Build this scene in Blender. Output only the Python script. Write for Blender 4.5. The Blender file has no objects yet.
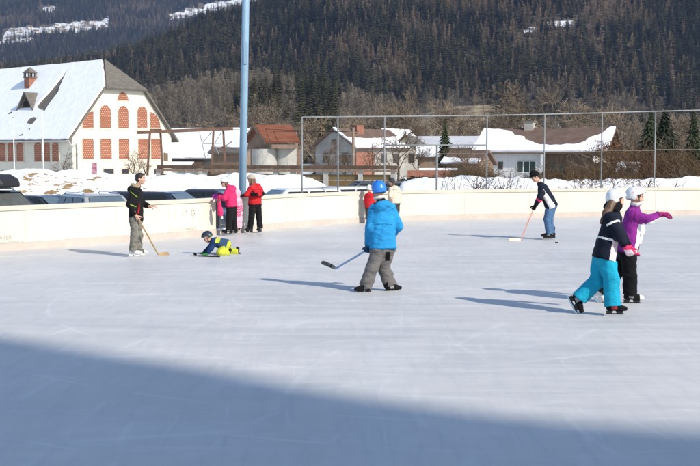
import bpy, math, random
import numpy as np
from mathutils import Vector, Matrix

random.seed(7)
np.random.seed(7)
R = math.radians
SC = bpy.context.scene
COL = SC.collection

# ------------------------------------------------------------------ camera
CAM_H = 2.0
FPX = 1100.0
PITCH = math.atan(75.0 / FPX)
cam_data = bpy.data.cameras.new("camera")
cam_data.sensor_width = 36.0
cam_data.lens = FPX / 700.0 * 36.0
cam_data.clip_end = 20000.0
cam = bpy.data.objects.new("camera", cam_data)
COL.objects.link(cam)
cam.location = (0, 0, CAM_H)
cam.rotation_euler = (math.pi / 2 - PITCH, 0, 0)
SC.camera = cam

# ------------------------------------------------------------------ light
SUN_EL = R(33.0)
SUN_H = Vector((0.735, -0.68)).normalized()            # horizontal direction towards the sun
SUN_DIR = Vector((SUN_H.x * math.cos(SUN_EL), SUN_H.y * math.cos(SUN_EL), math.sin(SUN_EL)))
world = bpy.data.worlds.new("World")
SC.world = world
world.use_nodes = True
wn = world.node_tree
sky = wn.nodes.new("ShaderNodeTexSky")
sky.sky_type = 'NISHITA'
sky.sun_disc = False
sky.sun_elevation = SUN_EL
sky.sun_rotation = math.atan2(SUN_H.x, SUN_H.y)
sky.altitude = 700.0
sky.air_density = 1.0
sky.dust_density = 0.6
sky.ozone_density = 1.0
bg = wn.nodes["Background"]
bg.inputs["Strength"].default_value = 0.15
wn.links.new(sky.outputs["Color"], bg.inputs["Color"])
sun_data = bpy.data.lights.new("sun", 'SUN')
sun_data.energy = 3.9
sun_data.angle = R(0.7)
sun_data.color = (1.0, 0.93, 0.82)
sun = bpy.data.objects.new("sun", sun_data)
COL.objects.link(sun)
sun.location = (60, -60, 60)
sun.rotation_euler = SUN_DIR.to_track_quat('Z', 'Y').to_euler()

vs = SC.view_settings
vs.view_transform = 'Standard'
vs.look = 'None'
vs.exposure = 0.42
vs.gamma = 1.0
vs.use_curve_mapping = False
SC.render.engine = 'CYCLES'
SC.cycles.max_bounces = 6
SC.cycles.diffuse_bounces = 3
SC.cycles.glossy_bounces = 3
SC.cycles.volume_bounces = 1
SC.cycles.use_denoising = True

# ------------------------------------------------------------------ pixel <-> world helpers
CP, SP = math.cos(PITCH), math.sin(PITCH)
def ray(px, py):
    x = (px - 350.0) / FPX
    v = (233.0 - py) / FPX
    return Vector((x, CP + v * SP, -SP + v * CP))
def at(px, py, Y):
    r = ray(px, py); t = Y / r.y
    return Vector((r.x * t, Y, CAM_H + r.z * t))
def G(px, py, z0=0.0):
    r = ray(px, py); t = (z0 - CAM_H) / r.z
    return Vector((r.x * t, r.y * t, z0))
GROUND = -0.45

# ------------------------------------------------------------------ materials
def new_mat(name):
    m = bpy.data.materials.new(name); m.use_nodes = True
    nt = m.node_tree
    return m, nt, nt.nodes["Principled BSDF"]
def L(nt, a, b): nt.links.new(a, b)
def coords(nt, kind="Object", scale=(1, 1, 1), rot=(0, 0, 0)):
    tc = nt.nodes.new("ShaderNodeTexCoord"); mp = nt.nodes.new("ShaderNodeMapping")
    mp.inputs["Scale"].default_value = scale; mp.inputs["Rotation"].default_value = rot
    L(nt, tc.outputs[kind], mp.inputs["Vector"])
    return mp.outputs["Vector"]
def noise(nt, vec, scale, detail=4, rough=0.55):
    n = nt.nodes.new("ShaderNodeTexNoise")
    n.inputs["Scale"].default_value = scale; n.inputs["Detail"].default_value = detail
    n.inputs["Roughness"].default_value = rough
    L(nt, vec, n.inputs["Vector"])
    return n.outputs["Fac"]
def ramp(nt, fac, stops):
    r = nt.nodes.new("ShaderNodeValToRGB")
    e = r.color_ramp.elements
    while len(e) < len(stops): e.new(0.5)
    for i, (p, c) in enumerate(stops):
        e[i].position = p
        e[i].color = (c[0], c[1], c[2], 1) if not isinstance(c, (int, float)) else (c, c, c, 1)
    L(nt, fac, r.inputs["Fac"])
    return r.outputs["Color"]
def mix(nt, fac, a, b, blend='MIX'):
    m = nt.nodes.new("ShaderNodeMix"); m.data_type = 'RGBA'; m.blend_type = blend
    if isinstance(fac, (int, float)): m.inputs[0].default_value = fac
    else: L(nt, fac, m.inputs[0])
    for s, v in ((6, a), (7, b)):
        if isinstance(v, tuple): m.inputs[s].default_value = (v[0], v[1], v[2], 1)
        else: L(nt, v, m.inputs[s])
    return m.outputs[2]
def bump(nt, bsdf, h, strength=0.3, dist=0.02):
    b = nt.nodes.new("ShaderNodeBump"); b.inputs["Strength"].default_value = strength
    b.inputs["Distance"].default_value = dist
    L(nt, h, b.inputs["Height"]); L(nt, b.outputs["Normal"], bsdf.inputs["Normal"])
def plain(name, c, rough=0.7, var=0.18, scale=6.0, metal=0.0, spec=0.3, bmp=0.0, kind="Object", stretch=(1, 1, 1)):
    m, nt, b = new_mat(name)
    v = coords(nt, kind, stretch)
    n = noise(nt, v, scale, 5, 0.6)
    lo = tuple(x * (1 - var) for x in c); hi = tuple(min(1, x * (1 + var)) for x in c)
    L(nt, ramp(nt, n, [(0.3, lo), (0.7, hi)]), b.inputs["Base Color"])
    b.inputs["Roughness"].default_value = rough; b.inputs["Metallic"].default_value = metal
    b.inputs["Specular IOR Level"].default_value = spec
    if bmp: bump(nt, b, n, bmp, 0.02)
    return m
def two_tone(name, c1, c2, scale, lo, hi, rough=0.8, bmp=0.0, detail=6, stretch=(1, 1, 1), kind="Object", spec=0.2):
    m, nt, b = new_mat(name)
    v = coords(nt, kind, stretch)
    n = noise(nt, v, scale, detail, 0.6)
    f = ramp(nt, n, [(lo, 0.0), (hi, 1.0)])
    n2 = noise(nt, v, scale * 5, 3)
    c = mix(nt, f, c1, c2)
    c = mix(nt, 0.25, c, ramp(nt, n2, [(0.2, 0.35), (0.8, 1.0)]), 'MULTIPLY')
    L(nt, c, b.inputs["Base Color"]); b.inputs["Roughness"].default_value = rough
    b.inputs["Specular IOR Level"].default_value = spec
    if bmp: bump(nt, b, n2, bmp, 0.03)
    return m

# ------------------------------------------------------------------ objects and tags
def tag(o, label=None, cat=None, group=None, kind=None):
    if label: o["label"] = label
    if cat: o["category"] = cat
    if group: o["group"] = group
    if kind: o["kind"] = kind
    return o
def thing(name, loc, label, cat, rot=0.0, group=None):
    o = bpy.data.objects.new(name, None); COL.objects.link(o)
    o.empty_display_size = 0.2
    o.location = loc; o.rotation_euler = (0, 0, rot)
    return tag(o, label, cat, group)
def copy_tree(o, parent=None):
    c = o.copy(); COL.objects.link(c)
    if parent: c.parent = parent
    for ch in list(o.children): copy_tree(ch, c)
    return c

class MB:
    """collects polygons of one part and links them as one mesh object"""
    def __init__(self): self.v = []; self.f = []; self.m = []; self.uv = {}
    def poly(self, pts, m=0, uv=None):
        i = len(self.v); self.v += [tuple(p) for p in pts]
        self.f.append(tuple(range(i, i + len(pts)))); self.m.append(m)
        if uv: self.uv[len(self.f) - 1] = uv
    def faces(self, vs_, fs, m=0):
        i = len(self.v); self.v += [tuple(p) for p in vs_]
        for f in fs: self.f.append(tuple(i + k for k in f)); self.m.append(m)
    def box(self, lo, hi, m=0):
        x0, y0, z0 = lo; x1, y1, z1 = hi
        self.faces([(x0,y0,z0),(x1,y0,z0),(x1,y1,z0),(x0,y1,z0),(x0,y0,z1),(x1,y0,z1),(x1,y1,z1),(x0,y1,z1)],
                   [(0,3,2,1),(4,5,6,7),(0,1,5,4),(1,2,6,5),(2,3,7,6),(3,0,4,7)], m)
    def bar(self, a, b, w, h, m=0, up=Vector((0, 0, 1))):
        a = Vector(a); b = Vector(b); d = (b - a).normalized()
        s = d.cross(up)
        if s.length < 1e-4: s = d.cross(Vector((0, 1, 0)))
        s.normalize(); u = s.cross(d)
        s *= w / 2; u *= h / 2
        P = [a - s - u, a + s - u, a + s + u, a - s + u, b - s - u, b + s - u, b + s + u, b - s + u]
        self.faces(P, [(0,1,2,3),(7,6,5,4),(0,4,5,1),(1,5,6,2),(2,6,7,3),(3,7,4,0)], m)
    def prism(self, pts, ext, m=0):
        n = len(pts); e = Vector(ext)
        P = [Vector(p) for p in pts]; Q = [p + e for p in P]
        self.faces(P + Q, [tuple(range(n - 1, -1, -1)), tuple(range(n, 2 * n))] +
                   [(i, (i + 1) % n, n + (i + 1) % n, n + i) for i in range(n)], m)
    def tube(self, pts, radii, sides=8, m=0, cap=True):
        pts = [Vector(p) for p in pts]
        if isinstance(radii, (int, float)): radii = [radii] * len(pts)
        rings = []; ref = None
        for i, p in enumerate(pts):
            d = (pts[min(i + 1, len(pts) - 1)] - pts[max(i - 1, 0)]).normalized()
            if ref is None: ref = d.orthogonal().normalized()
            ref = (ref - d * ref.dot(d)).normalized(); s2 = d.cross(ref)
            rings.append([p + (ref * math.cos(2 * math.pi * k / sides) + s2 * math.sin(2 * math.pi * k / sides)) * radii[i] for k in range(sides)])
        V = [q for r in rings for q in r]; F = []
        for i in range(len(pts) - 1):
            for k in range(sides):
                a = i * sides + k; b2 = i * sides + (k + 1) % sides
                F.append((a, b2, b2 + sides, a + sides))
        if cap:
            F.append(tuple(range(sides - 1, -1, -1))); F.append(tuple(range((len(pts) - 1) * sides, len(pts) * sides)))
        self.faces(V, F, m)
    def lathe(self, prof, sides=16, m=0, c=(0, 0)):
        V = []; F = []
        for r_, z in prof:
            V += [(c[0] + r_ * math.cos(2 * math.pi * k / sides), c[1] + r_ * math.sin(2 * math.pi * k / sides), z) for k in range(sides)]
        for i in range(len(prof) - 1):
            for k in range(sides):
                a = i * sides + k; b = i * sides + (k + 1) % sides
                F.append((a, b, b + sides, a + sides))
        F.append(tuple(range(sides - 1, -1, -1))); F.append(tuple(range((len(prof) - 1) * sides, len(prof) * sides)))
        self.faces(V, F, m)
    def build(self, name, mats, parent=None, smooth=False, loc=None, bevel=0.0):
        me = bpy.data.meshes.new(name)
        me.from_pydata(self.v, [], self.f)
        if not isinstance(mats, (list, tuple)): mats = [mats]
        for mm in mats: me.materials.append(mm)
        me.polygons.foreach_set("material_index", self.m)
        if self.uv:
            uvl = me.uv_layers.new(name="uv")
            for fi, uvs in self.uv.items():
                p = me.polygons[fi]
                for k, li in enumerate(p.loop_indices): uvl.data[li].uv = uvs[k]
        if smooth: me.polygons.foreach_set("use_smooth", [True] * len(me.polygons))
        me.update()
        o = bpy.data.objects.new(name, me); COL.objects.link(o)
        if parent: o.parent = parent
        if loc is not None: o.location = loc
        if bevel:
            b = o.modifiers.new("bevel", 'BEVEL'); b.width = bevel; b.segments = 2; b.limit_method = 'ANGLE'; b.angle_limit = R(40)
        return o
def np_mesh(name, V, Fq, mats, parent=None, smooth=True, mi=None, loc=None, tris=False):
    """mesh straight from numpy arrays (quads or tris)"""
    me = bpy.data.meshes.new(name)
    n = 3 if tris else 4
    V = np.asarray(V, np.float32); Fq = np.asarray(Fq, np.int32)
    me.vertices.add(len(V)); me.vertices.foreach_set("co", V.ravel())
    me.loops.add(Fq.size); me.loops.foreach_set("vertex_index", Fq.ravel())
    me.polygons.add(len(Fq)); me.polygons.foreach_set("loop_start", np.arange(0, Fq.size, n, dtype=np.int32))
    if not isinstance(mats, (list, tuple)): mats = [mats]
    for mm in mats: me.materials.append(mm)
    if mi is not None: me.polygons.foreach_set("material_index", np.asarray(mi, np.int32))
    me.polygons.foreach_set("use_smooth", np.full(len(Fq), smooth, dtype=bool))
    me.update(calc_edges=True)
    o = bpy.data.objects.new(name, me); COL.objects.link(o)
    if parent: o.parent = parent
    if loc is not None: o.location = loc
    return o

def vnoise(x, y, seed=0):
    """smooth value noise on numpy arrays"""
    xi = np.floor(x).astype(np.int64); yi = np.floor(y).astype(np.int64)
    xf = x - xi; yf = y - yi
    def h(a, b):
        n = (a * 374761393 + b * 668265263 + seed * 974634777) & 0x7fffffff
        n = ((n ^ (n >> 13)) * 1274126177) & 0x7fffffff
        return ((n ^ (n >> 16)) & 0xffff) / 65535.0
    u = xf * xf * (3 - 2 * xf); w = yf * yf * (3 - 2 * yf)
    return (h(xi, yi) * (1 - u) + h(xi + 1, yi) * u) * (1 - w) + (h(xi, yi + 1) * (1 - u) + h(xi + 1, yi + 1) * u) * w
def fbm(x, y, seed=0, o=4):
    s = 0; a = 0.5; f = 1.0
    for k in range(o):
        s = s + a * vnoise(x * f, y * f, seed + k); a *= 0.5; f *= 2.03
    return s
# ------------------------------------------------------------------ materials of the setting
def ice_material():
    m, nt, b = new_mat("ice")
    v = coords(nt, "Object")
    st = coords(nt, "Object", (0.35, 2.2, 1), (0, 0, R(14)))
    st2 = coords(nt, "Object", (3.2, 0.4, 1), (0, 0, R(38)))
    big = noise(nt, v, 0.35, 4, 0.6)
    s1 = noise(nt, st, 1.6, 8, 0.68)
    s2 = noise(nt, st2, 2.5, 8, 0.7)
    st3 = coords(nt, "Object", (0.5, 9.0, 1), (0, 0, R(-20)))
    s3 = noise(nt, st3, 1.7, 6, 0.7)
    c = ramp(nt, big, [(0.3, (0.49, 0.485, 0.475)), (0.7, (0.63, 0.612, 0.588))])
    c = mix(nt, ramp(nt, s1, [(0.42, 0.0), (0.74, 0.6)]), c, (0.675, 0.665, 0.65))
    c = mix(nt, ramp(nt, s2, [(0.48, 0.0), (0.72, 0.42)]), c, (0.435, 0.44, 0.455))
    c = mix(nt, ramp(nt, s3, [(0.60, 0.0), (0.72, 0.35)]), c, (0.72, 0.71, 0.695))
    # thin skate scratches: edges of long drawn out voronoi cells
    for k, (sc, ro) in enumerate((((0.16, 2.2, 1), 12), ((1.9, 0.14, 1), 34), ((0.2, 1.7, 1), -24), ((1.5, 0.22, 1), 8))):
        vv = coords(nt, "Object", sc, (0, 0, R(ro)))
        vo = nt.nodes.new("ShaderNodeTexVoronoi"); vo.feature = 'DISTANCE_TO_EDGE'
        vo.inputs["Scale"].default_value = 0.8 + 0.25 * k
        L(nt, vv, vo.inputs["Vector"])
        brk = noise(nt, coords(nt, "Object"), 0.7 + .3 * k, 3)
        f = ramp(nt, vo.outputs["Distance"], [(0.0, 0.27), (0.035, 0.0)])
        f = mix(nt, 1.0, f, ramp(nt, brk, [(0.50, 0.0), (0.64, 1.0)]), 'MULTIPLY')
        c = mix(nt, f, c, (0.75, 0.74, 0.725))
    # wide curved cuts of turning skaters
    for k, (cx_, cy_, sc_) in enumerate(((-6, 26, 0.55), (9, 9, 0.8), (2, 16, 1.1))):
        mp = nt.nodes.new('ShaderNodeMapping'); tc = nt.nodes.new('ShaderNodeTexCoord')
        mp.inputs['Location'].default_value = (-cx_, -cy_, 0); L(nt, tc.outputs['Object'], mp.inputs['Vector'])
        wv = nt.nodes.new('ShaderNodeTexWave'); wv.wave_type = 'RINGS'; wv.rings_direction = 'Z'
        wv.inputs['Scale'].default_value = sc_ * .35; wv.inputs['Distortion'].default_value = 2.5; wv.inputs['Detail'].default_value = 1.0; wv.inputs['Detail Scale'].default_value = .35
        L(nt, mp.outputs[0], wv.inputs['Vector'])
        brk = noise(nt, v, 0.5 + .2 * k, 2)
        f = ramp(nt, wv.outputs['Fac'], [(0.985, 0.0), (0.998, 0.30)])
        f = mix(nt, 1.0, f, ramp(nt, brk, [(0.50, 0.0), (0.60, 1.0)]), 'MULTIPLY')
        c = mix(nt, f, c, (0.75, 0.74, 0.725))
    L(nt, c, b.inputs["Base Color"])
    rr = ramp(nt, s1, [(0.35, 0.34), (0.7, 0.6)])
    L(nt, rr, b.inputs["Roughness"])
    b.inputs["IOR"].default_value = 1.31
    b.inputs["Specular IOR Level"].default_value = 0.35
    bump(nt, b, s1, 0.10, 0.01)
    return m
def snow_material(name="snow", c=(0.86, 0.87, 0.89)):
    m, nt, b = new_mat(name)
    v = coords(nt, "Object")
    n = noise(nt, v, 1.3, 6, 0.6)
    L(nt, ramp(nt, n, [(0.3, tuple(x * 0.9 for x in c)), (0.7, c)]), b.inputs["Base Color"])
    b.inputs["Roughness"].default_value = 0.75; b.inputs["Specular IOR Level"].default_value = 0.2
    bump(nt, b, n, 0.5, 0.12)
    return m
def bank_material():
    """ploughed snow with bare soil showing through on the slope"""
    m, nt, b = new_mat("ploughed_snow")
    v = coords(nt, "Object", (0.7, 1, 1.9), (0, R(32), 0))
    n = noise(nt, v, 1.9, 6, 0.68)
    big = noise(nt, coords(nt, "Object"), 0.09, 2)
    at_ = nt.nodes.new("ShaderNodeAttribute"); at_.attribute_name = "bare"
    s = nt.nodes.new("ShaderNodeMath"); s.operation = 'ADD'
    L(nt, n, s.inputs[0])
    s1 = nt.nodes.new("ShaderNodeMath"); s1.operation = 'MULTIPLY'; s1.inputs[1].default_value = 0.315
    L(nt, at_.outputs["Fac"], s1.inputs[0]); L(nt, s1.outputs[0], s.inputs[1])
    f = ramp(nt, s.outputs[0], [(0.735, 0.0), (0.765, 1.0)])
    soil = ramp(nt, noise(nt, coords(nt, "Object"), 4.0, 5), [(0.3, (0.20, 0.125, 0.055)), (0.7, (0.36, 0.25, 0.13))])
    c = mix(nt, f, (0.86, 0.87, 0.89), soil)
    L(nt, c, b.inputs["Base Color"]); b.inputs["Roughness"].default_value = 0.8
    b.inputs["Specular IOR Level"].default_value = 0.15
    bump(nt, b, noise(nt, coords(nt, "Object"), 3.0, 5), 0.6, 0.12)
    return m

M = {}
M['ice'] = ice_material()
M['snow'] = snow_material()
M['bank'] = bank_material()
M['forest_floor'] = two_tone("forest_floor", (0.055, 0.043, 0.030), (0.14, 0.115, 0.085), 0.02, 0.4, 0.65)
M['valley'] = two_tone("valley_ground", (0.72, 0.73, 0.75), (0.22, 0.17, 0.11), 0.03, 0.52, 0.60)
M['meadow'] = two_tone('patchy_meadow_snow', (0.66, 0.68, 0.71), (0.20, 0.17, 0.13), 0.035, 0.50, 0.60, detail=8)
M['earth'] = two_tone("bare_earth", (0.34, 0.27, 0.17), (0.13, 0.095, 0.06), 0.16, 0.42, 0.58, bmp=0.5)
M['concrete'] = two_tone("concrete", (0.45, 0.43, 0.38), (0.36, 0.34, 0.30), 0.8, 0.35, 0.7, bmp=0.1)

# ------------------------------------------------------------------ ice
ICE_EDGE = [(0, 251.6), (90, 244.6), (200, 236.9), (250, 231.6), (320, 224.6), (400, 221.0), (470, 219.0), (540, 217.5), (620, 215.9), (700, 214.2)]
edge = [G(px, py) for px, py in ICE_EDGE]
d0 = (edge[0] - edge[2]).normalized(); d1 = (edge[-1] - edge[-3]).normalized()
edge = [edge[0] + d0 * 26, edge[0] + d0 * 13] + edge + [edge[-1] + d1 * 10, edge[-1] + d1 * 19]
def smooth_line(P, n):
    """Catmull-Rom through P"""
    out = []
    Q = [P[0] * 2 - P[1]] + P + [P[-1] * 2 - P[-2]]
    for i in range(1, len(Q) - 2):
        for k in range(n):
            t = k / n
            a, b, c, d = Q[i - 1], Q[i], Q[i + 1], Q[i + 2]
            out.append(0.5 * (2 * b + (c - a) * t + (2 * a - 5 * b + 4 * c - d) * t * t + (3 * b - a - 3 * c + d) * t ** 3))
    out.append(P[-1].copy())
    return out
def relax(P, n):
    for _ in range(n):
        P = [P[0]] + [(P[i - 1] + P[i] * 2 + P[i + 1]) / 4 for i in range(1, len(P) - 1)] + [P[-1]]
    return P
rink_edge = relax(smooth_line(edge, 6), 14)
mb = MB()
far = rink_edge
near_pts = [Vector((rink_edge[-1].x + 6, 20, 0)), Vector((22, -14, 0)), Vector((-26, -14, 0))]
mb.poly([Vector((p.x, p.y, 0)) for p in reversed(far)] + [Vector((p.x, p.y, 0)) for p in reversed(near_pts)])
ice = mb.build("ice", M['ice']); tag(ice, "pale blue scratched ice of the open air rink", "ice", kind="structure")
if ice.data.polygons[0].normal.z < 0: ice.data.flip_normals()
mb = MB()
ring = list(reversed(far)) + list(reversed(near_pts))
for a, b in zip(ring, ring[1:] + ring[:1]):
    mb.poly([Vector((a.x, a.y, -0.004)), Vector((b.x, b.y, -0.004)), Vector((b.x, b.y, GROUND - 0.2)), Vector((a.x, a.y, GROUND - 0.2))])
tag(mb.build("rink_slab", M['concrete']), kind="structure")

# ------------------------------------------------------------------ hills, as one terrain sheet
def interp(u, xs, ys): return np.interp(u, xs, ys)
FOOT = 820.0
def zA_top(u):      # picture row of the first ridge's ground, by column
    yr = interp(u, [-400, -60, 0, 60, 110, 170, 205, 240, 270, 310, 700, 1200], [84, 80, 74, 69, 63, 44, 28, 20, 5, -30, -60, -60])
    return (158 - yr) / FPX
RIDGE = 1500.0
def terrain_z(x, y):
    yy = np.maximum(y, 30.0)
    u = np.clip(350 + FPX * x / yy, -500, 1300)
    zr = zA_top(u) * RIDGE
    t = np.clip((y - FOOT) / (RIDGE - FOOT), 0, 1)
    prof = t ** 1.12
    zA = zr * prof
    after = np.clip((y - RIDGE) / 700.0, 0, 1)
    dip = zr * (1 - 0.35 * after * after * (3 - 2 * after))
    zA = np.where(y > RIDGE, dip, zA)
    tb = np.clip((y - 2300.0) / 2100.0, 0, 1)
    zB = tb * 900.0 + tb * (fbm(x / 420, y / 420, 5) - 0.5) * 130
    z = np.where(y > 2200, np.maximum(dip - np.clip(y - 2200, 0, 400) * 0.1, zB), zA)
    z = z + np.clip((y - FOOT) / 300, 0, 1) * (fbm(x / 120, y / 120, 11) - 0.47) * 34 * (0.4 + 0.6 * t)
    # the bare wooded knoll in front of the mountain
    kx = (x + 46) / 95.0; ky = (y - 640) / 120.0
    z = z + 33 * np.exp(-(kx * kx + ky * ky)) * (0.85 + 0.4 * fbm(x / 40, y / 40, 3))
    kx = (x + 110) / 70.0; ky = (y - 720) / 100.0
    z = z + 20 * np.exp(-(kx * kx + ky * ky))
    kx = (x - 190) / 150.0; ky = (y - 700) / 130.0
    z = z + 17 * np.exp(-(kx * kx + ky * ky))
    # pale earth bank (quarry) behind the houses
    kx = (x - 49) / 27.0; ky = (y - 430) / 34.0
    z = z + 33 * np.clip(1.2 * np.exp(-(kx * kx + ky * ky)) - 0.12, 0, 0.62) * (0.72 + 0.56 * fbm(x / 11, y / 11, 8))
    z = z + np.clip((y - 150) / 300, 0, 1) * (fbm(x / 60, y / 60, 2) - 0.47) * 5
    return z + GROUND
xs = np.concatenate([np.arange(-2600, -700, 40), np.arange(-700, 900, 14), np.arange(900, 2600, 40)])
ys = np.concatenate([np.arange(-300, 0, 60), np.arange(0, 320, 8.0), np.arange(320, 1700, 14), np.arange(1700, 5200, 40)])
X, Y = np.meshgrid(xs, ys, indexing='ij')
Z = terrain_z(X, Y)
flat = (Y < 130)
Z = np.where(flat, GROUND, Z)
ny_ = len(ys); nx_ = len(xs)
idx = np.arange(nx_ * ny_).reshape(nx_, ny_)
F = np.stack([idx[:-1, :-1], idx[1:, :-1], idx[1:, 1:], idx[:-1, 1:]], -1).reshape(-1, 4)
cx = (X[:-1, :-1] + X[1:, 1:]) / 2; cy = (Y[:-1, :-1] + Y[1:, 1:]) / 2
def clearing(x, y, dv=0.0):
    """snow covered meadows on the mountains, 1 inside"""
    u = 350 + FPX * x / np.maximum(y, 30)
    z = terrain_z(x, y)
    v = 158 - FPX * (z - 2) / np.maximum(y, 30) + dv
    n = fbm(x / 60, y / 60, 21)
    far_ = y > 2250
    c = far_ & (u > 5) & (u < 112) & (np.abs(v - (36 - 0.10 * (u - 10)) ) < 6 * (n + 0.45)) 
    c |= far_ & (u > -40) & (u < 40) & (np.abs(v - (45 - 0.08 * u)) < 2.0)
    c |= far_ & (u > 40) & (u < 60) & (np.abs(v - 12) < 4)
    c |= far_ & (u > 172) & (u < 262) & (np.abs(v - (19 - 0.22 * (u - 176))) < 5.5 * (n + 0.35))
    c |= (y < 1600) & (y > 1100) & (u > 515) & (u < 580) & (np.abs(v - (30 - 0.12 * (u - 515))) < 2.6) & (fbm(x / 16, y / 16, 77) > 0.53)
    c |= (y < 1100) & (y > 500) & (u > 150) & (u < 200) & (np.abs(v - (98 - 0.3 * (u - 150))) < 5 * (n + 0.1)) & (n > 0.40)
    return c
mi = np.where(cy < 330, 1, 0)
quarry = (((cx - 50) / 44) ** 2 + ((cy - 428) / 40) ** 2) < 1
mi = np.where(quarry, 2, mi)
mi = np.where(clearing(cx, cy), 4, mi)
mi = np.where(cy < 150, 3, mi)
land = np_mesh("ground", np.stack([X, Y, Z], -1).reshape(-1, 3), F, [M['forest_floor'], M['valley'], M['earth'], M['snow'], M['meadow']], mi=mi.reshape(-1))
tag(land, "snowy valley ground rising into the mountain slopes", "ground", kind="structure")

# ------------------------------------------------------------------ the ploughed snow bank behind the parked cars
def bank():
    n1, n2 = 150, 34
    V = []; bare = []
    for i in range(n1):
        px = -45 + (335 + 45) * i / (n1 - 1)
        for j in range(n2):
            t = j / (n2 - 1)
            D = 41.5 + 9.0 * t
            x = (px - 350) / FPX * 46 + 0.12 * (D - 46)
            top = np.interp(px, [-45, 0, 60, 130, 200, 250, 283, 303, 318, 326, 335], [1.34, 1.34, 1.34, 1.24, 1.12, 1.25, 1.24, 1.1, 0.7, 0.2, -0.5])
            prof = min(1.0, (t / 0.42)) ** 0.8 if t < 0.75 else 1 - ((t - 0.75) / 0.25) ** 2 * 0.7
            z = -0.55 + (top + 0.55) * prof
            z += (float(fbm(np.array(x * 0.9), np.array(D * 0.9), 4)) - 0.47) * 0.75 * (0.25 + 0.75 * min(1, 3 * t)) * (1 if t < 0.9 else 0.4)
            V.append((x, D, z))
            k = math.exp(-((px - 48) / 22) ** 2) * 0.72 + math.exp(-((px - 80) / 16) ** 2) * 0.62 + 0.55 * math.exp(-((px - 108) / 16) ** 2) + 0.35 * math.exp(-((px - 180) / 26) ** 2) + 0.35 * math.exp(-((px - 285) / 22) ** 2) + 0.35 * math.exp(-((px - 150) / 12) ** 2)
            bare.append(k * (1.0 if 0.03 < t < 0.42 else 0.1))
    F = []
    for i in range(n1 - 1):
        for j in range(n2 - 1):
            a = i * n2 + j
            F.append((a, a + n2, a + n2 + 1, a + 1))
    o = np_mesh("snow_bank", V, F, M['bank'])
    att = o.data.attributes.new("bare", 'FLOAT', 'POINT'); att.data.foreach_set("value", np.array(bare, np.float32))
    tag(o, "long heap of ploughed snow with bare soil patches behind the parked cars", "snow bank", kind="structure")
bank()

# unseen block added behind the camera, outline shaped to shade the near ice
def shading_block():
    Dp = 42.0; pv = Vector((-SUN_H.y, SUN_H.x)); tn = math.tan(SUN_EL)
    S = [G(px, py) for px, py in [(-260, 302), (0, 336), (150, 360), (230, 372), (330, 392), (420, 405), (520, 417), (600, 424), (720, 431)]]
    O = Vector((SUN_H.x, SUN_H.y, 0)) * Dp; U = Vector((pv.x, pv.y, 0)); Z = Vector((0, 0, 1)); N = Vector((SUN_H.x, SUN_H.y, 0))
    pts = []
    for p in S:
        a = p.x * SUN_H.x + p.y * SUN_H.y
        pts.append((p.x * pv.x + p.y * pv.y, (Dp - a) * tn))
    l0, z0 = pts[0]; l1, z1 = pts[-1]
    out = [(-22, GROUND), (-22, z0 + 4), (l0 - 0.4, z0 + 4)] + pts + [(l1 + 6, z1 - 5.5), (l1 + 6, GROUND)]
    t = thing("added_shade_block", O, "unseen block added behind the camera to shade the near ice", "shadow caster")
    mb = MB(); mb.prism([U * a + Z * (b if b > 0 else b) for a, b in out], N * 12)
    mb.build("wall", M['concrete'], t)
    for k in range(6):
        for q in range(6):
            m2 = MB(); a = -20 + q * 4.2; b = 1.5 + k * 3.2
            m2.prism([U * a + Z * b - N * .03, U * (a + 1.6) + Z * b - N * .03, U * (a + 1.6) + Z * (b + 1.5) - N * .03, U * a + Z * (b + 1.5) - N * .03], N * .028)
            m2.build("window", M['concrete'], t)
shading_block()

# low ridge of snow pushed up behind the far boards
def far_ridge():
    n1, n2 = 150, 18; V = []
    for i in range(n1):
        px = 392 + (760 - 392) * i / (n1 - 1)
        for j in range(n2):
            t = j / (n2 - 1); D = 44.6 + 6.0 * t
            if px > 560: D += 0.028 * (px - 560)
            x = (px - 350) / FPX * D
            top = np.interp(px, [392, 402, 425, 480, 560, 640, 700, 760], [0.2, 0.95, 1.12, 1.20, 1.02, 1.02, 1.14, 1.1])
            prof = min(1.0, t / 0.45) ** 0.7 if t < .6 else 1 - ((t - .6) / .4) ** 2 * .9
            z = GROUND - .1 + (top - GROUND + .1) * prof + (float(fbm(np.array(x * 1.9), np.array(D * 1.9), 14)) - .47) * .34
            V.append((x, D, z))
    F = [(i * n2 + j, (i + 1) * n2 + j, (i + 1) * n2 + j + 1, i * n2 + j + 1) for i in range(n1 - 1) for j in range(n2 - 1)]
    o = np_mesh("snow_ridge", V, F, M['snow']); tag(o, kind="structure")
far_ridge()
# ------------------------------------------------------------------ vegetation
def tree_mat(name, c, var=0.35, rough=0.9, stand=None):
    """bark/needle colour that differs a little from one plant to the next"""
    m, nt, b = new_mat(name)
    oi = nt.nodes.new("ShaderNodeObjectInfo")
    n = noise(nt, coords(nt, "Object"), 0.9, 3)
    lo = tuple(x * (1 - var) for x in c); hi = tuple(x * (1 + var) for x in c)
    a = ramp(nt, oi.outputs["Random"], [(0.0, lo), (1.0, hi)])
    a = mix(nt, 0.5, a, ramp(nt, n, [(0.25, 0.45), (0.75, 1.0)]), 'MULTIPLY')
    if stand:                                   # whole stands differ in tone too
        ge = nt.nodes.new("ShaderNodeNewGeometry")
        n2 = noise(nt, ge.outputs["Position"], 0.012, 4, 0.6)
        a = mix(nt, ramp(nt, n2, [(0.42, 0.0), (0.62, 0.75)]), a, stand)
    L(nt, a, b.inputs["Base Color"]); b.inputs["Roughness"].default_value = rough
    b.inputs["Specular IOR Level"].default_value = 0.1
    return m
M['needles'] = tree_mat("spruce_needles", (0.045, 0.045, 0.020), 0.8, stand=(0.098, 0.084, 0.036))
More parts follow.
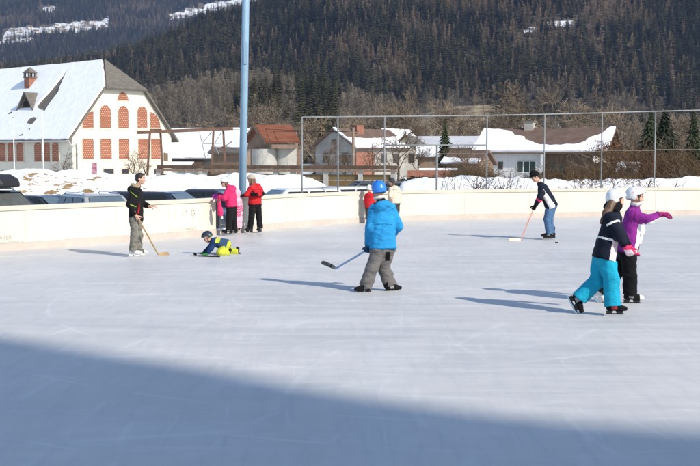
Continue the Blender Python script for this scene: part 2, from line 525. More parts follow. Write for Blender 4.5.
M['needles_near'] = tree_mat("spruce_needles_near", (0.045, 0.055, 0.028))
M['larch'] = tree_mat("larch_twigs", (0.30, 0.22, 0.135))
M['bare'] = tree_mat("bare_twigs", (0.235, 0.195, 0.145))
M['twig_far'] = tree_mat('grey_brown_twig', (0.21, 0.16, 0.11), 0.25)
M['bark'] = tree_mat("bark", (0.11, 0.082, 0.055), 0.25)
M['twig'] = tree_mat("twig", (0.145, 0.098, 0.06), 0.3)
M['shrub_twig'] = tree_mat("shrub_twig", (0.115, 0.074, 0.04), 0.3)
M['shrub_grey'] = tree_mat("shrub_twig_grey", (0.12, 0.092, 0.062), 0.3)
M['shrub_red'] = tree_mat("shrub_twig_reddish", (0.125, 0.072, 0.042), 0.3)
M['red_leaf'] = tree_mat("dry_beech_leaves", (0.24, 0.115, 0.05), 0.3)
M['evergreen'] = tree_mat("evergreen_leaves", (0.06, 0.062, 0.026), 0.3)

def tri_arrays(p0, side, tip):
    """one thin triangle per row"""
    V = np.stack([p0 - side, p0 + side, tip], 1).reshape(-1, 3)
    return V, np.arange(len(V)).reshape(-1, 3)
def spruce_variant(seed, mat, h=1.0, r=0.17, tiers=13, per=9, droop=0.35, cards=3):
    """conifer of height 1: trunk plus whorls of drooping, jagged sprays"""
    rg = np.random.RandomState(seed)
    base, side, tip = [], [], []
    for t in range(tiers):
        f = t / (tiers - 1)
        z = 0.06 + 0.93 * f
        rad = r * (1 - f) ** 0.85 * (0.85 + 0.3 * rg.rand()) + 0.008
        n = max(4, int(per * (1 - 0.55 * f)))
        a0 = rg.rand() * 6.28
        for k in range(n):
            a = a0 + 6.283 * k / n + rg.uniform(-0.25, 0.25)
            rr = rad * rg.uniform(0.7, 1.15)
            d = np.array([math.cos(a), math.sin(a), 0]); s = np.array([-math.sin(a), math.cos(a), 0])
            for c in range(cards):
                q = (c - (cards - 1) / 2) * 0.5
                dd = d * math.cos(q) + s * math.sin(q); ss = -d * math.sin(q) + s * math.cos(q)
                l = rr * (1 - 0.25 * abs(q))
                b = np.array([0, 0, z + 0.02]) + dd * 0.006
                base.append(b); side.append(ss * l * 0.30 + np.array([0, 0, rg.uniform(-.02, .02)]))
                tip.append(b + dd * l + np.array([0, 0, -droop * l - 0.015 + rg.uniform(-.02, .015)]))
    V, F = tri_arrays(np.array(base), np.array(side), np.array(tip))
    tv, tf = [], []
    for k in range(4):
        a = 6.283 * k / 4
        tv.append((0.012 * math.cos(a), 0.012 * math.sin(a), -0.03))
    tv.append((0, 0, 0.99))
    o = len(V); V = np.vstack([V, np.array(tv)])
    F = np.vstack([F, [[o + k, o + (k + 1) % 4, o + 4] for k in range(4)]])
    mi = np.zeros(len(F), int); mi[-4:] = 1
    return V, F, mi
def bare_variant(seed, conic, twigs=170, thick=0.006, spread=0.24):
    """leafless tree of height 1 seen from afar: trunk and many upward twigs"""
    rg = np.random.RandomState(seed)
    base, side, tip = [], [], []
    for k in range(twigs):
        f = rg.rand() ** (0.8)
        z = 0.14 + 0.8 * f
        a = rg.rand() * 6.283
        rad = spread * ((1 - f) ** 0.8 if conic else (1 - abs(2 * f - 0.75) ** 1.6 * 0.55)) * rg.uniform(0.35, 1.1)
        d = np.array([math.cos(a), math.sin(a), 0]); s = np.array([-math.sin(a), math.cos(a), 0])
        b = np.array([0, 0, z]) + d * rad * rg.uniform(0, 0.45)
        e = np.array([0, 0, z + (rg.uniform(-0.01, 0.05) if conic else rg.uniform(0.05, 0.2))]) + d * rad + s * rg.uniform(-.03, .03)
        e[2] = min(e[2], 1.0)
        base.append(b); tip.append(e); side.append((s * rg.uniform(0.4, 1) + np.array([0, 0, rg.uniform(-.8, .8)])) * thick)
    V, F = tri_arrays(np.array(base), np.array(side), np.array(tip))
    tv = [(0.013 * math.cos(6.283 * k / 4), 0.013 * math.sin(6.283 * k / 4), -0.03) for k in range(4)] + [(0, 0, 0.95)]
    o = len(V); V = np.vstack([V, np.array(tv)])
    F = np.vstack([F, [[o + k, o + (k + 1) % 4, o + 4] for k in range(4)]])
    mi = np.zeros(len(F), int); mi[-4:] = 1
    return V, F, mi
def variants(name, arr, mats):
    c = bpy.data.collections.new(name)
    for i, (V, F, mi) in enumerate(arr):
        me_o = np_mesh(name, V, F, mats, smooth=False, mi=mi, tris=True)
        COL.objects.unlink(me_o); c.objects.link(me_o)
    return c
def scatter(name, pts, scl, coll, nvar, label, cat):
    rg = np.random.RandomState(len(pts))
    me = bpy.data.meshes.new(name)
    n = len(pts)
    me.vertices.add(n); me.vertices.foreach_set("co", np.asarray(pts, np.float32).ravel())
    a = me.attributes.new("scl", 'FLOAT_VECTOR', 'POINT'); a.data.foreach_set("vector", np.asarray(scl, np.float32).ravel())
    rot = np.zeros((n, 3), np.float32); rot[:, 2] = rg.rand(n) * 6.283; rot[:, :2] = rg.normal(0, 0.03, (n, 2))
    a = me.attributes.new("rot", 'FLOAT_VECTOR', 'POINT'); a.data.foreach_set("vector", rot.ravel())
    a = me.attributes.new("pick", 'INT', 'POINT'); a.data.foreach_set("value", rg.randint(0, nvar, n).astype(np.int32))
    o = bpy.data.objects.new(name, me); COL.objects.link(o)
    ng = bpy.data.node_groups.new(name, 'GeometryNodeTree')
    ng.interface.new_socket("Geometry", in_out='INPUT', socket_type='NodeSocketGeometry')
    ng.interface.new_socket("Geometry", in_out='OUTPUT', socket_type='NodeSocketGeometry')
    gi = ng.nodes.new("NodeGroupInput"); go = ng.nodes.new("NodeGroupOutput")
    ip = ng.nodes.new("GeometryNodeInstanceOnPoints"); ci = ng.nodes.new("GeometryNodeCollectionInfo")
    ci.inputs["Collection"].default_value = coll
    ci.inputs["Separate Children"].default_value = True; ci.inputs["Reset Children"].default_value = True
    ip.inputs["Pick Instance"].default_value = True
    def na(nm, t):
        x = ng.nodes.new("GeometryNodeInputNamedAttribute"); x.data_type = t; x.inputs["Name"].default_value = nm
        return next(s for s in x.outputs if s.enabled and s.name == "Attribute")
    ng.links.new(gi.outputs[0], ip.inputs["Points"]); ng.links.new(ci.outputs[0], ip.inputs["Instance"])
    ng.links.new(na("pick", 'INT'), ip.inputs["Instance Index"])
    e2r = ng.nodes.new("FunctionNodeEulerToRotation")
    ng.links.new(na("rot", 'FLOAT_VECTOR'), e2r.inputs[0])
    ng.links.new(e2r.outputs[0], ip.inputs["Rotation"])
    ng.links.new(na("scl", 'FLOAT_VECTOR'), ip.inputs["Scale"])
    ng.links.new(ip.outputs[0], go.inputs[0])
    md = o.modifiers.new("scatter", 'NODES'); md.node_group = ng
    tag(o, label, cat, kind="stuff")
    return o
def jitter_grid(x0, x1, y0, y1, step, seed):
    rg = np.random.RandomState(seed)
    gx, gy = np.meshgrid(np.arange(x0, x1, step), np.arange(y0, y1, step))
    gx = gx + rg.uniform(-.5, .5, gx.shape) * step; gy = gy + rg.uniform(-.5, .5, gy.shape) * step
    return gx.ravel(), gy.ravel(), rg
def forest():
    sp = variants("spruce_shape", [spruce_variant(s, None, r=0.20 + 0.03 * (s % 3)) for s in range(5)], [M['needles'], M['bark']])
    la = variants("larch_shape", [bare_variant(s, True, 210, 0.011, 0.20) for s in range(20, 24)], [M['larch'], M['bark']])
    ba = variants("bare_shape", [bare_variant(s, False, 200, 0.0065, 0.27) for s in range(30, 34)], [M['bare'], M['bark']])
    S, A, B = [], [], []
    # the near mountain flank
    x, y, rg = jitter_grid(-700, 800, FOOT - 120, 1720, 7.2, 1)
    u = 350 + FPX * x / y
    ok = (u > -70) & (u < 775)
    x, y, u = x[ok], y[ok], u[ok]
    z = terrain_z(x, y); v = 158 - FPX * (z - 2) / y
    ok = ~(clearing(x, y) | clearing(x, y, -4) | clearing(x, y, -9) | clearing(x, y, -13)) & (v > -45)
    x, y, u, z, v = x[ok], y[ok], u[ok], z[ok], v[ok]
    n1 = fbm(x / 70, y / 70, 31); n2 = fbm(x / 25, y / 25, 32); r = rg.rand(len(x))
    # larch stands: streaks on the upper right flank, scattered elsewhere
    pl = 0.15 + 0.9 * np.clip((n1 - 0.50) * 6, 0, 1) * np.where((u > 330), 1.25, 0.35)
    pl = np.where((u > 470) & (u < 600) & (v < 62) & (v > 5), pl + 0.35, pl)
    pl = np.where((u < 300) & (v < 62), pl * 0.3, pl)
    pl = np.where((u > 560) & (v > 78), pl + 0.25, pl)
    # bare broadleaf belt at the foot
    pb = np.clip((v - interp(u, [-50, 90, 160, 250, 330, 420, 520, 700], [118, 96, 84, 76, 92, 96, 96, 98])) / 14, 0, 1) * 0.9
    pb = pb * (0.35 + 0.9 * np.clip((n2 - 0.35) * 3, 0, 1))
    kind = np.where(r < pb, 2, np.where(r < pb + (1 - pb) * np.clip(pl, 0, 0.8), 1, 0))
    for k, lst, h0, h1 in ((0, S, 9, 22), (1, A, 11, 20), (2, B, 8, 15)):
        w = kind == k
        h = rg.uniform(h0, h1, w.sum()) * (0.8 + 0.5 * n2[w])
        wd = h * rg.uniform(1.15, 1.75, w.sum())
        lst.append((np.stack([x[w], y[w], z[w]], -1), np.stack([wd, wd, h], -1)))
    # the far mountain on the left
    x, y, rg = jitter_grid(-1900, 500, 2250, 4700, 9.5, 2)
    u = 350 + FPX * x / y
    ok = (u > -70) & (u < 330); x, y, u = x[ok], y[ok], u[ok]
    z = terrain_z(x, y); v = 158 - FPX * (z - 2) / y
    n1 = fbm(x / 160, y / 160, 41); r = rg.rand(len(x))
    ok = (~clearing(x, y) | (r < 0.10)) & (v > -40) & (v < 85)
    x, y, z, n1, r = x[ok], y[ok], z[ok], n1[ok], r[ok]
    w = r < 0.12 + 0.8 * np.clip((n1 - 0.5) * 5, 0, 1)
    for sel, lst in ((~w, S), (w, A)):
        h = rg.uniform(17, 28, sel.sum()); wd = h * 1.35
        lst.append((np.stack([x[sel], y[sel], z[sel]], -1), np.stack([wd, wd, h], -1)))
    # knoll and valley floor behind the village: bare trees with some spruces
    x, y, rg = jitter_grid(-420, 420, 330, FOOT - 60, 6.0, 3)
    u = 350 + FPX * x / y
    n1 = fbm(x / 45, y / 45, 51); r = rg.rand(len(x))
    quarry = (((x - 50) / 40) ** 2 + ((y - 428) / 36) ** 2) < 1
    ok = (u > -60) & (u < 760) & ~clearing(x, y) & np.where(quarry, r < 0.22, (y > 480) | (r > 0.45))
    x, y, u, n1, r = x[ok], y[ok], u[ok], n1[ok], r[ok]
    z = terrain_z(x, y)
    dark = (np.clip(1 - np.abs(u - 318) / 34, 0, 1) * (y > 430)) > 0.35
    dark |= (u > 560) & (n1 > 0.53)
    dark |= (n1 > 0.62)
    for sel, lst, h0, h1 in ((dark, S, 10, 17), (~dark, B, 7, 14)):
        h = rg.uniform(h0, h1, sel.sum()) * np.where(y[sel] < 480, 0.6, 1.0)
        wd = h * (1.15 if lst is S else 1.25)
        lst.append((np.stack([x[sel], y[sel], z[sel]], -1), np.stack([wd, wd, h], -1)))
    for name, lst, c, nv, lab, cat in (("spruce_forest", S, sp, 5, "dark spruce forest covering the mountain flanks", "forest"),
                                       ("larch_forest", A, la, 4, "brown leafless larches mixed into the dark mountain forest", "forest"),
                                       ("bare_woods", B, ba, 4, "grey brown bare broadleaf woods at the foot of the mountain", "woods")):
        scatter(name, np.vstack([p for p, s in lst]), np.vstack([s for p, s in lst]), c, nv, lab, cat)
forest()

# ---- single trees and shrubs that can be told apart
def tubes_np(P0, P1, R0, R1, sides=4):
    P0 = np.asarray(P0, float); P1 = np.asarray(P1, float); R0 = np.asarray(R0)[:, None]; R1 = np.asarray(R1)[:, None]
    d = P1 - P0; d /= np.linalg.norm(d, axis=1)[:, None] + 1e-9
    ref = np.where(np.abs(d[:, 2:3]) > 0.9, np.array([[1.0, 0, 0]]), np.array([[0, 0, 1.0]]))
    a = np.cross(d, ref); a /= np.linalg.norm(a, axis=1)[:, None] + 1e-9; b = np.cross(d, a)
    V = []
    for P, Rr in ((P0, R0), (P1, R1)):
        for k in range(sides):
            t = 6.28318 * k / sides
            V.append(P + (a * math.cos(t) + b * math.sin(t)) * Rr)
    V = np.stack(V, 1)                                    # n, 2*sides, 3
    n = len(P0); off = (np.arange(n) * 2 * sides)[:, None]
    F = np.concatenate([off + np.array([[k, (k + 1) % sides, sides + (k + 1) % sides, sides + k]]) for k in range(sides)], 0)
    return V.reshape(-1, 3), F
def branches(rg, h, spread, levels, kids, trunk_r, up=0.35, stems=1, wild=0.5):
    """returns lists of segments per level"""
    segs = []
    def grow(p, d, ln, r, lv):
        nseg = 3 if lv < levels else 2
        pts = [p]; dd = d.copy()
        for k in range(nseg):
            dd = dd + rg.normal(0, 0.16 * wild + 0.05 * lv, 3) + np.array([0, 0, up * 0.12]); dd /= np.linalg.norm(dd)
            pts.append(pts[-1] + dd * ln / nseg)
        rs = [r * (1 - 0.75 * k / nseg) for k in range(nseg + 1)]
        for k in range(nseg): segs.append((pts[k], pts[k + 1], rs[k], rs[k + 1], lv))
        if lv >= levels: return
        n = kids[min(lv, len(kids) - 1)]
        for c in range(n):
            f = rg.uniform(0.3 if lv == 0 else 0.2, 1.0)
            q = f * nseg; i = min(int(q), nseg - 1)
            pp = pts[i] + (pts[i + 1] - pts[i]) * (q - i)
            a = rg.rand() * 6.283
            ax = (pts[i + 1] - pts[i]); ax /= np.linalg.norm(ax)
            o1 = np.cross(ax, [0.3, 0.5, 0.8]); o1 /= np.linalg.norm(o1); o2 = np.cross(ax, o1)
            out = o1 * math.cos(a) + o2 * math.sin(a)
            nd = ax * 0.55 + out * spread + np.array([0, 0, up * 0.5]); nd /= np.linalg.norm(nd)
            grow(pp, nd, ln * rg.uniform(0.42, 0.68) * (1.15 - 0.35 * f), max(0.008, r * 0.45), lv + 1)
    for s in range(stems):
        if stems == 1: p = np.array([0, 0, -0.1]); d = np.array([0, 0, 1.0])
        else:
            a = rg.rand() * 6.283; e = rg.uniform(0.1, 0.9)
            p = np.array([math.cos(a), math.sin(a), 0]) * rg.rand() * 0.35 * h * spread; p[2] = -0.1
            d = np.array([math.cos(a) * e, math.sin(a) * e, 1.0]); d /= np.linalg.norm(d)
        grow(p, d, h * (0.62 if stems == 1 else rg.uniform(0.5, 0.85)), trunk_r, 0)
    return segs
_proto = {}
def bare_tree(loc, h, seed, label, name="bare_tree", cat="tree", group=None, spread=0.8, trunk=0.16, kids=(9, 6, 5), levels=3, mats=None, leaf=None, thin=0.016, wscale=1.0):
    key = (seed, spread, levels, kids, leaf, name)
    t = thing(name, loc, label, cat, group=group)
    if key not in _proto:
        rg = np.random.RandomState(seed)
        s = branches(rg, 1.0 * 8, spread, levels, kids, trunk)
        tr = [q for q in s if q[4] == 0]; cr = [q for q in s if q[4] > 0]
        res = []
        for q, sd, mt, nm in ((tr, 7, M['bark'], 'trunk'), (cr, 3, (mats or M['twig']), 'crown')):
            V, F = tubes_np([a[0] for a in q], [a[1] for a in q], [max(thin, a[2]) for a in q], [max(thin * 0.7, a[3]) for a in q], sd)
            mi = np.zeros(len(F), int); ml = [mt]
            if nm == 'crown' and leaf:
                tips = np.array([a[1] for a in q if a[4] == levels]); nl = len(tips) * leaf[1]
                c = np.repeat(tips, leaf[1], 0) + rg.normal(0, 0.16, (nl, 3))
                a = rg.normal(0, 1, (nl, 3)); a /= np.linalg.norm(a, axis=1)[:, None]; b = rg.normal(0, 1, (nl, 3)); b -= a * (a * b).sum(1)[:, None]; b /= np.linalg.norm(b, axis=1)[:, None]
                sz = leaf[2]
                Q = np.stack([c - a * sz, c - b * sz * 0.6, c + a * sz, c + b * sz * 0.6], 1).reshape(-1, 3)
                F = np.vstack([F, np.arange(len(Q)).reshape(-1, 4) + len(V)]); V = np.vstack([V, Q])
                mi = np.concatenate([mi, np.ones(nl, int)]); ml = [mt, M[leaf[0]]]
            o = np_mesh(nm, V, F, ml, t, smooth=False, mi=mi); res.append(o.data)
        _proto[key] = res
    else:
        for me, nm in zip(_proto[key], ('trunk', 'crown')):
            o = bpy.data.objects.new(nm, me); COL.objects.link(o); o.parent = t
    k = h / 8.0; t.scale = (k * wscale, k * wscale, k); t.rotation_euler = (0, 0, (seed * 1.7 + loc[0]) % 6.28)
    return t
def shrub(loc, h, w, seed, label, group=None, mats=None, leaf=None, stems=14, name="shrub"):
    key = ('s', seed, stems, leaf, mats.name if mats else '')
    t = thing(name, loc, label, "shrub", group=group)
    if key not in _proto:
        rg = np.random.RandomState(seed)
        s = branches(rg, 2.0, 0.7, 2, (6, 5), 0.022, up=0.4, stems=stems, wild=0.8)
        V, F = tubes_np([a[0] for a in s], [a[1] for a in s], [max(0.008, a[2]) for a in s], [max(0.006, a[3]) for a in s], 3)
        mi = np.zeros(len(F), int); ml = [mats or M['shrub_twig']]
        if leaf:
            tips = np.array([a[1] for a in s if a[4] == 2]); nl = len(tips) * leaf[1]
            c = np.repeat(tips, leaf[1], 0) + rg.normal(0, 0.07, (nl, 3))
            a = rg.normal(0, 1, (nl, 3)); a /= np.linalg.norm(a, axis=1)[:, None]; b = np.roll(a, 1, 0)
            Q = np.stack([c - a * leaf[2], c - b * leaf[2] * .6, c + a * leaf[2], c + b * leaf[2] * .6], 1).reshape(-1, 3)
            F = np.vstack([F, np.arange(len(Q)).reshape(-1, 4) + len(V)]); V = np.vstack([V, Q])
            mi = np.concatenate([mi, np.ones(nl, int)]); ml.append(M[leaf[0]])
        o = np_mesh("branches", V, F, ml, t, smooth=False, mi=mi); _proto[key] = o.data
    else:
        o = bpy.data.objects.new("branches", _proto[key]); COL.objects.link(o); o.parent = t
    t.scale = (w / 2.0, w / 2.0, h / 2.0); t.rotation_euler = (0, 0, (seed * 2.1 + loc[0] * 0.7) % 6.28)
    return t
def spruce(loc, h, seed, label, r=0.2, group=None, mat=None, name="spruce_tree"):
    t = thing(name, loc, label, "tree", group=group)
    V, F, mi = spruce_variant(seed, None, r=r, tiers=24, per=13, droop=0.45, cards=5)
    np_mesh("crown", V * h, F[:-4], [mat or M['needles_near']], t, smooth=False, tris=True)
    m = MB(); m.tube([(0, 0, -0.2), (0, 0, h * 0.5), (0, 0, h * 0.97)], [0.02 * h, 0.012 * h, 0.002 * h], 7)
    m.build("trunk", M['bark'], t, True)
    return t
def gz(px, Y):
    p = at(px, 170, Y); z = float(terrain_z(np.array(p.x), np.array(Y))) if Y >= 130 else GROUND
    return (p.x, Y, z)
# bare trees of the village
for px, Y, h, seed, sp_, lab in [
    (327, 96, 5.6, 1, 0.85, "small bare round tree in front of the grey house with the brown roof"),
    (345, 92, 4.4, 2, 0.9, "low bare tree between the round bare tree and the wooden utility pole"),
    (372, 98, 5.0, 3, 0.85, "bare tree in front of the brick corner of the grey house"),
    (398, 88, 6.2, 4, 0.9, "bare forked tree between the grey house and the white gabled house"),
    (418, 96, 5.0, 5, 0.8, "small bare tree in front of the white gabled house"),
    (393, 170, 11.5, 6, 0.8, "tall bare tree behind the grey house"),
    (432, 190, 12.0, 7, 0.85, "bare tree rising behind the white gabled house"),
    (466, 84, 4.6, 8, 0.9, "low bare tree in front of the long pale shed roof"),
    (478, 90, 4.2, 9, 0.9, "low bare tree beside the snow roofed white house"),
    (532, 210, 17.5, 10, 1.0, "big wide bare tree behind the chimney of the snow roofed house"),
    (505, 190, 10.5, 11, 0.9, "bare tree behind the left end of the snow roofed house"),
    (577, 180, 11.5, 12, 0.85, "bare tree behind the brown roof ridge"),
    (132, 88, 3.8, 13, 0.6, "thin bare sapling standing before the gable of the barn"),
    (146, 78, 2.7, 14, 0.8, "little bare tree under the left end of the rusty gantry"),
    (62, 86, 3.4, 15, 0.7, "thin bare bush tree at the corner of the barn"),
    (198, 190, 9.0, 16, 0.9, "bare tree behind the low snow covered roof"),
    (262, 210, 13.0, 17, 0.9, "wide bare tree behind the silo building"),
    (606, 150, 9.0, 19, 0.9, "brown bare tree over the right end of the brown roof"),
    (628, 120, 7.0, 20, 0.9, "brown bare tree right of the dark gable"),
    (648, 126, 7.6, 21, 0.95, "brown bare tree in front of the broad dark evergreens"),
    (672, 118, 7.2, 22, 0.95, "brown bare tree right of the last tall fence post"),
    (688, 124, 8.0, 23, 0.95, "brown bare tree near the right edge before the dark spruce"),
    (703, 116, 7.4, 24, 0.95, "brown bare tree at the very right edge"),
    (490, 240, 12.0, 25, 0.9, "bare tree on the pale earth bank left of the tall fence post"),
    (456, 260, 12.5, 26, 0.9, "bare tree on the pale earth bank behind the spruce"),
    (412, 230, 12.0, 27, 0.9, "bare tree behind the white gabled house, left of the earth bank"),
    (355, 210, 11.0, 28, 0.9, "bare tree behind the chimney of the grey house"),
    (318, 170, 9.0, 18, 0.8, "bare tree behind the left gable of the grey house"),
]:
    bare_tree(gz(px, Y), h * (1.18 if Y > 115 else 1.0), seed, lab, spread=sp_, kids=(13, 8, 7) if Y > 140 else (8, 6, 6), thin=0.026 if Y > 115 else 0.016, mats=M['twig_far'] if Y > 115 else None)
bare_tree(gz(612, 72), 4.3, 31, "small tree still holding rust red dry leaves by the brown gable", name="beech_tree", spread=0.7, leaf=('red_leaf', 2, 0.10), kids=(10, 7, 4))
bare_tree(gz(622, 78), 3.4, 31, "lower rust leaved tree right of the taller rust leaved one", name="beech_tree", spread=0.7, leaf=('red_leaf', 2, 0.10), kids=(10, 7, 4))
for px, Y, h, seed, lab in [
    (445, 100, 5.9, 41, "single dark spruce in front of the long pale shed roof"),
    (650, 108, 7.0, 42, "broad dark evergreen behind the right hand thicket, left of the fence post"),
    (664, 112, 7.4, 43, "tallest broad dark evergreen behind the right hand thicket"),
    (693, 104, 7.2, 44, "dark spruce at the right end of the rink fence"),
    (322, 150, 8.0, 45, "brownish spruce behind the left corner of the grey house"),
    (548, 160, 7.0, 46, "olive green conifer peeking over the snow roof by the chimney"),
]:
    spruce(gz(px, Y), h, seed, lab, r=0.52 if 'broad' in lab else 0.24, mat=M['larch'] if 'brownish' in lab else None)
# the brown thicket right of the houses and the shrubs along the snow strip
GRP = "brown shrubs of the thicket behind the boards"
rg_ = random.Random(5)
for i in range(34):
    px = 546 + 165 * ((i * 0.618) % 1.0); Y = 58 + 32 * rg_.random()
    if 600 < px < 664 and Y < 66: Y += 13
    h = rg_.uniform(1.3, 2.2) + (2.6 if px > 618 else 0) * rg_.uniform(.3, 1) * (Y - 40) / 40
    if 550 < px < 602: h *= 0.8
    shrub(gz(px, Y), h, h * rg_.uniform(1.0, 1.5), 60 + i % 5, "brown leafless shrub in the thicket behind the right boards", GRP, stems=11, mats=(M['shrub_twig'], M['shrub_grey'], M['shrub_red'], M['shrub_twig'])[i % 4])
for i in range(12):
    px = 552 + 92 * ((i * 0.618) % 1.0); Y = 47 + 6 * rg_.random(); h = rg_.uniform(1.7, 2.3)
    shrub(gz(px, Y), h, h * 1.2, 60 + i % 5, "low brown shrub dusted with snow before the thicket", "low snowy shrubs before the thicket", stems=16)
for px, Y, h, lab in [(484, 44, 2.0, "small bare bush on the snow strip left of the tall fence post"), (491, 44, 1.9, "small bare bush on the snow strip right of the tall fence post"),
                      (503, 44, 1.6, "tiny bare bush under the white house wall"), (517, 44, 1.8, "bare bush on the snow below the white house"), (524, 44.5, 1.7, "bare bush right below the window of the white house")]:
    shrub(gz(px, Y), h, h * 1.2, 61, lab, stems=8)
for i, px in enumerate((402, 408, 414, 421)):
    shrub(gz(px, 66), 1.35, 1.7, 70 + i % 2, "dark green clipped bush of the garden hedge before the white gabled house", "hedge bushes before the white gabled house", leaf=('evergreen', 5, 0.09), stems=12)
for i, px in enumerate((452, 460, 470, 477, 496)):
    shrub(gz(px, 74 + 3 * (i % 2)), 2.0, 2.6, 60 + i, "brown garden shrub between the spruce and the snow roofed house", "brown shrubs between the spruce and the white house", stems=14)
# ------------------------------------------------------------------ buildings
M['barn_wall'] = two_tone("cream_render", (0.72, 0.665, 0.54), (0.63, 0.58, 0.47), 0.5, 0.4, 0.75, bmp=0.08)
M['grey_wall'] = two_tone("grey_render", (0.38, 0.365, 0.33), (0.29, 0.28, 0.255), 0.6, 0.4, 0.7)
M['white_wall'] = two_tone("white_render", (0.60, 0.595, 0.58), (0.50, 0.495, 0.485), 0.6, 0.4, 0.75)
M['slate'] = two_tone("grey_shingles", (0.125, 0.11, 0.092), (0.20, 0.18, 0.152), 2.0, 0.35, 0.7, bmp=0.3, stretch=(1, 1, 3))
M['brown_roof'] = two_tone("brown_tiles", (0.13, 0.085, 0.066), (0.19, 0.13, 0.10), 1.2, 0.35, 0.7, bmp=0.3)
M['red_roof'] = two_tone("rusty_tiles", (0.19, 0.065, 0.035), (0.27, 0.11, 0.062), 1.0, 0.35, 0.7, bmp=0.4, stretch=(1, 1, 4))
M['brick'] = two_tone("brick", (0.25, 0.095, 0.062), (0.32, 0.16, 0.11), 2.5, 0.35, 0.7)
M['timber'] = two_tone("weathered_timber", (0.17, 0.115, 0.08), (0.30, 0.22, 0.16), 3.0, 0.35, 0.7, stretch=(4, 4, 0.4), bmp=0.2)
M['dark_timber'] = two_tone("dark_timber", (0.085, 0.055, 0.038), (0.14, 0.095, 0.065), 3.0, 0.35, 0.7, stretch=(1, 1, 0.3))
M['rust'] = two_tone("rusty_steel", (0.125, 0.068, 0.047), (0.19, 0.115, 0.082), 2.0, 0.35, 0.7)
M['dark_glass'] = plain("dark_window_glass", (0.03, 0.036, 0.04), 0.08, 0.1, spec=0.6)
M['green_glass'] = plain("greenish_window_glass", (0.045, 0.07, 0.06), 0.10, 0.1, spec=0.6)
M['frame_white'] = plain("white_frame", (0.72, 0.71, 0.68), 0.5)
M['frame_brown'] = plain("brown_frame", (0.13, 0.08, 0.05), 0.6)
M['galv'] = plain("galvanised_steel", (0.22, 0.23, 0.23), 0.5, 0.15, 5, metal=0.2)
M['pipe'] = plain("zinc_pipe", (0.40, 0.40, 0.39), 0.5)
M['cream_wall'] = two_tone('dull_cream_render', (0.50, 0.47, 0.40), (0.40, 0.375, 0.32), 0.6, 0.4, 0.7)
M['void'] = plain("dark_interior", (0.02, 0.017, 0.015), 0.9)

def lattice_material():
    """brick lattice with light gaps between the bricks"""
    m, nt, b = new_mat("brick_lattice")
    uv = nt.nodes.new("ShaderNodeTexCoord")
    br = nt.nodes.new("ShaderNodeTexBrick")
    br.offset = 0.5; br.squash = 1.0
    br.inputs["Scale"].default_value = 1.0
    br.inputs["Brick Width"].default_value = 0.22; br.inputs["Row Height"].default_value = 0.19
    br.inputs["Mortar Size"].default_value = 0.06; br.inputs["Mortar Smooth"].default_value = 0.15
    br.inputs["Color1"].default_value = (0.55, 0.39, 0.31, 1); br.inputs["Color2"].default_value = (0.42, 0.26, 0.20, 1)
    br.inputs["Mortar"].default_value = (0.31, 0.10, 0.045, 1)
    L(nt, uv.outputs["UV"], br.inputs["Vector"])
    n = noise(nt, uv.outputs["UV"], 1.5, 4)
    c = mix(nt, 0.5, br.outputs["Color"], ramp(nt, n, [(0.3, 0.6), (0.7, 1.0)]), 'MULTIPLY')
    L(nt, c, b.inputs["Base Color"]); b.inputs["Roughness"].default_value = 0.85
    bump(nt, b, br.outputs["Fac"], 0.6, 0.05)
    return m
M['lattice'] = lattice_material()

def ragged(p, q, n, amp, rg):
    """points from p to q with a wandering sideways offset (2D)"""
    out = []
    d = (q[0] - p[0], q[1] - p[1]); l = math.hypot(*d) or 1; nx, ny = -d[1] / l, d[0] / l
    o = 0
    for i in range(n + 1):
        t = i / n
        o = 0.6 * o + rg.uniform(-amp, amp)
        w = o * (0 if i in (0, n) else 1)
        out.append((p[0] + d[0] * t + nx * w, p[1] + d[1] * t + ny * w))
    return out
def on_plane(pts2, O, U, V, N, lift):
    return [O + U * a + V * b + N * lift for a, b in pts2]
def slab(mb, pts2, O, U, V, N, lift, th, m=0):
    P = on_plane(pts2, O, U, V, N, lift)
    mb.prism(P, N * th, m)

def window(parent, O, U, V, N, x, z, w, h, frame=None, glass=None, bars=1, name="window", depth=0.05):
    """frame standing proud of the wall, pane inside it"""
    frame = frame or M['frame_white']; glass = glass or M['dark_glass']
    mb = MB(); t = 0.07
    def bx(a0, b0, a1, b1):
        mb.prism(on_plane([(a0, b0), (a1, b0), (a1, b1), (a0, b1)], O, U, V, N, 0.0), N * depth)
    bx(x, z, x + t, z + h); bx(x + w - t, z, x + w, z + h); bx(x + t, z, x + w - t, z + t); bx(x + t, z + h - t, x + w - t, z + h)
    for k in range(bars):
        c = x + w * (k + 1) / (bars + 1); bx(c - 0.03, z + t, c + 0.03, z + h - t)
    o = mb.build(name, frame, parent)
    g = MB(); g.poly(on_plane([(x + t, z + t), (x + w - t, z + t), (x + w - t, z + h - t), (x + t, z + h - t)], O, U, V, N, 0.012))
    go = g.build("pane", glass, o)
    return o

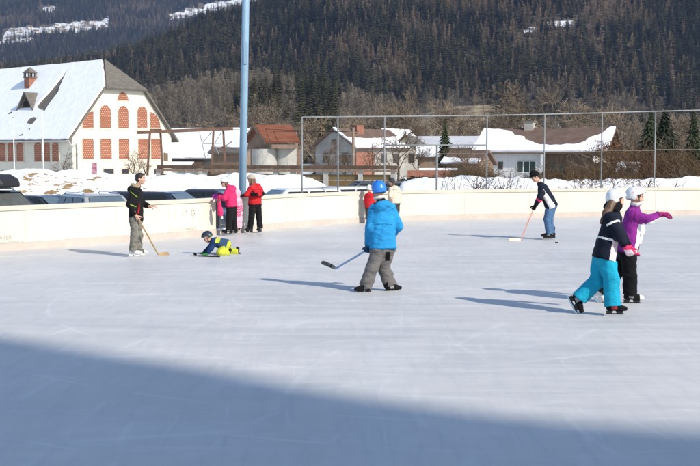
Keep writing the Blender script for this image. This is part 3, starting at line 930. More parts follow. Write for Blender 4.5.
def gable_house(name, origin, rot, W, Lh, eave, ridge, label, wall, roof, over=0.5, th=0.18, cat="house", wall2=None):
    """local frame: x across the gable, y away along the ridge, z up from the ground"""
    t = thing(name, origin, label, cat, rot)
    mb = MB()
    mb.faces([(0,0,-.5),(W,0,-.5),(W,0,eave),(W/2,0,ridge),(0,0,eave),(0,Lh,-.5),(W,Lh,-.5),(W,Lh,eave),(W/2,Lh,ridge),(0,Lh,eave)],
             [(0,1,2,3,4),(9,8,7,6,5),(0,4,9,5),(1,6,7,2),(4,3,8,9),(2,7,8,3)], 0)
    mb.build("wall", wall, t)
    s = (ridge - eave) / (W / 2)
    rf = MB()
    for sgn in (-1, 1):
        ex = W / 2 + sgn * (W / 2 + over); ez = eave - s * over
        P = [Vector((ex, -over, ez)), Vector((W / 2 - sgn * 0.002, -over, ridge)), Vector((W / 2 - sgn * 0.002, Lh + over, ridge)), Vector((ex, Lh + over, ez))]
        if sgn > 0: P.reverse()
        n = Vector((sgn * s, 0, 1)).normalized()
        rf.prism([p + n * 0.006 for p in P], n * th)
    ro = rf.build("roof", roof, t)
    def plane(side):
        sgn = -1 if side == 'left' else 1
        O = Vector((W / 2 + sgn * (W / 2 + over), -over, eave - s * over))
        V = Vector((-sgn, 0, s)); slen = math.hypot(W / 2 + over, s * (W / 2 + over)); V.normalize()
        U = Vector((0, 1, 0)); N = Vector((sgn * s, 0, 1)).normalized()
        return O, U, V, N, Lh + 2 * over, slen
    return t, ro, plane
def snow_cover(ro, planes, name="snow_cover", th=0.16, base=0.19, seed=1):
    rg = random.Random(seed); mb = MB()
    for (O, U, V, N), pts in planes:
        P = []
        for a, b in zip(pts, pts[1:] + pts[:1]):
            l = math.hypot(b[0] - a[0], b[1] - a[1])
            amp = a[2] if len(a) > 2 else 0.03
            P += ragged(a[:2], b[:2], max(2, int(l / 0.5)), amp, rg)[:-1]
        slab(mb, P, O, U, V, N, base, th)
    return mb.build(name, M['snow'], ro)

# ---- the big barn like hall with brick lattice windows
def barn():
    th = R(50); D0 = 100.0
    C = at(72.5, 158, D0); C.z = GROUND
    W = 11.7; Lb = 34.0
    t = thing("barn", C, "big cream hall with snowy hipped roof and red brick lattice windows", "barn", th)
    eave = 4.2 - GROUND; ridge = 11.2 - GROUND; hip_z = 8.6 - GROUND; rec = 2.85
    mid = W / 2
    s = (ridge - eave) / mid
    hx = mid - (ridge - hip_z) / s                      # x where the hip starts on the left rake
    mb = MB()
    mb.poly([(0,0,-1),(W,0,-1),(W,0,eave),(W-hx,0,hip_z),(hx,0,hip_z),(0,0,eave)])
    mb.poly([(0,Lb,-1),(0,0,-1),(0,0,eave),(0,Lb,eave)])
    mb.poly([(W,0,-1),(W,Lb,-1),(W,Lb,eave),(W,0,eave)])
    mb.poly([(W,Lb,-1),(0,Lb,-1),(0,Lb,eave),(mid,Lb,ridge),(W,Lb,eave)])
    wall = mb.build("wall", M['barn_wall'], t)
    # roof: two planes cut by the hip, grey shingles under the snow
    ov = 0.55; slen = math.hypot(mid + ov, s * (mid + ov))
    rf = MB(); planes = {}
    for sgn in (-1, 1):
        O = Vector((mid + sgn * (mid + ov), 0, eave - s * ov)); V = Vector((-sgn, 0, s)).normalized(); U = Vector((0, 1, 0)); N = Vector((sgn * s, 0, 1)).normalized()
        hv = (hx + ov) / (mid + ov) * slen
        pts = [(-0.45, 0), (-0.45, hv), (rec, slen - 0.01), (Lb + .5, slen - 0.01), (Lb + .5, 0)]
        planes[sgn] = (O, U, V, N, hv, slen)
        slab(rf, pts if sgn > 0 else pts[::-1], O, U, V, N, 0.01, 0.16)
    ro = rf.build("roof", M['slate'], t)
    hp = MB()
    P = [Vector((hx - 0.25, -0.55, hip_z - 0.25)), Vector((W - hx + 0.25, -0.55, hip_z - 0.25)), Vector((mid + 0.02, rec, ridge + 0.12)), Vector((mid - 0.02, rec, ridge + 0.12))]
    n = (P[1] - P[0]).cross(P[2] - P[0]).normalized()
    hp.prism(P, n * 0.2)
    hp.build("hip", M['slate'], ro)
    # dark eave soffit and gutter along the long side
    g = MB(); g.tube([(-ov - 0.06, -0.4, eave - s * ov + 0.02), (-ov - 0.06, Lb, eave - s * ov + 0.02)], 0.09, 8)
    g.build("gutter", M['pipe'], t, True)
    g = MB(); g.tube([(-0.5, -0.1, eave - s * ov - 0.05), (-0.1, -0.14, eave - s * ov - 0.5), (0.35, -0.14, eave - 0.9), (0.42, -0.14, eave - 1.3), (0.42, -0.14, 0)], 0.07, 8)
    g.build("downpipe", M['pipe'], t, True)
    # snow on the left plane: everything but a slash and two small holes
    O, U, V, N, hv, sl = planes[-1]
    rg = random.Random(3)
    def hole_sheet(p, h0, h1):
        """a strip of snow from a polygon list"""
    sn = MB()
    def band(pts, amps):
        Q = []
        for i, (a, b) in enumerate(zip(pts, pts[1:] + pts[:1])):
            l = math.hypot(b[0] - a[0], b[1] - a[1])
            Q += ragged(a, b, max(2, int(l / 0.4)), amps[i], rg)[:-1]
        slab(sn, Q[::-1], O, U, V, N, 0.18, 0.18)
    # coordinates: (along the ridge from the gable, up the slope)
    def uvp(px, py):
        """point of the roof plane seen at a picture position"""
        r_ = ray(px, py); c0 = Vector((0, 0, CAM_H))
        Mx = Matrix.Rotation(th, 3, 'Z')
        Ow = Mx @ (O + N * 0.2) + C; Nw = Mx @ N; Uw = Mx @ U; Vw = Mx @ V
        k = (Ow - c0).dot(Nw) / r_.dot(Nw)
        d = c0 + r_ * k - Ow
        return (d.dot(Uw), d.dot(Vw))
    sa, sb, sc, sd = uvp(68.5, 69), uvp(62, 83), uvp(36.5, 107), uvp(47, 110)
    sm = uvp(51.5, 90); sm2 = uvp(59.5, 92)
    e0 = (-0.3, 0.05); e1 = (-0.28, hv + 0.02)
    # right of the slash / left of the slash, meeting above and below it
    band([e0, e1, (rec - 0.1, sl - 0.05), (sa[0], sl - 0.05), sa, sm2, sd, (sd[0] + 0.05, 0.05)], [0.03, 0.05, 0.02, 0.0, 0.05, 0.06, 0.03, 0.03])
    band([(sa[0] + 0.004, sl - 0.05), (Lb, sl - 0.05), (Lb, 0.05), (sd[0] + 0.06, 0.05), (sd[0] + 0.05, sd[1] - 0.25), sc, sm, sa], [0.02, 0, 0.03, 0.0, 0.04, 0.06, 0.06, 0.0])
    snow = sn.build("snow_cover", M['snow'], ro)
    # patches of bare shingle where the snow has slid off
    for poly in ([(28, 124), (30.5, 120), (35, 118), (38, 119), (36, 122), (33.5, 125), (31, 125)], [(29.5, 130), (31.5, 129.5), (31, 131)], [(20, 137), (24, 134.5), (23.5, 136.5)], [(9, 114.5), (13, 112.5), (13.5, 114), (10.5, 115.2)]):
        q = [uvp(*p) for p in poly]
        bp = MB(); bp.prism(on_plane(q, O, U, V, N, 0.345), N * 0.03); bp.build("bare_patch", M['slate'], ro)
    # windows of the gable: O at the left corner of the wall
    Og, Ug, Vg, Ng = Vector((0, 0, 0)), Vector((1, 0, 0)), Vector((0, 0, 1)), Vector((0, -1, 0))
    def gpt(px, py):
        r_ = ray(px, py); Mx = Matrix.Rotation(th, 3, 'Z'); c0 = Vector((0, 0, CAM_H)); Nw = Mx @ Ng
        d = c0 + r_ * ((C - c0).dot(Nw) / r_.dot(Nw)) - C
        return (d.dot(Mx @ Ug), d.z)
    def lattice(pts, O_, U_, V_, N_):
        mb_ = MB()
        mb_.poly(on_plane(pts, O_, U_, V_, N_, 0.012), uv=[tuple(p) for p in pts])
        o = mb_.build("window", M['lattice'], t)
        fr = MB(); n_ = len(pts)
        cx_ = sum(p[0] for p in pts) / n_; cz_ = sum(p[1] for p in pts) / n_
        for a, b in zip(pts, pts[1:] + pts[:1]):
            oa = (cx_ + (a[0] - cx_) * 1.11, cz_ + (a[1] - cz_) * 1.09); ob = (cx_ + (b[0] - cx_) * 1.11, cz_ + (b[1] - cz_) * 1.09)
            fr.prism(on_plane([a, b, ob, oa], O_, U_, V_, N_, 0.0), N_ * 0.06)
        fr.build("surround", M['barn_wall'], o)
    def arch(x0, x1, z0, z1, rise, n=10):
        c = (x0 + x1) / 2; hw = (x1 - x0) / 2
        return [(x0, z0), (x1, z0)] + [(c + hw * math.cos(math.pi * k / n), z1 - rise + rise * math.sin(math.pi * k / n)) for k in range(n + 1)]
    for x0, x1 in ((82.2, 93.2), (100.2, 111.2), (118.5, 128.6), (138, 148), (150.8, 160)):
        a = gpt(x0, 159); b = gpt(x1, 138.6)
        lattice(arch(a[0], b[0], a[1], b[1], 0.12), Og, Ug, Vg, Ng)
    for x0, x1, yt in ((100, 110.5, 105.3), (118, 128, 106), (137.2, 146.8, 106.5)):
        a = gpt(x0, 128); b = gpt(x1, yt); lattice(arch(a[0], b[0], a[1], b[1], (b[0] - a[0]) / 2), Og, Ug, Vg, Ng)
    a = gpt(117.3, 100.3); b = gpt(128, 92.3); lattice(arch(a[0], b[0], a[1], b[1], b[1] - a[1] - 0.02), Og, Ug, Vg, Ng)
    a = gpt(82, 128); b = gpt(93, 111.5); n = 8
    lattice([(a[0], a[1]), (b[0], a[1]), (b[0], b[1])] + [(b[0] - (b[0] - a[0]) * math.sin(math.pi / 2 * k / n), a[1] + (b[1] - a[1]) * math.cos(math.pi / 2 * k / n)) for k in range(1, n)], Og, Ug, Vg, Ng)
    a = gpt(150, 128); b = gpt(160, 112.5)
    lattice([(a[0], a[1]), (b[0], a[1])] + [(a[0] + (b[0] - a[0]) * math.cos(math.pi / 2 * k / n), a[1] + (b[1] - a[1]) * math.sin(math.pi / 2 * k / n)) for k in range(1, n + 1)], Og, Ug, Vg, Ng)
    for x0, x1 in ((83, 90), (103.5, 113.5), (121.5, 128.5), (154, 160)):
        a = gpt(x0, 174); b = gpt(x1, 168.6); window(t, Og, Ug, Vg, Ng, a[0], a[1], b[0] - a[0], b[1] - a[1], M['frame_brown'], name="cellar_window", bars=0)
    # windows of the long side: two triplets in view
    Ol, Ul, Vl, Nl = Vector((0, 0, 0)), Vector((0, 1, 0)), Vector((0, 0, 1)), Vector((-1, 0, 0))
    def lpt(px, py):
        r_ = ray(px, py); Mx = Matrix.Rotation(th, 3, 'Z'); c0 = Vector((0, 0, CAM_H)); Nw = Mx @ Nl
        d = c0 + r_ * ((C - c0).dot(Nw) / r_.dot(Nw)) - C
        return (d.dot(Mx @ Ul), d.z)
    for x0, x1 in ((34.8, 41.8), (44.3, 50.3), (52.5, 59), (-1, 6), (8, 14.7), (17, 23.8), (-28, -21), (-19, -12)):
        a = lpt(x0, 161.5); b = lpt(x1, 143)
        q = arch(min(a[0], b[0]), max(a[0], b[0]), a[1], b[1], 0.14)
        lattice(q[::-1], Ol, Ul, Vl, Nl)
    for x0, x1 in ((1, 8), (17, 24), (35.5, 43.5), (52, 60)):
        a = lpt(x0, 174); b = lpt(x1, 170.5)
        window(t, Ol, Ul, Vl, Nl, min(a[0], b[0]), a[1], abs(b[0] - a[0]), b[1] - a[1], M['frame_brown'], name="cellar_window", bars=0)
    # cornice band under the long eave
    cb = MB(); cb.box((-0.14, 0.0, eave - 0.35), (-0.003, Lb, eave - 0.02)); cb.build("cornice", M['grey_wall'], t)
    # chimney of brick with a tiled cap, on the left plane
    q = uvp(29, 88)
    base = O + U * q[0] + V * q[1]
    ch = MB(); ch.box((base.x - 0.42, base.y - 0.42, base.z - 0.6), (base.x + 0.42, base.y + 0.42, base.z + 1.15))
    co = ch.build("chimney", M['brick'], ro)
    cc = MB()
    cc.box((base.x - 0.5, base.y - 0.5, base.z + 1.152), (base.x + 0.5, base.y + 0.5, base.z + 1.25))
    for sx in (-1, 1):
        for sy in (-1, 1): cc.box((base.x + sx * 0.36 - 0.09, base.y + sy * 0.36 - 0.09, base.z + 1.252), (base.x + sx * 0.36 + 0.09, base.y + sy * 0.36 + 0.09, base.z + 1.62))
    cc.faces([(base.x - .55, base.y - .55, base.z + 1.624), (base.x + .55, base.y - .55, base.z + 1.624), (base.x + .55, base.y + .55, base.z + 1.624), (base.x - .55, base.y + .55, base.z + 1.624), (base.x, base.y, base.z + 2.25)],
             [(0, 3, 2, 1), (0, 1, 4), (1, 2, 4), (2, 3, 4), (3, 0, 4)])
    cc.build("cap", M['slate'], co)
    # dormer with open dark gable, looking straight out of the left plane
    q = uvp(26, 111); b = O + U * q[0] + V * q[1]
    dm = MB(); w = 1.25; h = 1.75; ln = h / s + 0.3
    P = [Vector((b.x - 0.1, b.y - w, b.z + .12)), Vector((b.x - 0.1, b.y + w, b.z + .12)), Vector((b.x - 0.1, b.y, b.z + h))]
    for sgn in (-1, 1):
        a0 = Vector((b.x - 0.35, b.y + sgn * (w + 0.18), b.z + 0.0)); a1 = Vector((b.x - 0.35, b.y, b.z + h + 0.14))
        a2 = Vector((b.x + ln, b.y, b.z + h + 0.14)); a3 = Vector((b.x + 0.25, b.y + sgn * (w + 0.18), b.z + 0.0))
        q_ = [a0, a3, a2, a1] if sgn < 0 else [a0, a1, a2, a3]
        nn = (q_[1] - q_[0]).cross(q_[2] - q_[0]).normalized()
        dm.prism(q_, nn * 0.12)
    do = dm.build("dormer", M['slate'], ro)
    fm = MB(); fm.prism(P, (0.1, 0, 0)); fm.build("gable_boards", M['timber'], do)
    op = MB(); op.poly([Vector((b.x - 0.112, b.y - 0.62, b.z + .55)), Vector((b.x - 0.112, b.y + 0.55, b.z + .50)), Vector((b.x - 0.112, b.y + 0.5, b.z + .95)), Vector((b.x - 0.112, b.y - 0.05, b.z + 1.45)), Vector((b.x - 0.112, b.y - 0.5, b.z + 1.0))][::-1])
    op.build("opening", M['void'], do)
    return t, gpt, th, C
barn_t, barn_gpt, barn_rot, barn_C = barn()

# ---- sign at the foot of the barn gable
def barn_sign():
    p = at(82, 172, 97); p.z = GROUND
    t = thing("notice_board", p, "faded pink banner with a small dark poster below the barn windows", "sign", R(20))
    mb = MB(); mb.box((0, 0.0, 1.05), (0.85, 0.03, 1.75)); mb.build("banner", plain("faded_pink", (0.70, 0.50, 0.50), 0.8, 0.3, 4), t)
    mb = MB(); mb.box((0.853, 0.0, 0.9), (1.3, 0.03, 2.05)); mb.build("poster", two_tone("dark_poster", (0.25, 0.09, 0.14), (0.45, 0.28, 0.30), 3, 0.4, 0.6), t)
    mb = MB(); mb.tube([(0.15, 0.06, 0), (0.15, 0.06, 1.75)], 0.03); mb.tube([(1.1, 0.06, 0), (1.1, 0.06, 2.05)], 0.03); mb.build("posts", M['pipe'], t)
barn_sign()
for px, yt, lab in ((14.3, 118, "left one of two thin white flagpoles before the long wall of the barn"), (43.4, 110, "right one of two thin white flagpoles before the long wall of the barn")):
    p = at(px, 170, 88); top = at(px, yt, 88)
    t = thing("flagpole", (p.x, p.y, GROUND), lab, "flagpole")
    mb = MB(); mb.tube([(0, 0, 0), (0, 0, top.z - GROUND)], [0.055, 0.035], 8); mb.build("pole", M['frame_white'], t, True)
    mb = MB(); mb.lathe([(0.0, top.z - GROUND + .1), (0.06, top.z - GROUND + .06), (0.06, top.z - GROUND + .01), (0.0, top.z - GROUND)], 8); mb.build("finial", M['galv'], t, True)

# ---- rusty crane gantry right of the barn
def gantry():
    Y = 78.0
    p0 = at(150, 170, Y)
    t = thing("steel_gantry", (p0.x, Y, GROUND), "rusty steel gantry with a long beam on splayed legs beside the barn", "gantry")
    org = Vector((p0.x, Y, GROUND))
    def P(px, py, dy=0.0): return at(px, py, Y + dy) - org
    mb = MB(); mb.bar(P(136.8, 132.5), P(233, 128.4), 0.16, 0.22); mb.build("beam", M['rust'], t)
    for px0, px1, yt, dy in ((146.2, 150.0, 131.0, 0.0), (163.6, 160.4, 131.0, 0.3), (210.6, 213.6, 127.0, 0.0), (226.2, 223.2, 128.4, 0.3)):
        m2 = MB(); a = P(px0, 176, dy); a.z = 0; m2.bar(a, P(px1, yt, dy), 0.14, 0.14); m2.build("leg", M['rust'], t)
    m2 = MB(); m2.bar(P(150, 129.8, 0.15), P(161.5, 129.8, 0.15), 0.3, 0.14); m2.build("head_plate", M['rust'], t)
    for a, b in (((199.5, 132), (205.5, 158)), ((203, 143.7), (222, 143.2)), ((203, 142.5), (211.5, 132)), ((215, 143), (221.5, 132)), ((207.5, 156), (212.5, 145)), ((214.5, 145), (219, 154.5))):
        m2 = MB(); m2.bar(P(*a, 0.2), P(*b, 0.2), 0.05, 0.05); m2.build("brace", M['galv'], t)
    m2 = MB(); m2.prism([P(218, 148.5, .3), P(228, 144, .3), P(231.5, 141, .3), P(231.5, 142.5, .3), P(224, 147, .3), P(219.5, 149.5, .3)], (0, 0.1, 0)); m2.build("chute", M['rust'], t)
    m2 = MB(); m2.prism([P(163.5, 152.5, .5), P(167.5, 153.5, .5), P(167.5, 161.5, .5), P(163.5, 161, .5)], (0, 0.25, 0)); m2.build("control_box", M['timber'], t)
gantry()

# ---- low building with the wide snow roof behind the gantry
def snow_house():
    D = 128.0; r0 = at(238, 165, D); r0.z = GROUND - 0.2
    ph = R(14)
    rot = math.atan2(math.cos(ph), math.sin(ph))
    t, ro, pl = gable_house("low_house", r0, rot, 9.0, 16, 2.75, 6.0, "long low grey house under a wide unbroken snow roof behind the gantry", M['grey_wall'], M['slate'])
    O, U, V, N, ul, vl = pl('left')
    O2, U2, V2, N2, ul2, vl2 = pl('right')
    snow_cover(ro, [((O, U, V, N), [(0.1, 0.1, .05), (0.1, vl, 0.02), (ul, vl, 0), (ul, 0.1, .05)]), ((O2, U2, V2, N2), [(0.1, vl2, .02), (0.1, .2, .03), (ul2, .2, .03), (ul2, vl2, 0)])], seed=4)
    Ol, Ul, Vl, Nl = Vector((0, 0, 0)), Vector((0, 1, 0)), Vector((0, 0, 1)), Vector((-1, 0, 0))
    for x in (3.0, 6.3): window(t, Ol, Ul, Vl, Nl, x, 0.75, 1.0, 0.8, M['frame_brown'])
    an = MB(); an.box((-1.8, 4.3, 0), (-0.01, 8.6, 1.7)); an.build("annex", M['grey_wall'], t)
    an = MB(); an.prism([(-2.1, 4.1, 1.62), (-2.1, 8.8, 1.62), (-0.01, 8.8, 2.2), (-0.01, 4.1, 2.2)][::-1], (0, 0, 0.14)); a2 = an.build("annex_roof", M['dark_timber'], t)
    an = MB(); an.prism([(-2.0, 5.1, 1.79), (-2.0, 8.6, 1.79), (-0.9, 8.6, 2.1), (-0.9, 5.1, 2.1)][::-1], (0, 0, 0.14)); an.build("snow_cover", M['snow'], a2)
    t2, ro2, pl2 = gable_house("brown_barn", at(246.5, 165, 118) * 1.0, R(62), 4.2, 4.5, 3.1, 4.6, "brown timber lean-to barn between the snow roofed house and the silos", M['timber'], M['slate'], over=0.3)
    t2.location.z = GROUND
    O, U, V, N, ul, vl = pl2('left')
    snow_cover(ro2, [((O, U, V, N), [(0.1, vl * .25, .08), (0.1, vl, 0.02), (ul, vl, 0), (ul, vl * .35, .08)])], seed=6)
snow_house()

# ---- concrete silos under a rust red roof
def silos():
    D = 98.0
    base = at(264.5, 168, D); base.z = GROUND
    t = thing("silo_building", base, "two round concrete silos under a rust red roof with timber gable", "silo", 0)
    k = D / FPX
    for cx_, rx in ((0.0, 1.15), (1.88, 0.97)):
        mb = MB(); mb.lathe([(rx, -0.3), (rx, 3.25 if cx_ < 1 else 3.3)], 28, 0, (cx_, 0 if cx_ < 1 else 0.35)); mb.build("silo", M['concrete'], t, False)
    o_sil = [o for o in t.children]
    # timber storey and roof; the ridge runs along local x
    def Q(px, py, dy): return at(px, py, D + dy) - base
    a, b = Q(254.6, 126.3, 1.4), Q(291, 126.3, 1.4)
    a.z = b.z = (a.z + b.z) / 2
    fe_l, fe_r = Q(266.2, 142.8, -1.6), Q(300.6, 143.0, -1.6)
    be_l = Vector((a.x * 2 - fe_l.x - 0.1, 4.4, fe_l.z)); be_r = Vector((b.x * 2 - fe_r.x, 4.4, fe_r.z))
    roof = MB()
    n1 = (fe_r - fe_l).cross(a - fe_l).normalized()
    roof.prism([fe_l, fe_r, b, a], n1 * 0.16)
    n2 = (a - be_l).cross(b - be_l).normalized() * -1
    roof.prism([be_l, a, b, be_r][::-1], Vector((0, n2.y, abs(n2.z))) * 0.16)
    ro = roof.build("roof", M['red_roof'], t)
    vb = MB(); e = Vector((-0.1, -0.03, 0))
    vb.bar(fe_l + e, a + e, 0.1, 0.28); vb.bar(a + e, be_l + e, 0.1, 0.28); vb.build("verge_board", M['frame_brown'], ro)
    g = MB(); ins = Vector((0.45, 0, 0))
    zf = 3.28
    A, B_, Cc = fe_l + ins + Vector((0, .15, -.1)), a + ins + Vector((0, 0, -.15)), be_l + ins + Vector((0, -.2, -.1))
    g.poly([Vector((A.x, A.y, zf)), A, B_, Cc, Vector((Cc.x, Cc.y, zf))][::-1])
    FR = fe_r + Vector((-0.5, 0.15, -.1))
    g.poly([Vector((A.x, A.y, zf)), Vector((FR.x, FR.y, zf)), FR, A])
    g.poly([Vector((FR.x, FR.y, zf)), Vector((FR.x, Cc.y, zf)), Vector((FR.x, Cc.y, FR.z)), Vector((FR.x, a.y, B_.z)), FR])
    g.poly([Vector((A.x, A.y, zf)), Vector((A.x, Cc.y, zf)), Vector((FR.x, Cc.y, zf)), Vector((FR.x, A.y, zf))])
    g.build("timber_gable", M['timber'], t)
    w = MB(); w.box((2.6, 0.6, -0.3), (3.1, 2.8, 3.27)); w.box((-1.35, 1.3, -0.3), (2.598, 2.8, 3.27)); w.build("rear_wall", M['timber'], t)
silos()

# ---- grey house with brown roof and brick corner in the middle
def middle_house():
    D = 137.0; th = R(45)
    Cn = at(355.2, 165, D); Cn.z = GROUND - 0.2
    W = 7.2; xd = Vector((math.cos(th), -math.sin(th), 0))
    org = Cn - xd * W
    eave = 4.1; ridge = 6.25
    t, ro, pl = gable_house("grey_house", org, -th, W, 9.4, eave, ridge, "grey house with half snowy brown roof and a brick red corner", M['grey_wall'], M['brown_roof'], over=0.55)
    O, U, V, N, ul, vl = pl('right')
    O2, U2, V2, N2, ul2, vl2 = pl('left')
    snow_cover(ro, [((O, U, V, N), [(0.05, 0.05, .02), (ul - .1, 0.05, .03), (ul - .1, vl * .62, .15), (ul * .6, vl * .48, .12), (ul * .3, vl * .45, .1), (0.05, vl * .50, .05)]),
                    ((O, U, V, N), [(0.0, vl * .5, 0), (0.45, vl * .5, 0), (0.45, vl, 0), (0.0, vl, 0)])], seed=8, th=0.14)
    Og, Ug, Vg, Ng = Vector((0, 0, 0)), Vector((1, 0, 0)), Vector((0, 0, 1)), Vector((0, -1, 0))
    for x in (1.4, 4.9): window(t, Og, Ug, Vg, Ng, x, 2.05, 1.0, 1.25, M['frame_brown'])
    window(t, Og, Ug, Vg, Ng, 3.0, 4.3, 0.8, 0.7, M['frame_brown'])
    Or, Ur, Vr, Nr = Vector((W, 0, 0)), Vector((0, 1, 0)), Vector((0, 0, 1)), Vector((1, 0, 0))
    for x, w_ in ((4.6, 1.1), (6.9, 1.2)): window(t, Or, Ur, Vr, Nr, x, 2.0, w_, 1.25, M['frame_brown'])
    mb = MB(); mb.box((W + 0.005, 0.03, -0.2), (W + 0.16, 3.3, eave - 0.65)); mb.build("brick_bay", M['brick'], t)
    mb = MB(); mb.box((W * .62 - .45, 2.6, ridge - 1.2), (W * .62 + .45, 3.9, ridge + 0.45)); c = mb.build("chimney", M['brick'], ro)
    mb = MB(); mb.box((W * .62 - .52, 2.53, ridge + 0.453), (W * .62 + .52, 3.97, ridge + 0.56)); mb.build("cap", M['brick'], c)
    # white gabled house right behind it
    Cn = at(423, 168, 143); Cn.z = GROUND - .2; th2 = R(12)
    W2 = 4.6; org = Cn - Vector((math.cos(th2), -math.sin(th2), 0)) * W2
    t2, ro2, pl2 = gable_house("gabled_house", org, -th2, W2, 8, 3.7, 5.45, "small cream gabled house right of the grey house, two upper windows", M['cream_wall'], M['slate'], over=0.35)
    for x in (0.8, 2.7): window(t2, Og, Ug, Vg, Ng, x, 2.0, 0.8, 1.3, M['frame_brown'])
    O, U, V, N, ul, vl = pl2('left')
    snow_cover(ro2, [((O, U, V, N), [(0.05, 0.05, .02), (ul, 0.05, .03), (ul, vl, 0), (0.05, vl, .03)][::-1])], seed=9)
    # steep snowy roof slope between the two houses
    Cn = at(402, 160, 152); Cn.z = GROUND - .2
    t3, ro3, pl3 = gable_house("rear_house", Cn - Vector((4.4, -2, 0)), -R(30), 4.6, 7, 4.1, 6.5, "house mostly hidden behind the grey house, showing a steep snowy roof", M['cream_wall'], M['slate'], over=0.4)
    O, U, V, N, ul, vl = pl3('right'); O2, U2, V2, N2, ul2, vl2 = pl3('left')
    snow_cover(ro3, [((O, U, V, N), [(0.05, 0.05, .02), (ul, 0.05, .03), (ul, vl, 0), (0.05, vl, .03)]), ((O2, U2, V2, N2), [(0.05, 0.05, .02), (0.05, vl2, .03), (ul, vl2, 0), (ul, .05, .03)])], seed=10)
middle_house()

# ---- long pale flat roof and the little snowy shelter
def long_shed():
    D = 165.0; p = at(481, 165, D); p.z = float(terrain_z(np.array(p.x), np.array(D))) - .4
    ph = R(4); rot = math.atan2(math.cos(ph), math.sin(ph))
    zt = at(450, 134.5, D).z - p.z
    t, ro, pl = gable_house("long_shed", p, rot, 9, 17, zt - 1.9, zt - 0.3, "long shed with a pale grey snow dusted roof behind the spruce", M['timber'], plain("pale_sheet_roof", (0.50, 0.50, 0.52), 0.6, 0.1, 1.0), over=0.4)
    D2 = 105.0; p = at(437, 165, D2); p.z = GROUND
    t2, ro2, pl2 = gable_house("garden_shelter", p, rot, 2.2, 1.7, 2.6, 3.35, "little shelter with a thick snow roof left of the single spruce", M['timber'], M['dark_timber'], over=0.3)
    O, U, V, N, ul, vl = pl2('left'); O2, U2, V2, N2, ul2, vl2 = pl2('right')
    snow_cover(ro2, [((O, U, V, N), [(0, 0, .02), (0, vl, .02), (ul, vl, 0), (ul, 0, .02)]), ((O2, U2, V2, N2), [(0, vl2, .02), (0, 0, .02), (ul2, 0, .02), (ul2, vl2, 0)])], seed=12, th=0.25)
    D3 = 92.0; p = at(478, 165, D3); p.z = GROUND
    t3, ro3, pl3 = gable_house("garden_shed", p, R(58), 3.0, 3.0, 2.0, 3.0, "brown garden shed with snow streaks on its roof beside the white house", M['timber'], M['brown_roof'], over=0.3)
    O, U, V, N, ul, vl = pl3('left')
    snow_cover(ro3, [((O, U, V, N), [(.1, .05, .1), (.1, vl * .3, .1), (ul, vl * .4, .0), (ul, .05, .05)][::1])], seed=13)
    D4 = 90.0; p = at(431, 166, D4); p.z = GROUND
    t4 = thing("brick_wall", (p.x, D4, GROUND), "low brick red garden wall with snow along its top", "wall")
    mb = MB(); mb.box((-1.9, 0, -.2), (1.6, 0.25, 1.45)); mb.build("masonry", M['brick'], t4)
    mb = MB(); mb.box((-1.0, -.05, 1.453), (2.2, 0.5, 1.62)); mb.build("snow_cover", M['snow'], t4, bevel=0.05)
long_shed()

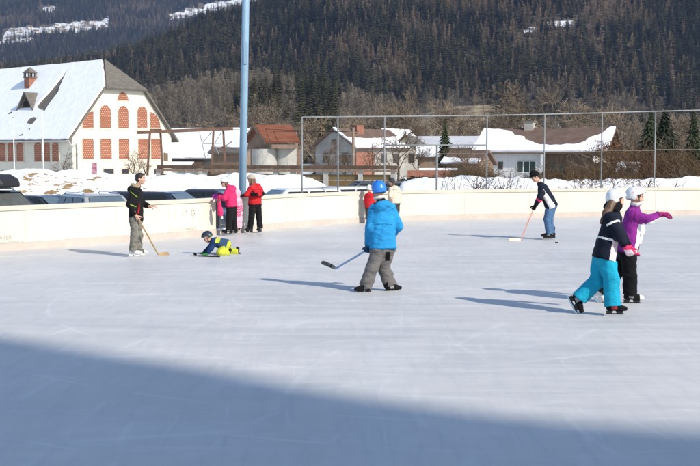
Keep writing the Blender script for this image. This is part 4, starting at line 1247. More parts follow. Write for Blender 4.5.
# ---- white house on the right, brown roof with snow left along the eaves
def right_house():
    D = 103.0; ph = R(22); rot = math.atan2(math.cos(ph), math.sin(ph))
    p = at(601, 165, D); p.z = GROUND - .1
    W = 8.6; Lh = 11.6; eave = 3.32; ridge = 5.35
    t, ro, pl = gable_house("white_house", p, rot, W, Lh, eave, ridge, "low white house with brown roof and snow left along its eaves", M['white_wall'], M['brown_roof'], over=0.75)
    O, U, V, N, ul, vl = pl('left')
    snow_cover(ro, [((O, U, V, N), [(0.05, 0.05, .02), (0.05, vl * .97, .05), (0.55, vl * .97, .12), (1.5, vl * .62, .2), (2.8, vl * .3, .2), (4.6, vl * .22, .16), (6.6, vl * .24, .16), (7.6, vl * .38, .2), (8.5, vl * .58, .2), (9.6, vl * .66, .2), (11.0, vl * .88, .15), (ul - .05, vl * .97, .05), (ul - .05, 0.05, .02)])], seed=21, th=0.16)
    Ol, Ul, Vl, Nl = Vector((0, 0, 0)), Vector((0, 1, 0)), Vector((0, 0, 1)), Vector((-1, 0, 0))
    mb = MB(); mb.box((-0.012, 0.0, -.3), (-0.004, 5.3, eave - .35)); mb.build("porch_shade", M['dark_timber'], t)  # dark sheet on the wall standing in for the shaded porch recess
    window(t, Ol, Ul, Vl, Nl, 6.1, 1.15, 1.9, 1.15, glass=M['green_glass'], bars=2)
    window(t, Ol, Ul, Vl, Nl, 9.35, 1.45, 0.5, 0.75, M['frame_brown'], bars=0)
    window(t, Ol + Nl * .012, Ul, Vl, Nl, 3.3, 0.9, 1.6, 1.1, M['frame_brown'], glass=M['green_glass'])
    mb = MB(); mb.box((-0.7, 5.25, -.3), (-0.42, 5.55, eave - .45)); mb.build("porch_post", M['white_wall'], t)
    mb = MB(); mb.box((W * .5 - 0.55, 7.3, ridge - .8), (W * .5 + .35, 8.2, ridge + .75)); c = mb.build("chimney", M['concrete'], ro)
    mb = MB(); mb.box((W * .5 - .65, 7.2, ridge + .753), (W * .5 + .45, 8.3, ridge + .87)); mb.build("cap", M['slate'], c)
    mb = MB(); mb.box((W * .5 - .3, 4.7, ridge - .4), (W * .5 + .2, 5.3, ridge + .3)); c = mb.build("chimney", M['slate'], ro)
    mb = MB(); mb.tube([(W * .5 - .1, 4.9, ridge + .3), (W * .5 - .1, 4.9, ridge + .5)], 0.1); mb.build("pot", M['galv'], c)
    Og, Ug, Vg, Ng = Vector((0, 0, 0)), Vector((1, 0, 0)), Vector((0, 0, 1)), Vector((0, -1, 0))
    mb = MB(); mb.poly(on_plane([(0.01, 2.5), (W - .01, 2.5), (W - .01, eave), (W / 2, ridge - .01), (0.01, eave)], Og, Ug, Vg, Ng, 0.006)); mb.build("gable_boards", M['dark_timber'], t)
    window(t, Og, Ug, Vg, Ng, 1.2, 0.9, 1.2, 1.1, M['frame_brown'])
    mb = MB(); mb.lathe([(0.0, 0.02), (0.33, 0.1), (0.36, 0.12), (0.0, 0.0)], 16); d = mb.build("satellite_dish", M['frame_white'], t, True)
    d.location = (-0.7, 0.4, 2.35); d.rotation_euler = (R(60), 0, R(-60))
    # small orange brown shed with snow, right of the rust leaved trees
    D2 = 74.0; q = at(657, 172, D2); q.z = GROUND
    orange = two_tone("orange_boards", (0.34, 0.15, 0.05), (0.22, 0.10, 0.045), 3, .35, .65, stretch=(3, 3, .5))
    t2, ro2, pl2 = gable_house("wood_shed", q, rot, 2.6, 2.6, 1.35, 2.05, "small orange brown wood shed, one end of its roof under snow", orange, orange, over=0.2, cat="shed", th=0.08)
    O, U, V, N, ul, vl = pl2('left')
    snow_cover(ro2, [((O, U, V, N), [(ul * .5, .05, .05), (ul * .5, vl, .1), (ul, vl, 0), (ul, .05, .02)][::1])], seed=23, base=.09, th=.08)
right_house()

# ---- long timber barrier behind the car park, with its open ended posts
def barrier():
    a = at(158, 170, 62.0); b = at(398, 170, 58.0)
    a.z = b.z = GROUND
    d = (b - a); ln = d.length; rot = math.atan2(d.y, d.x)
    t = thing("timber_barrier", a, "long dark timber barrier with thick top beam and pale posts behind the car park", "fence", rot)
    def zz(py): return at(300, py, 60).z - GROUND
    zt, zb = zz(165.3), zz(168.8)
    mb = MB(); mb.box((0, -0.16, zb), (ln, 0.16, zt)); mb.build("top_beam", M['dark_timber'], t)
    mb = MB(); mb.box((0, -0.21, zb - 0.14), (ln, -0.165, zb - 0.03)); mb.build("lower_rail", M['timber'], t)
    n = 8
    fr = [(x - 158) / 240 for x in (159, 183, 208, 232, 256, 280, 297, 329.6, 362.8, 394)]
    for f in fr:
        mb = MB(); mb.box((f * ln - 0.13, -0.13, -.3), (f * ln + 0.13, 0.13, zb - 0.003)); mb.build("post", M['concrete'], t)
    brown = two_tone("brown_boards", (0.20, 0.135, 0.06), (0.145, 0.095, 0.045), 1.5, .35, .65, stretch=(1, 1, 6))
    for f0, f1 in zip(fr, fr[1:]):
        mb = MB(); k = 5; h = (zb - 0.25) / k
        for i in range(k): mb.box((f0 * ln + 0.132, -0.03, -.02 + i * h), (f1 * ln - 0.132, 0.03, -.02 + (i + 1) * h - 0.02))
        mb.build("board_panel", brown, t)
barrier()
p = at(353.3, 166, 84)
t = thing("utility_pole", (p.x, 84, GROUND), "weathered wooden utility pole in front of the grey house", "pole")
mb = MB(); zt = at(353, 127.5, 84).z - GROUND
mb.tube([(0, 0, -.2), (0, 0, zt)], [0.13, 0.10], 10); mb.build("pole", M['timber'], t, True)
mb = MB(); mb.bar((-0.5, 0, zt - 0.35), (0.5, 0, zt - 0.35), 0.08, 0.08); mb.build("crossarm", M['timber'], t)
for k, (dx, lab) in enumerate(((-0.4, "upper left power line sagging from the utility pole past the fence"), (0.4, "power line sagging to the utility pole, the one on the far insulator"))):
    w = MB(); A = Vector((p.x + dx, 84, GROUND + zt - 0.3)); B = at(150, 116 + 5 * k, 130)
    pts = []
    for i in range(25):
        f = i / 24; q = A.lerp(B, f); q.z -= 1.6 * f * (1 - f); pts.append(q)
    w.tube(pts, 0.018, 5)
    tag(w.build("power_line", M['void']), lab, "cable")

# ---- houses of the hillside hamlet on the far mountain
def hamlet():
    rg = random.Random(9)
    pts = [(18, 32), (26, 30), (33, 33), (40, 29), (47, 33), (54, 28), (60, 31), (66, 27), (73, 30), (84, 27), (92, 25), (100, 28), (52, 13), (46, 22), (30, 40), (108, 24)]
    proto = None
    wl = two_tone("hamlet_wall", (0.62, 0.58, 0.52), (0.5, 0.46, 0.4), 1, .4, .7)
    for px, py in pts:
        # walk along the line of sight until it meets the slope
        r_ = ray(px, py); r_ = r_ / r_.y
        y = 2250.0
        while y < 4600 and CAM_H + r_.z * y > float(terrain_z(np.array(r_.x * y), np.array(y))): y += 12
        if y >= 4600: continue
        z = float(terrain_z(np.array(r_.x * y), np.array(y)))
        if proto is None:
            t, ro, pl = gable_house("hamlet_house", (0, 0, 0), 0, 13, 18, 7.5, 12.5, "tiny pale house of the hamlet on the snowy far slope", wl, M['brown_roof'], over=1.0)
            t["group"] = "houses of the hamlet on the far slope"; proto = t; c = t
        else: c = copy_tree(proto)
        c.location = (r_.x * y, y, z - 1); c.rotation_euler = (0, 0, rg.uniform(-1, 1)); k = rg.uniform(.5, .95); c.scale = (k, k, k)
hamlet()
# ------------------------------------------------------------------ rink boards, gate, fence, lamp post
def board_material():
    m, nt, b = new_mat("weathered_boards")
    v = coords(nt, "Object")
    drip = coords(nt, "Object", (1.6, 1.6, 0.16))
    n1 = noise(nt, drip, 1.8, 6, 0.7); n2 = noise(nt, v, 0.6, 4); n3 = noise(nt, v, 9, 3)
    c = ramp(nt, n2, [(0.3, (0.585, 0.55, 0.465)), (0.7, (0.65, 0.615, 0.525))])
    # the right hand boards are older and stained by run off
    sp = nt.nodes.new("ShaderNodeSeparateXYZ"); tc = nt.nodes.new("ShaderNodeTexCoord"); L(nt, tc.outputs["Object"], sp.inputs[0])
    mr = nt.nodes.new("ShaderNodeMapRange"); mr.inputs[1].default_value = 4.0; mr.inputs[2].default_value = 13.0; mr.inputs[3].default_value = 0.08; mr.inputs[4].default_value = 1.0
    L(nt, sp.outputs[0], mr.inputs[0])
    st = ramp(nt, n1, [(0.46, 0.0), (0.68, 0.9)])
    f = mix(nt, 1.0, st, mr.outputs[0], 'MULTIPLY')
    c = mix(nt, f, c, (0.33, 0.29, 0.225))
    c = mix(nt, ramp(nt, n3, [(0.64, 0.0), (0.76, 0.3)]), c, (0.40, 0.36, 0.31))
    sc_ = noise(nt, coords(nt, 'Object', (5, 5, 14)), 1.6, 3, .6)
    c = mix(nt, ramp(nt, sc_, [(0.66, 0.0), (0.71, 0.35)]), c, (0.30, 0.28, 0.25))
    L(nt, c, b.inputs["Base Color"]); b.inputs["Roughness"].default_value = 0.6; b.inputs["Specular IOR Level"].default_value = 0.25
    return m
M['boards'] = board_material()
M['cap'] = two_tone("board_cap", (0.61, 0.57, 0.475), (0.52, 0.485, 0.40), 1.2, .4, .75)
M['kick'] = two_tone("kick_strip", (0.57, 0.49, 0.43), (0.50, 0.43, 0.38), 1.5, .4, .7)
def path_frames(P):
    fr = []
    for i, p in enumerate(P):
        d = (P[min(i + 1, len(P) - 1)] - P[max(i - 1, 0)]).normalized()
        fr.append((p, Vector((d.y, -d.x, 0))))            # normal towards the ice
    return fr
def column(p):  return 350 + FPX * p.x / p.y
def sweep(mb, fr, prof, m=0):
    """profile of (out, z) swept along the frames; out is towards the ice"""
    n = len(prof); base = []
    for p, nr in fr: base.append([Vector((p.x, p.y, 0)) + nr * o + Vector((0, 0, z)) for o, z in prof])
    V = [q for r_ in base for q in r_]; F = []
    for i in range(len(fr) - 1):
        for k in range(n):
            a = i * n + k; b = i * n + (k + 1) % n
            F.append((a, a + n, b + n, b))
    F.append(tuple(range(n))); F.append(tuple(range(len(V) - 1, len(V) - n - 1, -1)))
    mb.faces(V, F, m)
fine = []
for a, b in zip(rink_edge, rink_edge[1:]):
    for k in range(4): fine.append(a.lerp(b, k / 4))
fine.append(rink_edge[-1])
GATE = (216.0, 237.8)
left_p = [p for p in fine if column(p) < GATE[0]]; right_p = [p for p in fine if column(p) > GATE[1]]
BH = 0.97
def boards(P, label):
    fr = path_frames(P); o0 = P[0].copy()
    t = thing("rink_boards", (P[len(P) // 2].x, P[len(P) // 2].y, 0), label, "rink boards")
    off = Vector((P[len(P) // 2].x, P[len(P) // 2].y, 0))
    def add(name, prof, mat):
        mb = MB(); sweep(mb, fr, prof); mb.v = [(x - off.x, y - off.y, z) for x, y, z in mb.v]
        o = mb.build(name, mat, t)
        return o
    add("panel", [(0.0, 0.162), (0.0, BH - 0.102), (-0.12, BH - 0.102), (-0.12, 0.162)], M['boards'])
    add("kick_strip", [(0.015, -0.02), (0.015, 0.16), (-0.12, 0.16), (-0.12, -0.02)], M['kick'])
    add("cap_rail", [(0.03, BH - 0.10), (0.03, BH - 0.012), (0.018, BH), (-0.15, BH), (-0.15, BH - 0.10)], M['cap'])
    # thin joints between panels
    acc = 0; jm = plain("joint_dark", (0.50, 0.465, 0.39), 0.8)
    for (p, nr), (q, _) in zip(fr, fr[1:]):
        acc += (q - p).length
        if acc > 2.4:
            acc = 0; d = (q - p).normalized()
            c = Vector((p.x, p.y, 0)) + nr * 0.0015 - off
            mb = MB(); mb.bar(c + Vector((0, 0, .165)), c + Vector((0, 0, BH - .105)), 0.012, 0.004, up=nr); mb.build("joint", jm, t)
    return t, off
bl, off_l = boards(left_p, "cream rink boards left of the gate, with worn lettering")
br, off_r = boards(right_p, "cream weathered rink boards curving round the far end right of the gate")
# worn lettering
def lettering(txt, px, py, size, mat, parent, off):
    i = min(range(len(fine) - 1), key=lambda k: abs(column(fine[k]) - px))
    p, q = fine[i], fine[i + 1]; d = (q - p).normalized(); nr = Vector((d.y, -d.x, 0))
    z = at(px, py, p.y).z
    cu = bpy.data.curves.new("text", 'FONT'); cu.body = txt; cu.size = size; cu.extrude = 0.001
    tmp = bpy.data.objects.new("text", cu); COL.objects.link(tmp)
    dg = bpy.context.evaluated_depsgraph_get()
    me = bpy.data.meshes.new_from_object(tmp.evaluated_get(dg))
    bpy.data.objects.remove(tmp)
    o = bpy.data.objects.new("lettering", me); COL.objects.link(o); me.materials.clear(); me.materials.append(mat)
    o.parent = parent
    Mx = Matrix((d, Vector((0, 0, 1)), nr)).transposed().to_4x4()
    c = Vector((p.x, p.y, 0)) + nr * 0.004 - off; c.z = z
    o.matrix_local = Matrix.Translation(c) @ Mx
worn = plain("worn_paint", (0.40, 0.38, 0.33), 0.7, 0.25, 20)
worn2 = plain("very_worn_paint", (0.595, 0.555, 0.46), 0.7, 0.12, 20)
lettering("ATER", 0.5, 240.2, 0.135, worn, bl, off_l)
lettering("INEN", -6, 244.8, 0.085, worn, bl, off_l)
lettering("FREIBACH", 7, 244.0, 0.085, worn, bl, off_l)
lettering("E B  O  B", 167, 217, 0.24, worn2, bl, off_l)
lettering("ATELIER  LAMMERT", 167, 231.6, 0.11, worn2, bl, off_l)

def behind(px, off):
    """the point off metres behind the boards that stands in picture column px"""
    fr = path_frames(fine)
    c = [p - nr * off for p, nr in fr]
    return min(c, key=lambda q: abs(column(q) - px))
# gate in the gap: a dark panel set back, pale threshold
def gate():
    i = min(range(len(fine) - 1), key=lambda k: abs(column(fine[k]) - GATE[0])); j = min(range(len(fine) - 1), key=lambda k: abs(column(fine[k]) - GATE[1]))
    a, b = left_p[-1], right_p[0]
    d = b - a; ln = d.length; rot = math.atan2(d.y, d.x)
    t = thing("rink_gate", (a.x, a.y, 0), "dark grey gate panel set back in the gap of the boards", "gate", rot)
    mb = MB(); mb.box((0.02, 0.22, 0.16), (ln * .5, 0.27, 0.90)); mb.build("panel", plain("dark_rubber", (0.075, 0.078, 0.08), 0.6), t)
    mb = MB(); mb.box((0.0, 0.0, -.01), (ln, 0.26, 0.10)); mb.build("threshold", M['kick'], t)
    mb = MB(); mb.box((0.03, 0.06, 0.102), (ln * .5, 0.21, 0.155)); mb.build("snow_cover", M['snow'], t, bevel=0.02)
    mb = MB(); mb.box((0.02, 0.215, 0.903), (ln * .5, 0.275, 0.95)); mb.build("top_rail", M['galv'], t)
gate()

# fence frame above the far boards
def fence():
    cols = [(302.4, 117.0), (339, 116.8), (384.5, 116.4), (487.5, 115.4), (545, 114.3), (599.5, 112.8), (655.5, 111.3), (712, 109.8), (770, 108)]
    pts = []
    for px, yt in cols:
        b = behind(px, 0.3)
        top = at(px, yt, b.y)
        pts.append((Vector((b.x, b.y, GROUND)), Vector((b.x, b.y, top.z))))
    o = pts[0][0].copy()
    t = thing("rink_fence", o, "tall galvanised pipe fence frame standing behind the far boards", "fence")
    for a, b in pts:
        mb = MB(); mb.tube([a - o, b - o], 0.024, 8); mb.build("post", M['galv'], t, True)
    mb = MB()
    mb.tube([b - o for a, b in pts], 0.021, 8); mb.build("top_rail", M['galv'], t, True)
    # lower rail with its short post between the third and fourth posts
    A, B = pts[2], pts[3]
    za, zb_ = at(384.5, 145, A[0].y).z, at(487.5, 145, B[0].y).z
    mb = MB(); mb.tube([Vector((A[0].x, A[0].y, za)) - o, Vector((B[0].x, B[0].y, zb_)) - o], 0.021, 8); mb.build("lower_rail", M['galv'], t, True)
    f = 0.50; q = A[0].lerp(B[0], f); zq = za + (zb_ - za) * f
    mb = MB(); mb.tube([Vector((q.x, q.y, GROUND)) - o, Vector((q.x, q.y, zq)) - o], 0.035, 8); mb.build("post", M['galv'], t, True)
    # nearly invisible netting: thin wires
    net = plain("thin_wire", (0.30, 0.30, 0.29), 0.5, metal=0.4)
    mb = MB()
    for (a, b), (c, d) in zip(pts, pts[1:]):
        for z in (BH + 0.1, (b.z + BH) / 2):
            mb.tube([Vector((a.x, a.y, z)) - o, Vector((c.x, c.y, z)) - o], 0.004, 4, cap=False)
    mb.build("wire", net, t)
fence()
# light blue lamp mast
def mast():
    b = behind(241.6, 0.42)
    t = thing("floodlight_mast", (b.x, b.y, GROUND), "tall light blue steel mast behind the boards", "mast")
    H = 14.0
    lean = 0.024
    blue = plain("light_blue_paint", (0.22, 0.345, 0.455), 0.42, 0.08, 3, spec=0.4)
    mb = MB(); mb.tube([(0, 0, 0), (lean * 5, 0, 5), (lean * H, 0, H)], [0.105, 0.10, 0.085], 20); mb.build("pole", blue, t, True)
    mb = MB(); mb.lathe([(0.24, 0), (0.24, 0.03), (0.12, 0.05)], 16); mb.build("base_plate", blue, t)
    mb = MB(); mb.box((lean * 5.2 - .02, -0.125, 5.0), (lean * 5.2 + .07, -0.09, 5.6)); mb.build("hatch", blue, t, bevel=.006)
    mb = MB(); mb.bar((lean * H - 1.0, 0, H + .05), (lean * H + 1.0, 0, H + .05), 0.1, 0.1); mb.build("crossarm", M['galv'], t)
    for k in (-0.8, 0.8):
        mb = MB(); mb.box((lean * H + k - .25, -0.3, H + .105), (lean * H + k + .25, -.05, H + .5)); mb.build("floodlight", M['galv'], t, bevel=.03)
mast()

# ------------------------------------------------------------------ parked cars
M['tyre'] = plain("tyre_rubber", (0.02, 0.02, 0.021), 0.8)
M['rim'] = plain("alloy_rim", (0.5, 0.51, 0.52), 0.3, 0.05, metal=0.8)
M['car_glass'] = plain("car_glass", (0.02, 0.024, 0.028), 0.06, 0.05, spec=0.35)
M['windscreen'] = plain("windscreen_glass", (0.10, 0.14, 0.17), 0.06, 0.1, spec=0.7)
M['trim'] = plain("black_trim", (0.022, 0.022, 0.024), 0.5)
M['chrome'] = plain("chrome", (0.65, 0.66, 0.68), 0.15, 0.05, metal=0.9)
M['lamp_glass'] = plain("headlamp_glass", (0.55, 0.57, 0.58), 0.1, 0.05, spec=0.8)
M['lamp_red'] = plain("tail_lamp_red", (0.30, 0.02, 0.02), 0.2, 0.05, spec=0.8)
def paint(name, c):
    m, nt, b = new_mat(name)
    n = noise(nt, coords(nt, "Object"), 3, 3)
    L(nt, ramp(nt, n, [(0.3, tuple(x * .92 for x in c)), (0.7, c)]), b.inputs["Base Color"])
    b.inputs["Roughness"].default_value = 0.32; b.inputs["Coat Weight"].default_value = 0.7; b.inputs["Coat Roughness"].default_value = 0.06
    return m
def car(px, Y, heading, color, label, length=4.5, width=1.8, height=1.48, wagon=True, screen='windscreen', rails=True, mname="car_paint", ws=None):
    """local x is forward; heading 0 drives to the right of the picture, positive turns away"""
    p = at(px, 180, Y)
    t = thing("parked_car", (p.x, Y, GROUND), label, "car", heading)
    H, Lc, hw = height, length, width / 2
    pm = paint(mname, color)
    hood = 0.66 * H; belt = 0.63 * H
    xs_ = [-Lc / 2, -Lc / 2 + .12, -Lc / 2 + .55, -Lc * .12, Lc * .16, Lc * .26, Lc / 2 - .45, Lc / 2 - .1, Lc / 2]
    top = [0.55 * H, belt, belt + .01, belt, belt - .01, hood - .02, hood - .10, hood - .25, hood - .38]
    wd = [hw * .86, hw * .95, hw, hw, hw, hw, hw * .98, hw * .9, hw * .78]
    mb = MB(); V = []; F = []
    for x, z, w in zip(xs_, top, wd):
        ring = [(-w * .9, .22), (-w, .36), (-w, z - .10), (-w * .93, z), (w * .93, z), (w, z - .10), (w, .36), (w * .9, .22)]
        V += [(x, y, zz_) for y, zz_ in ring]
    n = 8
    for i in range(len(xs_) - 1):
        for k in range(n): F.append((i * n + k, i * n + (k + 1) % n, (i + 1) * n + (k + 1) % n, (i + 1) * n + k)[::-1])
    F.append(tuple(range(n))); F.append(tuple(range(len(V) - 1, len(V) - n - 1, -1)))
    mb.faces(V, F); body = mb.build("body", pm, t, True, bevel=0.02)
    # glasshouse
    x0 = -Lc / 2 + (.18 if wagon else .75); x1 = Lc * .24
    tx0 = x0 + (.28 if wagon else .55); tx1 = x1 - .72
    zb = belt - .03; zt = H
    wb, wt = hw * .93, hw * .70
    lo = [(x0, -wb, zb), (x1, -wb, zb), (x1, wb, zb), (x0, wb, zb)]; hi = [(tx0, -wt, zt - .05), (tx1, -wt, zt - .05), (tx1, wt, zt - .05), (tx0, wt, zt - .05)]
    xm = (tx0 + tx1) / 2
    mb = MB(); mb.faces(lo + hi, [(0, 1, 5, 4), (1, 2, 6, 5), (2, 3, 7, 6), (3, 0, 4, 7)])
    mb.faces([(tx0 - .06, -wt, zt - .052), (tx1 + .06, -wt, zt - .052), (tx1 + .06, wt, zt - .052), (tx0 - .06, wt, zt - .052), (tx0 + .1, -wt * .85, zt), (tx1 - .15, -wt * .85, zt), (tx1 - .15, wt * .85, zt), (tx0 + .1, wt * .85, zt)],
             [(0, 1, 5, 4), (1, 2, 6, 5), (2, 3, 7, 6), (3, 0, 4, 7), (4, 5, 6, 7), (3, 2, 1, 0)])
    mb.build("cabin", pm, t, False, bevel=0.03)
    def quad(a, b, c, d, nm, mt, off_=0.028):
        q = [Vector(v) for v in (a, b, c, d)]; nn = (q[1] - q[0]).cross(q[2] - q[0]).normalized()
        m2 = MB(); m2.prism([v + nn * off_ for v in q], nn * 0.006); m2.build(nm, mt, t)
    def lerp3(a, b, f): return tuple(a[i] + (b[i] - a[i]) * f for i in range(3))
    for sgn in (-1, 1):
        b0, b1, t1, t0 = (x0, sgn * wb, zb), (x1, sgn * wb, zb), (tx1, sgn * wt, zt - .05), (tx0, sgn * wt, zt - .05)
        def sp(u, v): return lerp3(lerp3(b0, b1, u), lerp3(t0, t1, u), v)
        for u0, u1, u2, u3 in ((.05, .26, .06, .28), (.29, .57, .31, .56), (.60, .90, .59, .93)):
            q = [sp(u0, .15), sp(u1, .15), sp(u3, .9), sp(u2, .9)]
            if sgn > 0: q.reverse()
            quad(*q, "side_window", M['car_glass'])
        m2 = MB(); m2.box((Lc * .19, sgn * (hw + .02) - .09, belt + .02), (Lc * .19 + .12, sgn * (hw + .02) + .09, belt + .15)); m2.build("mirror", pm if color[0] > .1 else M['trim'], t, bevel=.03)
        if rails:
            m2 = MB(); m2.tube([(tx0 + .1, sgn * wt * .9, zt - .02), (tx0 + .25, sgn * wt * .9, zt + .045), (tx1 - .35, sgn * wt * .9, zt + .045), (tx1 - .15, sgn * wt * .9, zt - .02)], .016, 6); m2.build("roof_rail", M['chrome'], t, True)
        for wx in (-Lc * .30, Lc * .31):
            w_ = MB(); r_ = 0.33
            w_.tube([(wx, sgn * (hw - .19), r_), (wx, sgn * (hw + .012), r_)], r_, 22); o = w_.build("wheel", M['tyre'], t, True)
            w_ = MB(); w_.tube([(wx, sgn * (hw + .0), r_), (wx, sgn * (hw + .02), r_)], r_ * .62, 18); w_.build("rim", M['rim'], o)
        m2 = MB(); m2.box((Lc / 2 - .13, sgn * hw * .62 - .17, hood - .42), (Lc / 2 - .01, sgn * hw * .62 + .17, hood - .27)); m2.build("headlight", M['lamp_glass'], t, bevel=.03)
        m2 = MB(); m2.box((-Lc / 2 - .01, sgn * hw * .7 - .12, belt - .25), (-Lc / 2 + .06, sgn * hw * .7 + .12, belt - .03)); m2.build("tail_light", M['lamp_red'], t, bevel=.02)
    def wp(bl_, br_, tl, tr, nm, mt):
        q = [lerp3(lerp3(bl_, br_, u), lerp3(tl, tr, u), v) for u, v in ((.08, .1), (.92, .1), (.9, .92), (.1, .92))]
        quad(*q, nm, mt)
    wp((x1, -wb, zb), (x1, wb, zb), (tx1, -wt, zt - .05), (tx1, wt, zt - .05), "windscreen", ws or M[screen])
    wp((x0, wb, zb), (x0, -wb, zb), (tx0, wt, zt - .05), (tx0, -wt, zt - .05), "rear_window", M['car_glass'])
    m2 = MB(); m2.box((Lc / 2 - .06, -hw * .4, .42), (Lc / 2 + .004, hw * .4, .60)); m2.build("grille", M['trim'], t, bevel=.01)
    m2 = MB(); m2.box((Lc / 2 - .2, -hw * .8, .24), (Lc / 2 + .02, hw * .8, .38)); m2.build("bumper", pm, t, bevel=.04)
    return t
GW = plain("even_grey_screen", (0.09, 0.095, 0.09), 0.4, 0.2, 6, spec=.2)  # one even grey for the off-roader's windscreen
suv = car(-8, 30.6, R(-36), (0.018, 0.018, 0.02), "black off-roader with a roof box at the left end of the car row", 4.7, 1.86, 1.55, screen='windscreen', mname="black_paint", ws=GW)
# roof box: lies on the car, a thing of its own
def roof_box():
    t = thing("roof_box", suv.location, "black roof box strapped on the black off-roader", "roof box", R(-36))
    m2 = MB(); V = []; F = []
    xs_ = (-1.45, -1.3, -.9, .35, .72, .82); hh = (.13, .27, .34, .34, .23, .10); ww = (.30, .40, .44, .44, .38, .28)
    for x, h, w in zip(xs_, hh, ww): V += [(x, -w, 1.66), (x, -w, 1.66 + h * .5), (x, -w * .85, 1.66 + h), (x, w * .85, 1.66 + h), (x, w, 1.66 + h * .5), (x, w, 1.66)]
    for i in range(5):
        for k in range(6): F.append((i * 6 + k, (i + 1) * 6 + k, (i + 1) * 6 + (k + 1) % 6, i * 6 + (k + 1) % 6))
    F.append(tuple(range(6))); F.append(tuple(range(35, 29, -1)))
    m2.faces(V, F); m2.build("shell", M['trim'], t, bevel=.03)
    m2 = MB(); m2.bar((-.9, -.55, 1.62), (-.9, .55, 1.62), .05, .05); m2.bar((.2, -.55, 1.62), (.2, .55, 1.62), .05, .05); m2.build("crossbar", M['galv'], t)
    m2 = MB(); m2.box((-.35, -.452, 1.78), (-.05, -.436, 1.88)); m2.build("badge", M['rim'], t)
roof_box()
car(100, 33.2, R(-56), (0.36, 0.37, 0.38), "silver estate car with roof rails left of the man in black", 4.3, 1.74, 1.36, mname="silver_paint")
car(43, 36.5, R(-25), (0.02, 0.021, 0.025), "black saloon showing only its dark bonnet between off-roader and silver estate", 4.4, 1.78, 1.22, wagon=False, rails=False, mname="black_saloon_paint")
car(167, 36.0, R(-22), (0.022, 0.028, 0.045), "dark blue car with a long roof just right of the man in black", 4.6, 1.8, 1.36, mname="dark_blue_paint", rails=False)
car(214, 39.0, R(-14), (0.028, 0.03, 0.05), "dark car behind the woman in the pink jacket", 4.3, 1.78, 1.36, wagon=False, rails=False, mname="navy_paint")
car(287, 36.8, R(208), (0.62, 0.63, 0.64), "white car with its windscreen turned to the woman in red", 4.3, 1.78, 1.44, rails=False, mname="white_paint")
car(335, 40.5, R(215), (0.66, 0.66, 0.66), "white car half hidden by the boards under the left fence posts", 4.2, 1.76, 1.40, rails=False, mname="pearl_paint")
car(364, 49.0, R(190), (0.02, 0.022, 0.024), "black car before the timber barrier behind the fence", 4.4, 1.78, 1.42, rails=False, mname="black_hatch_paint")
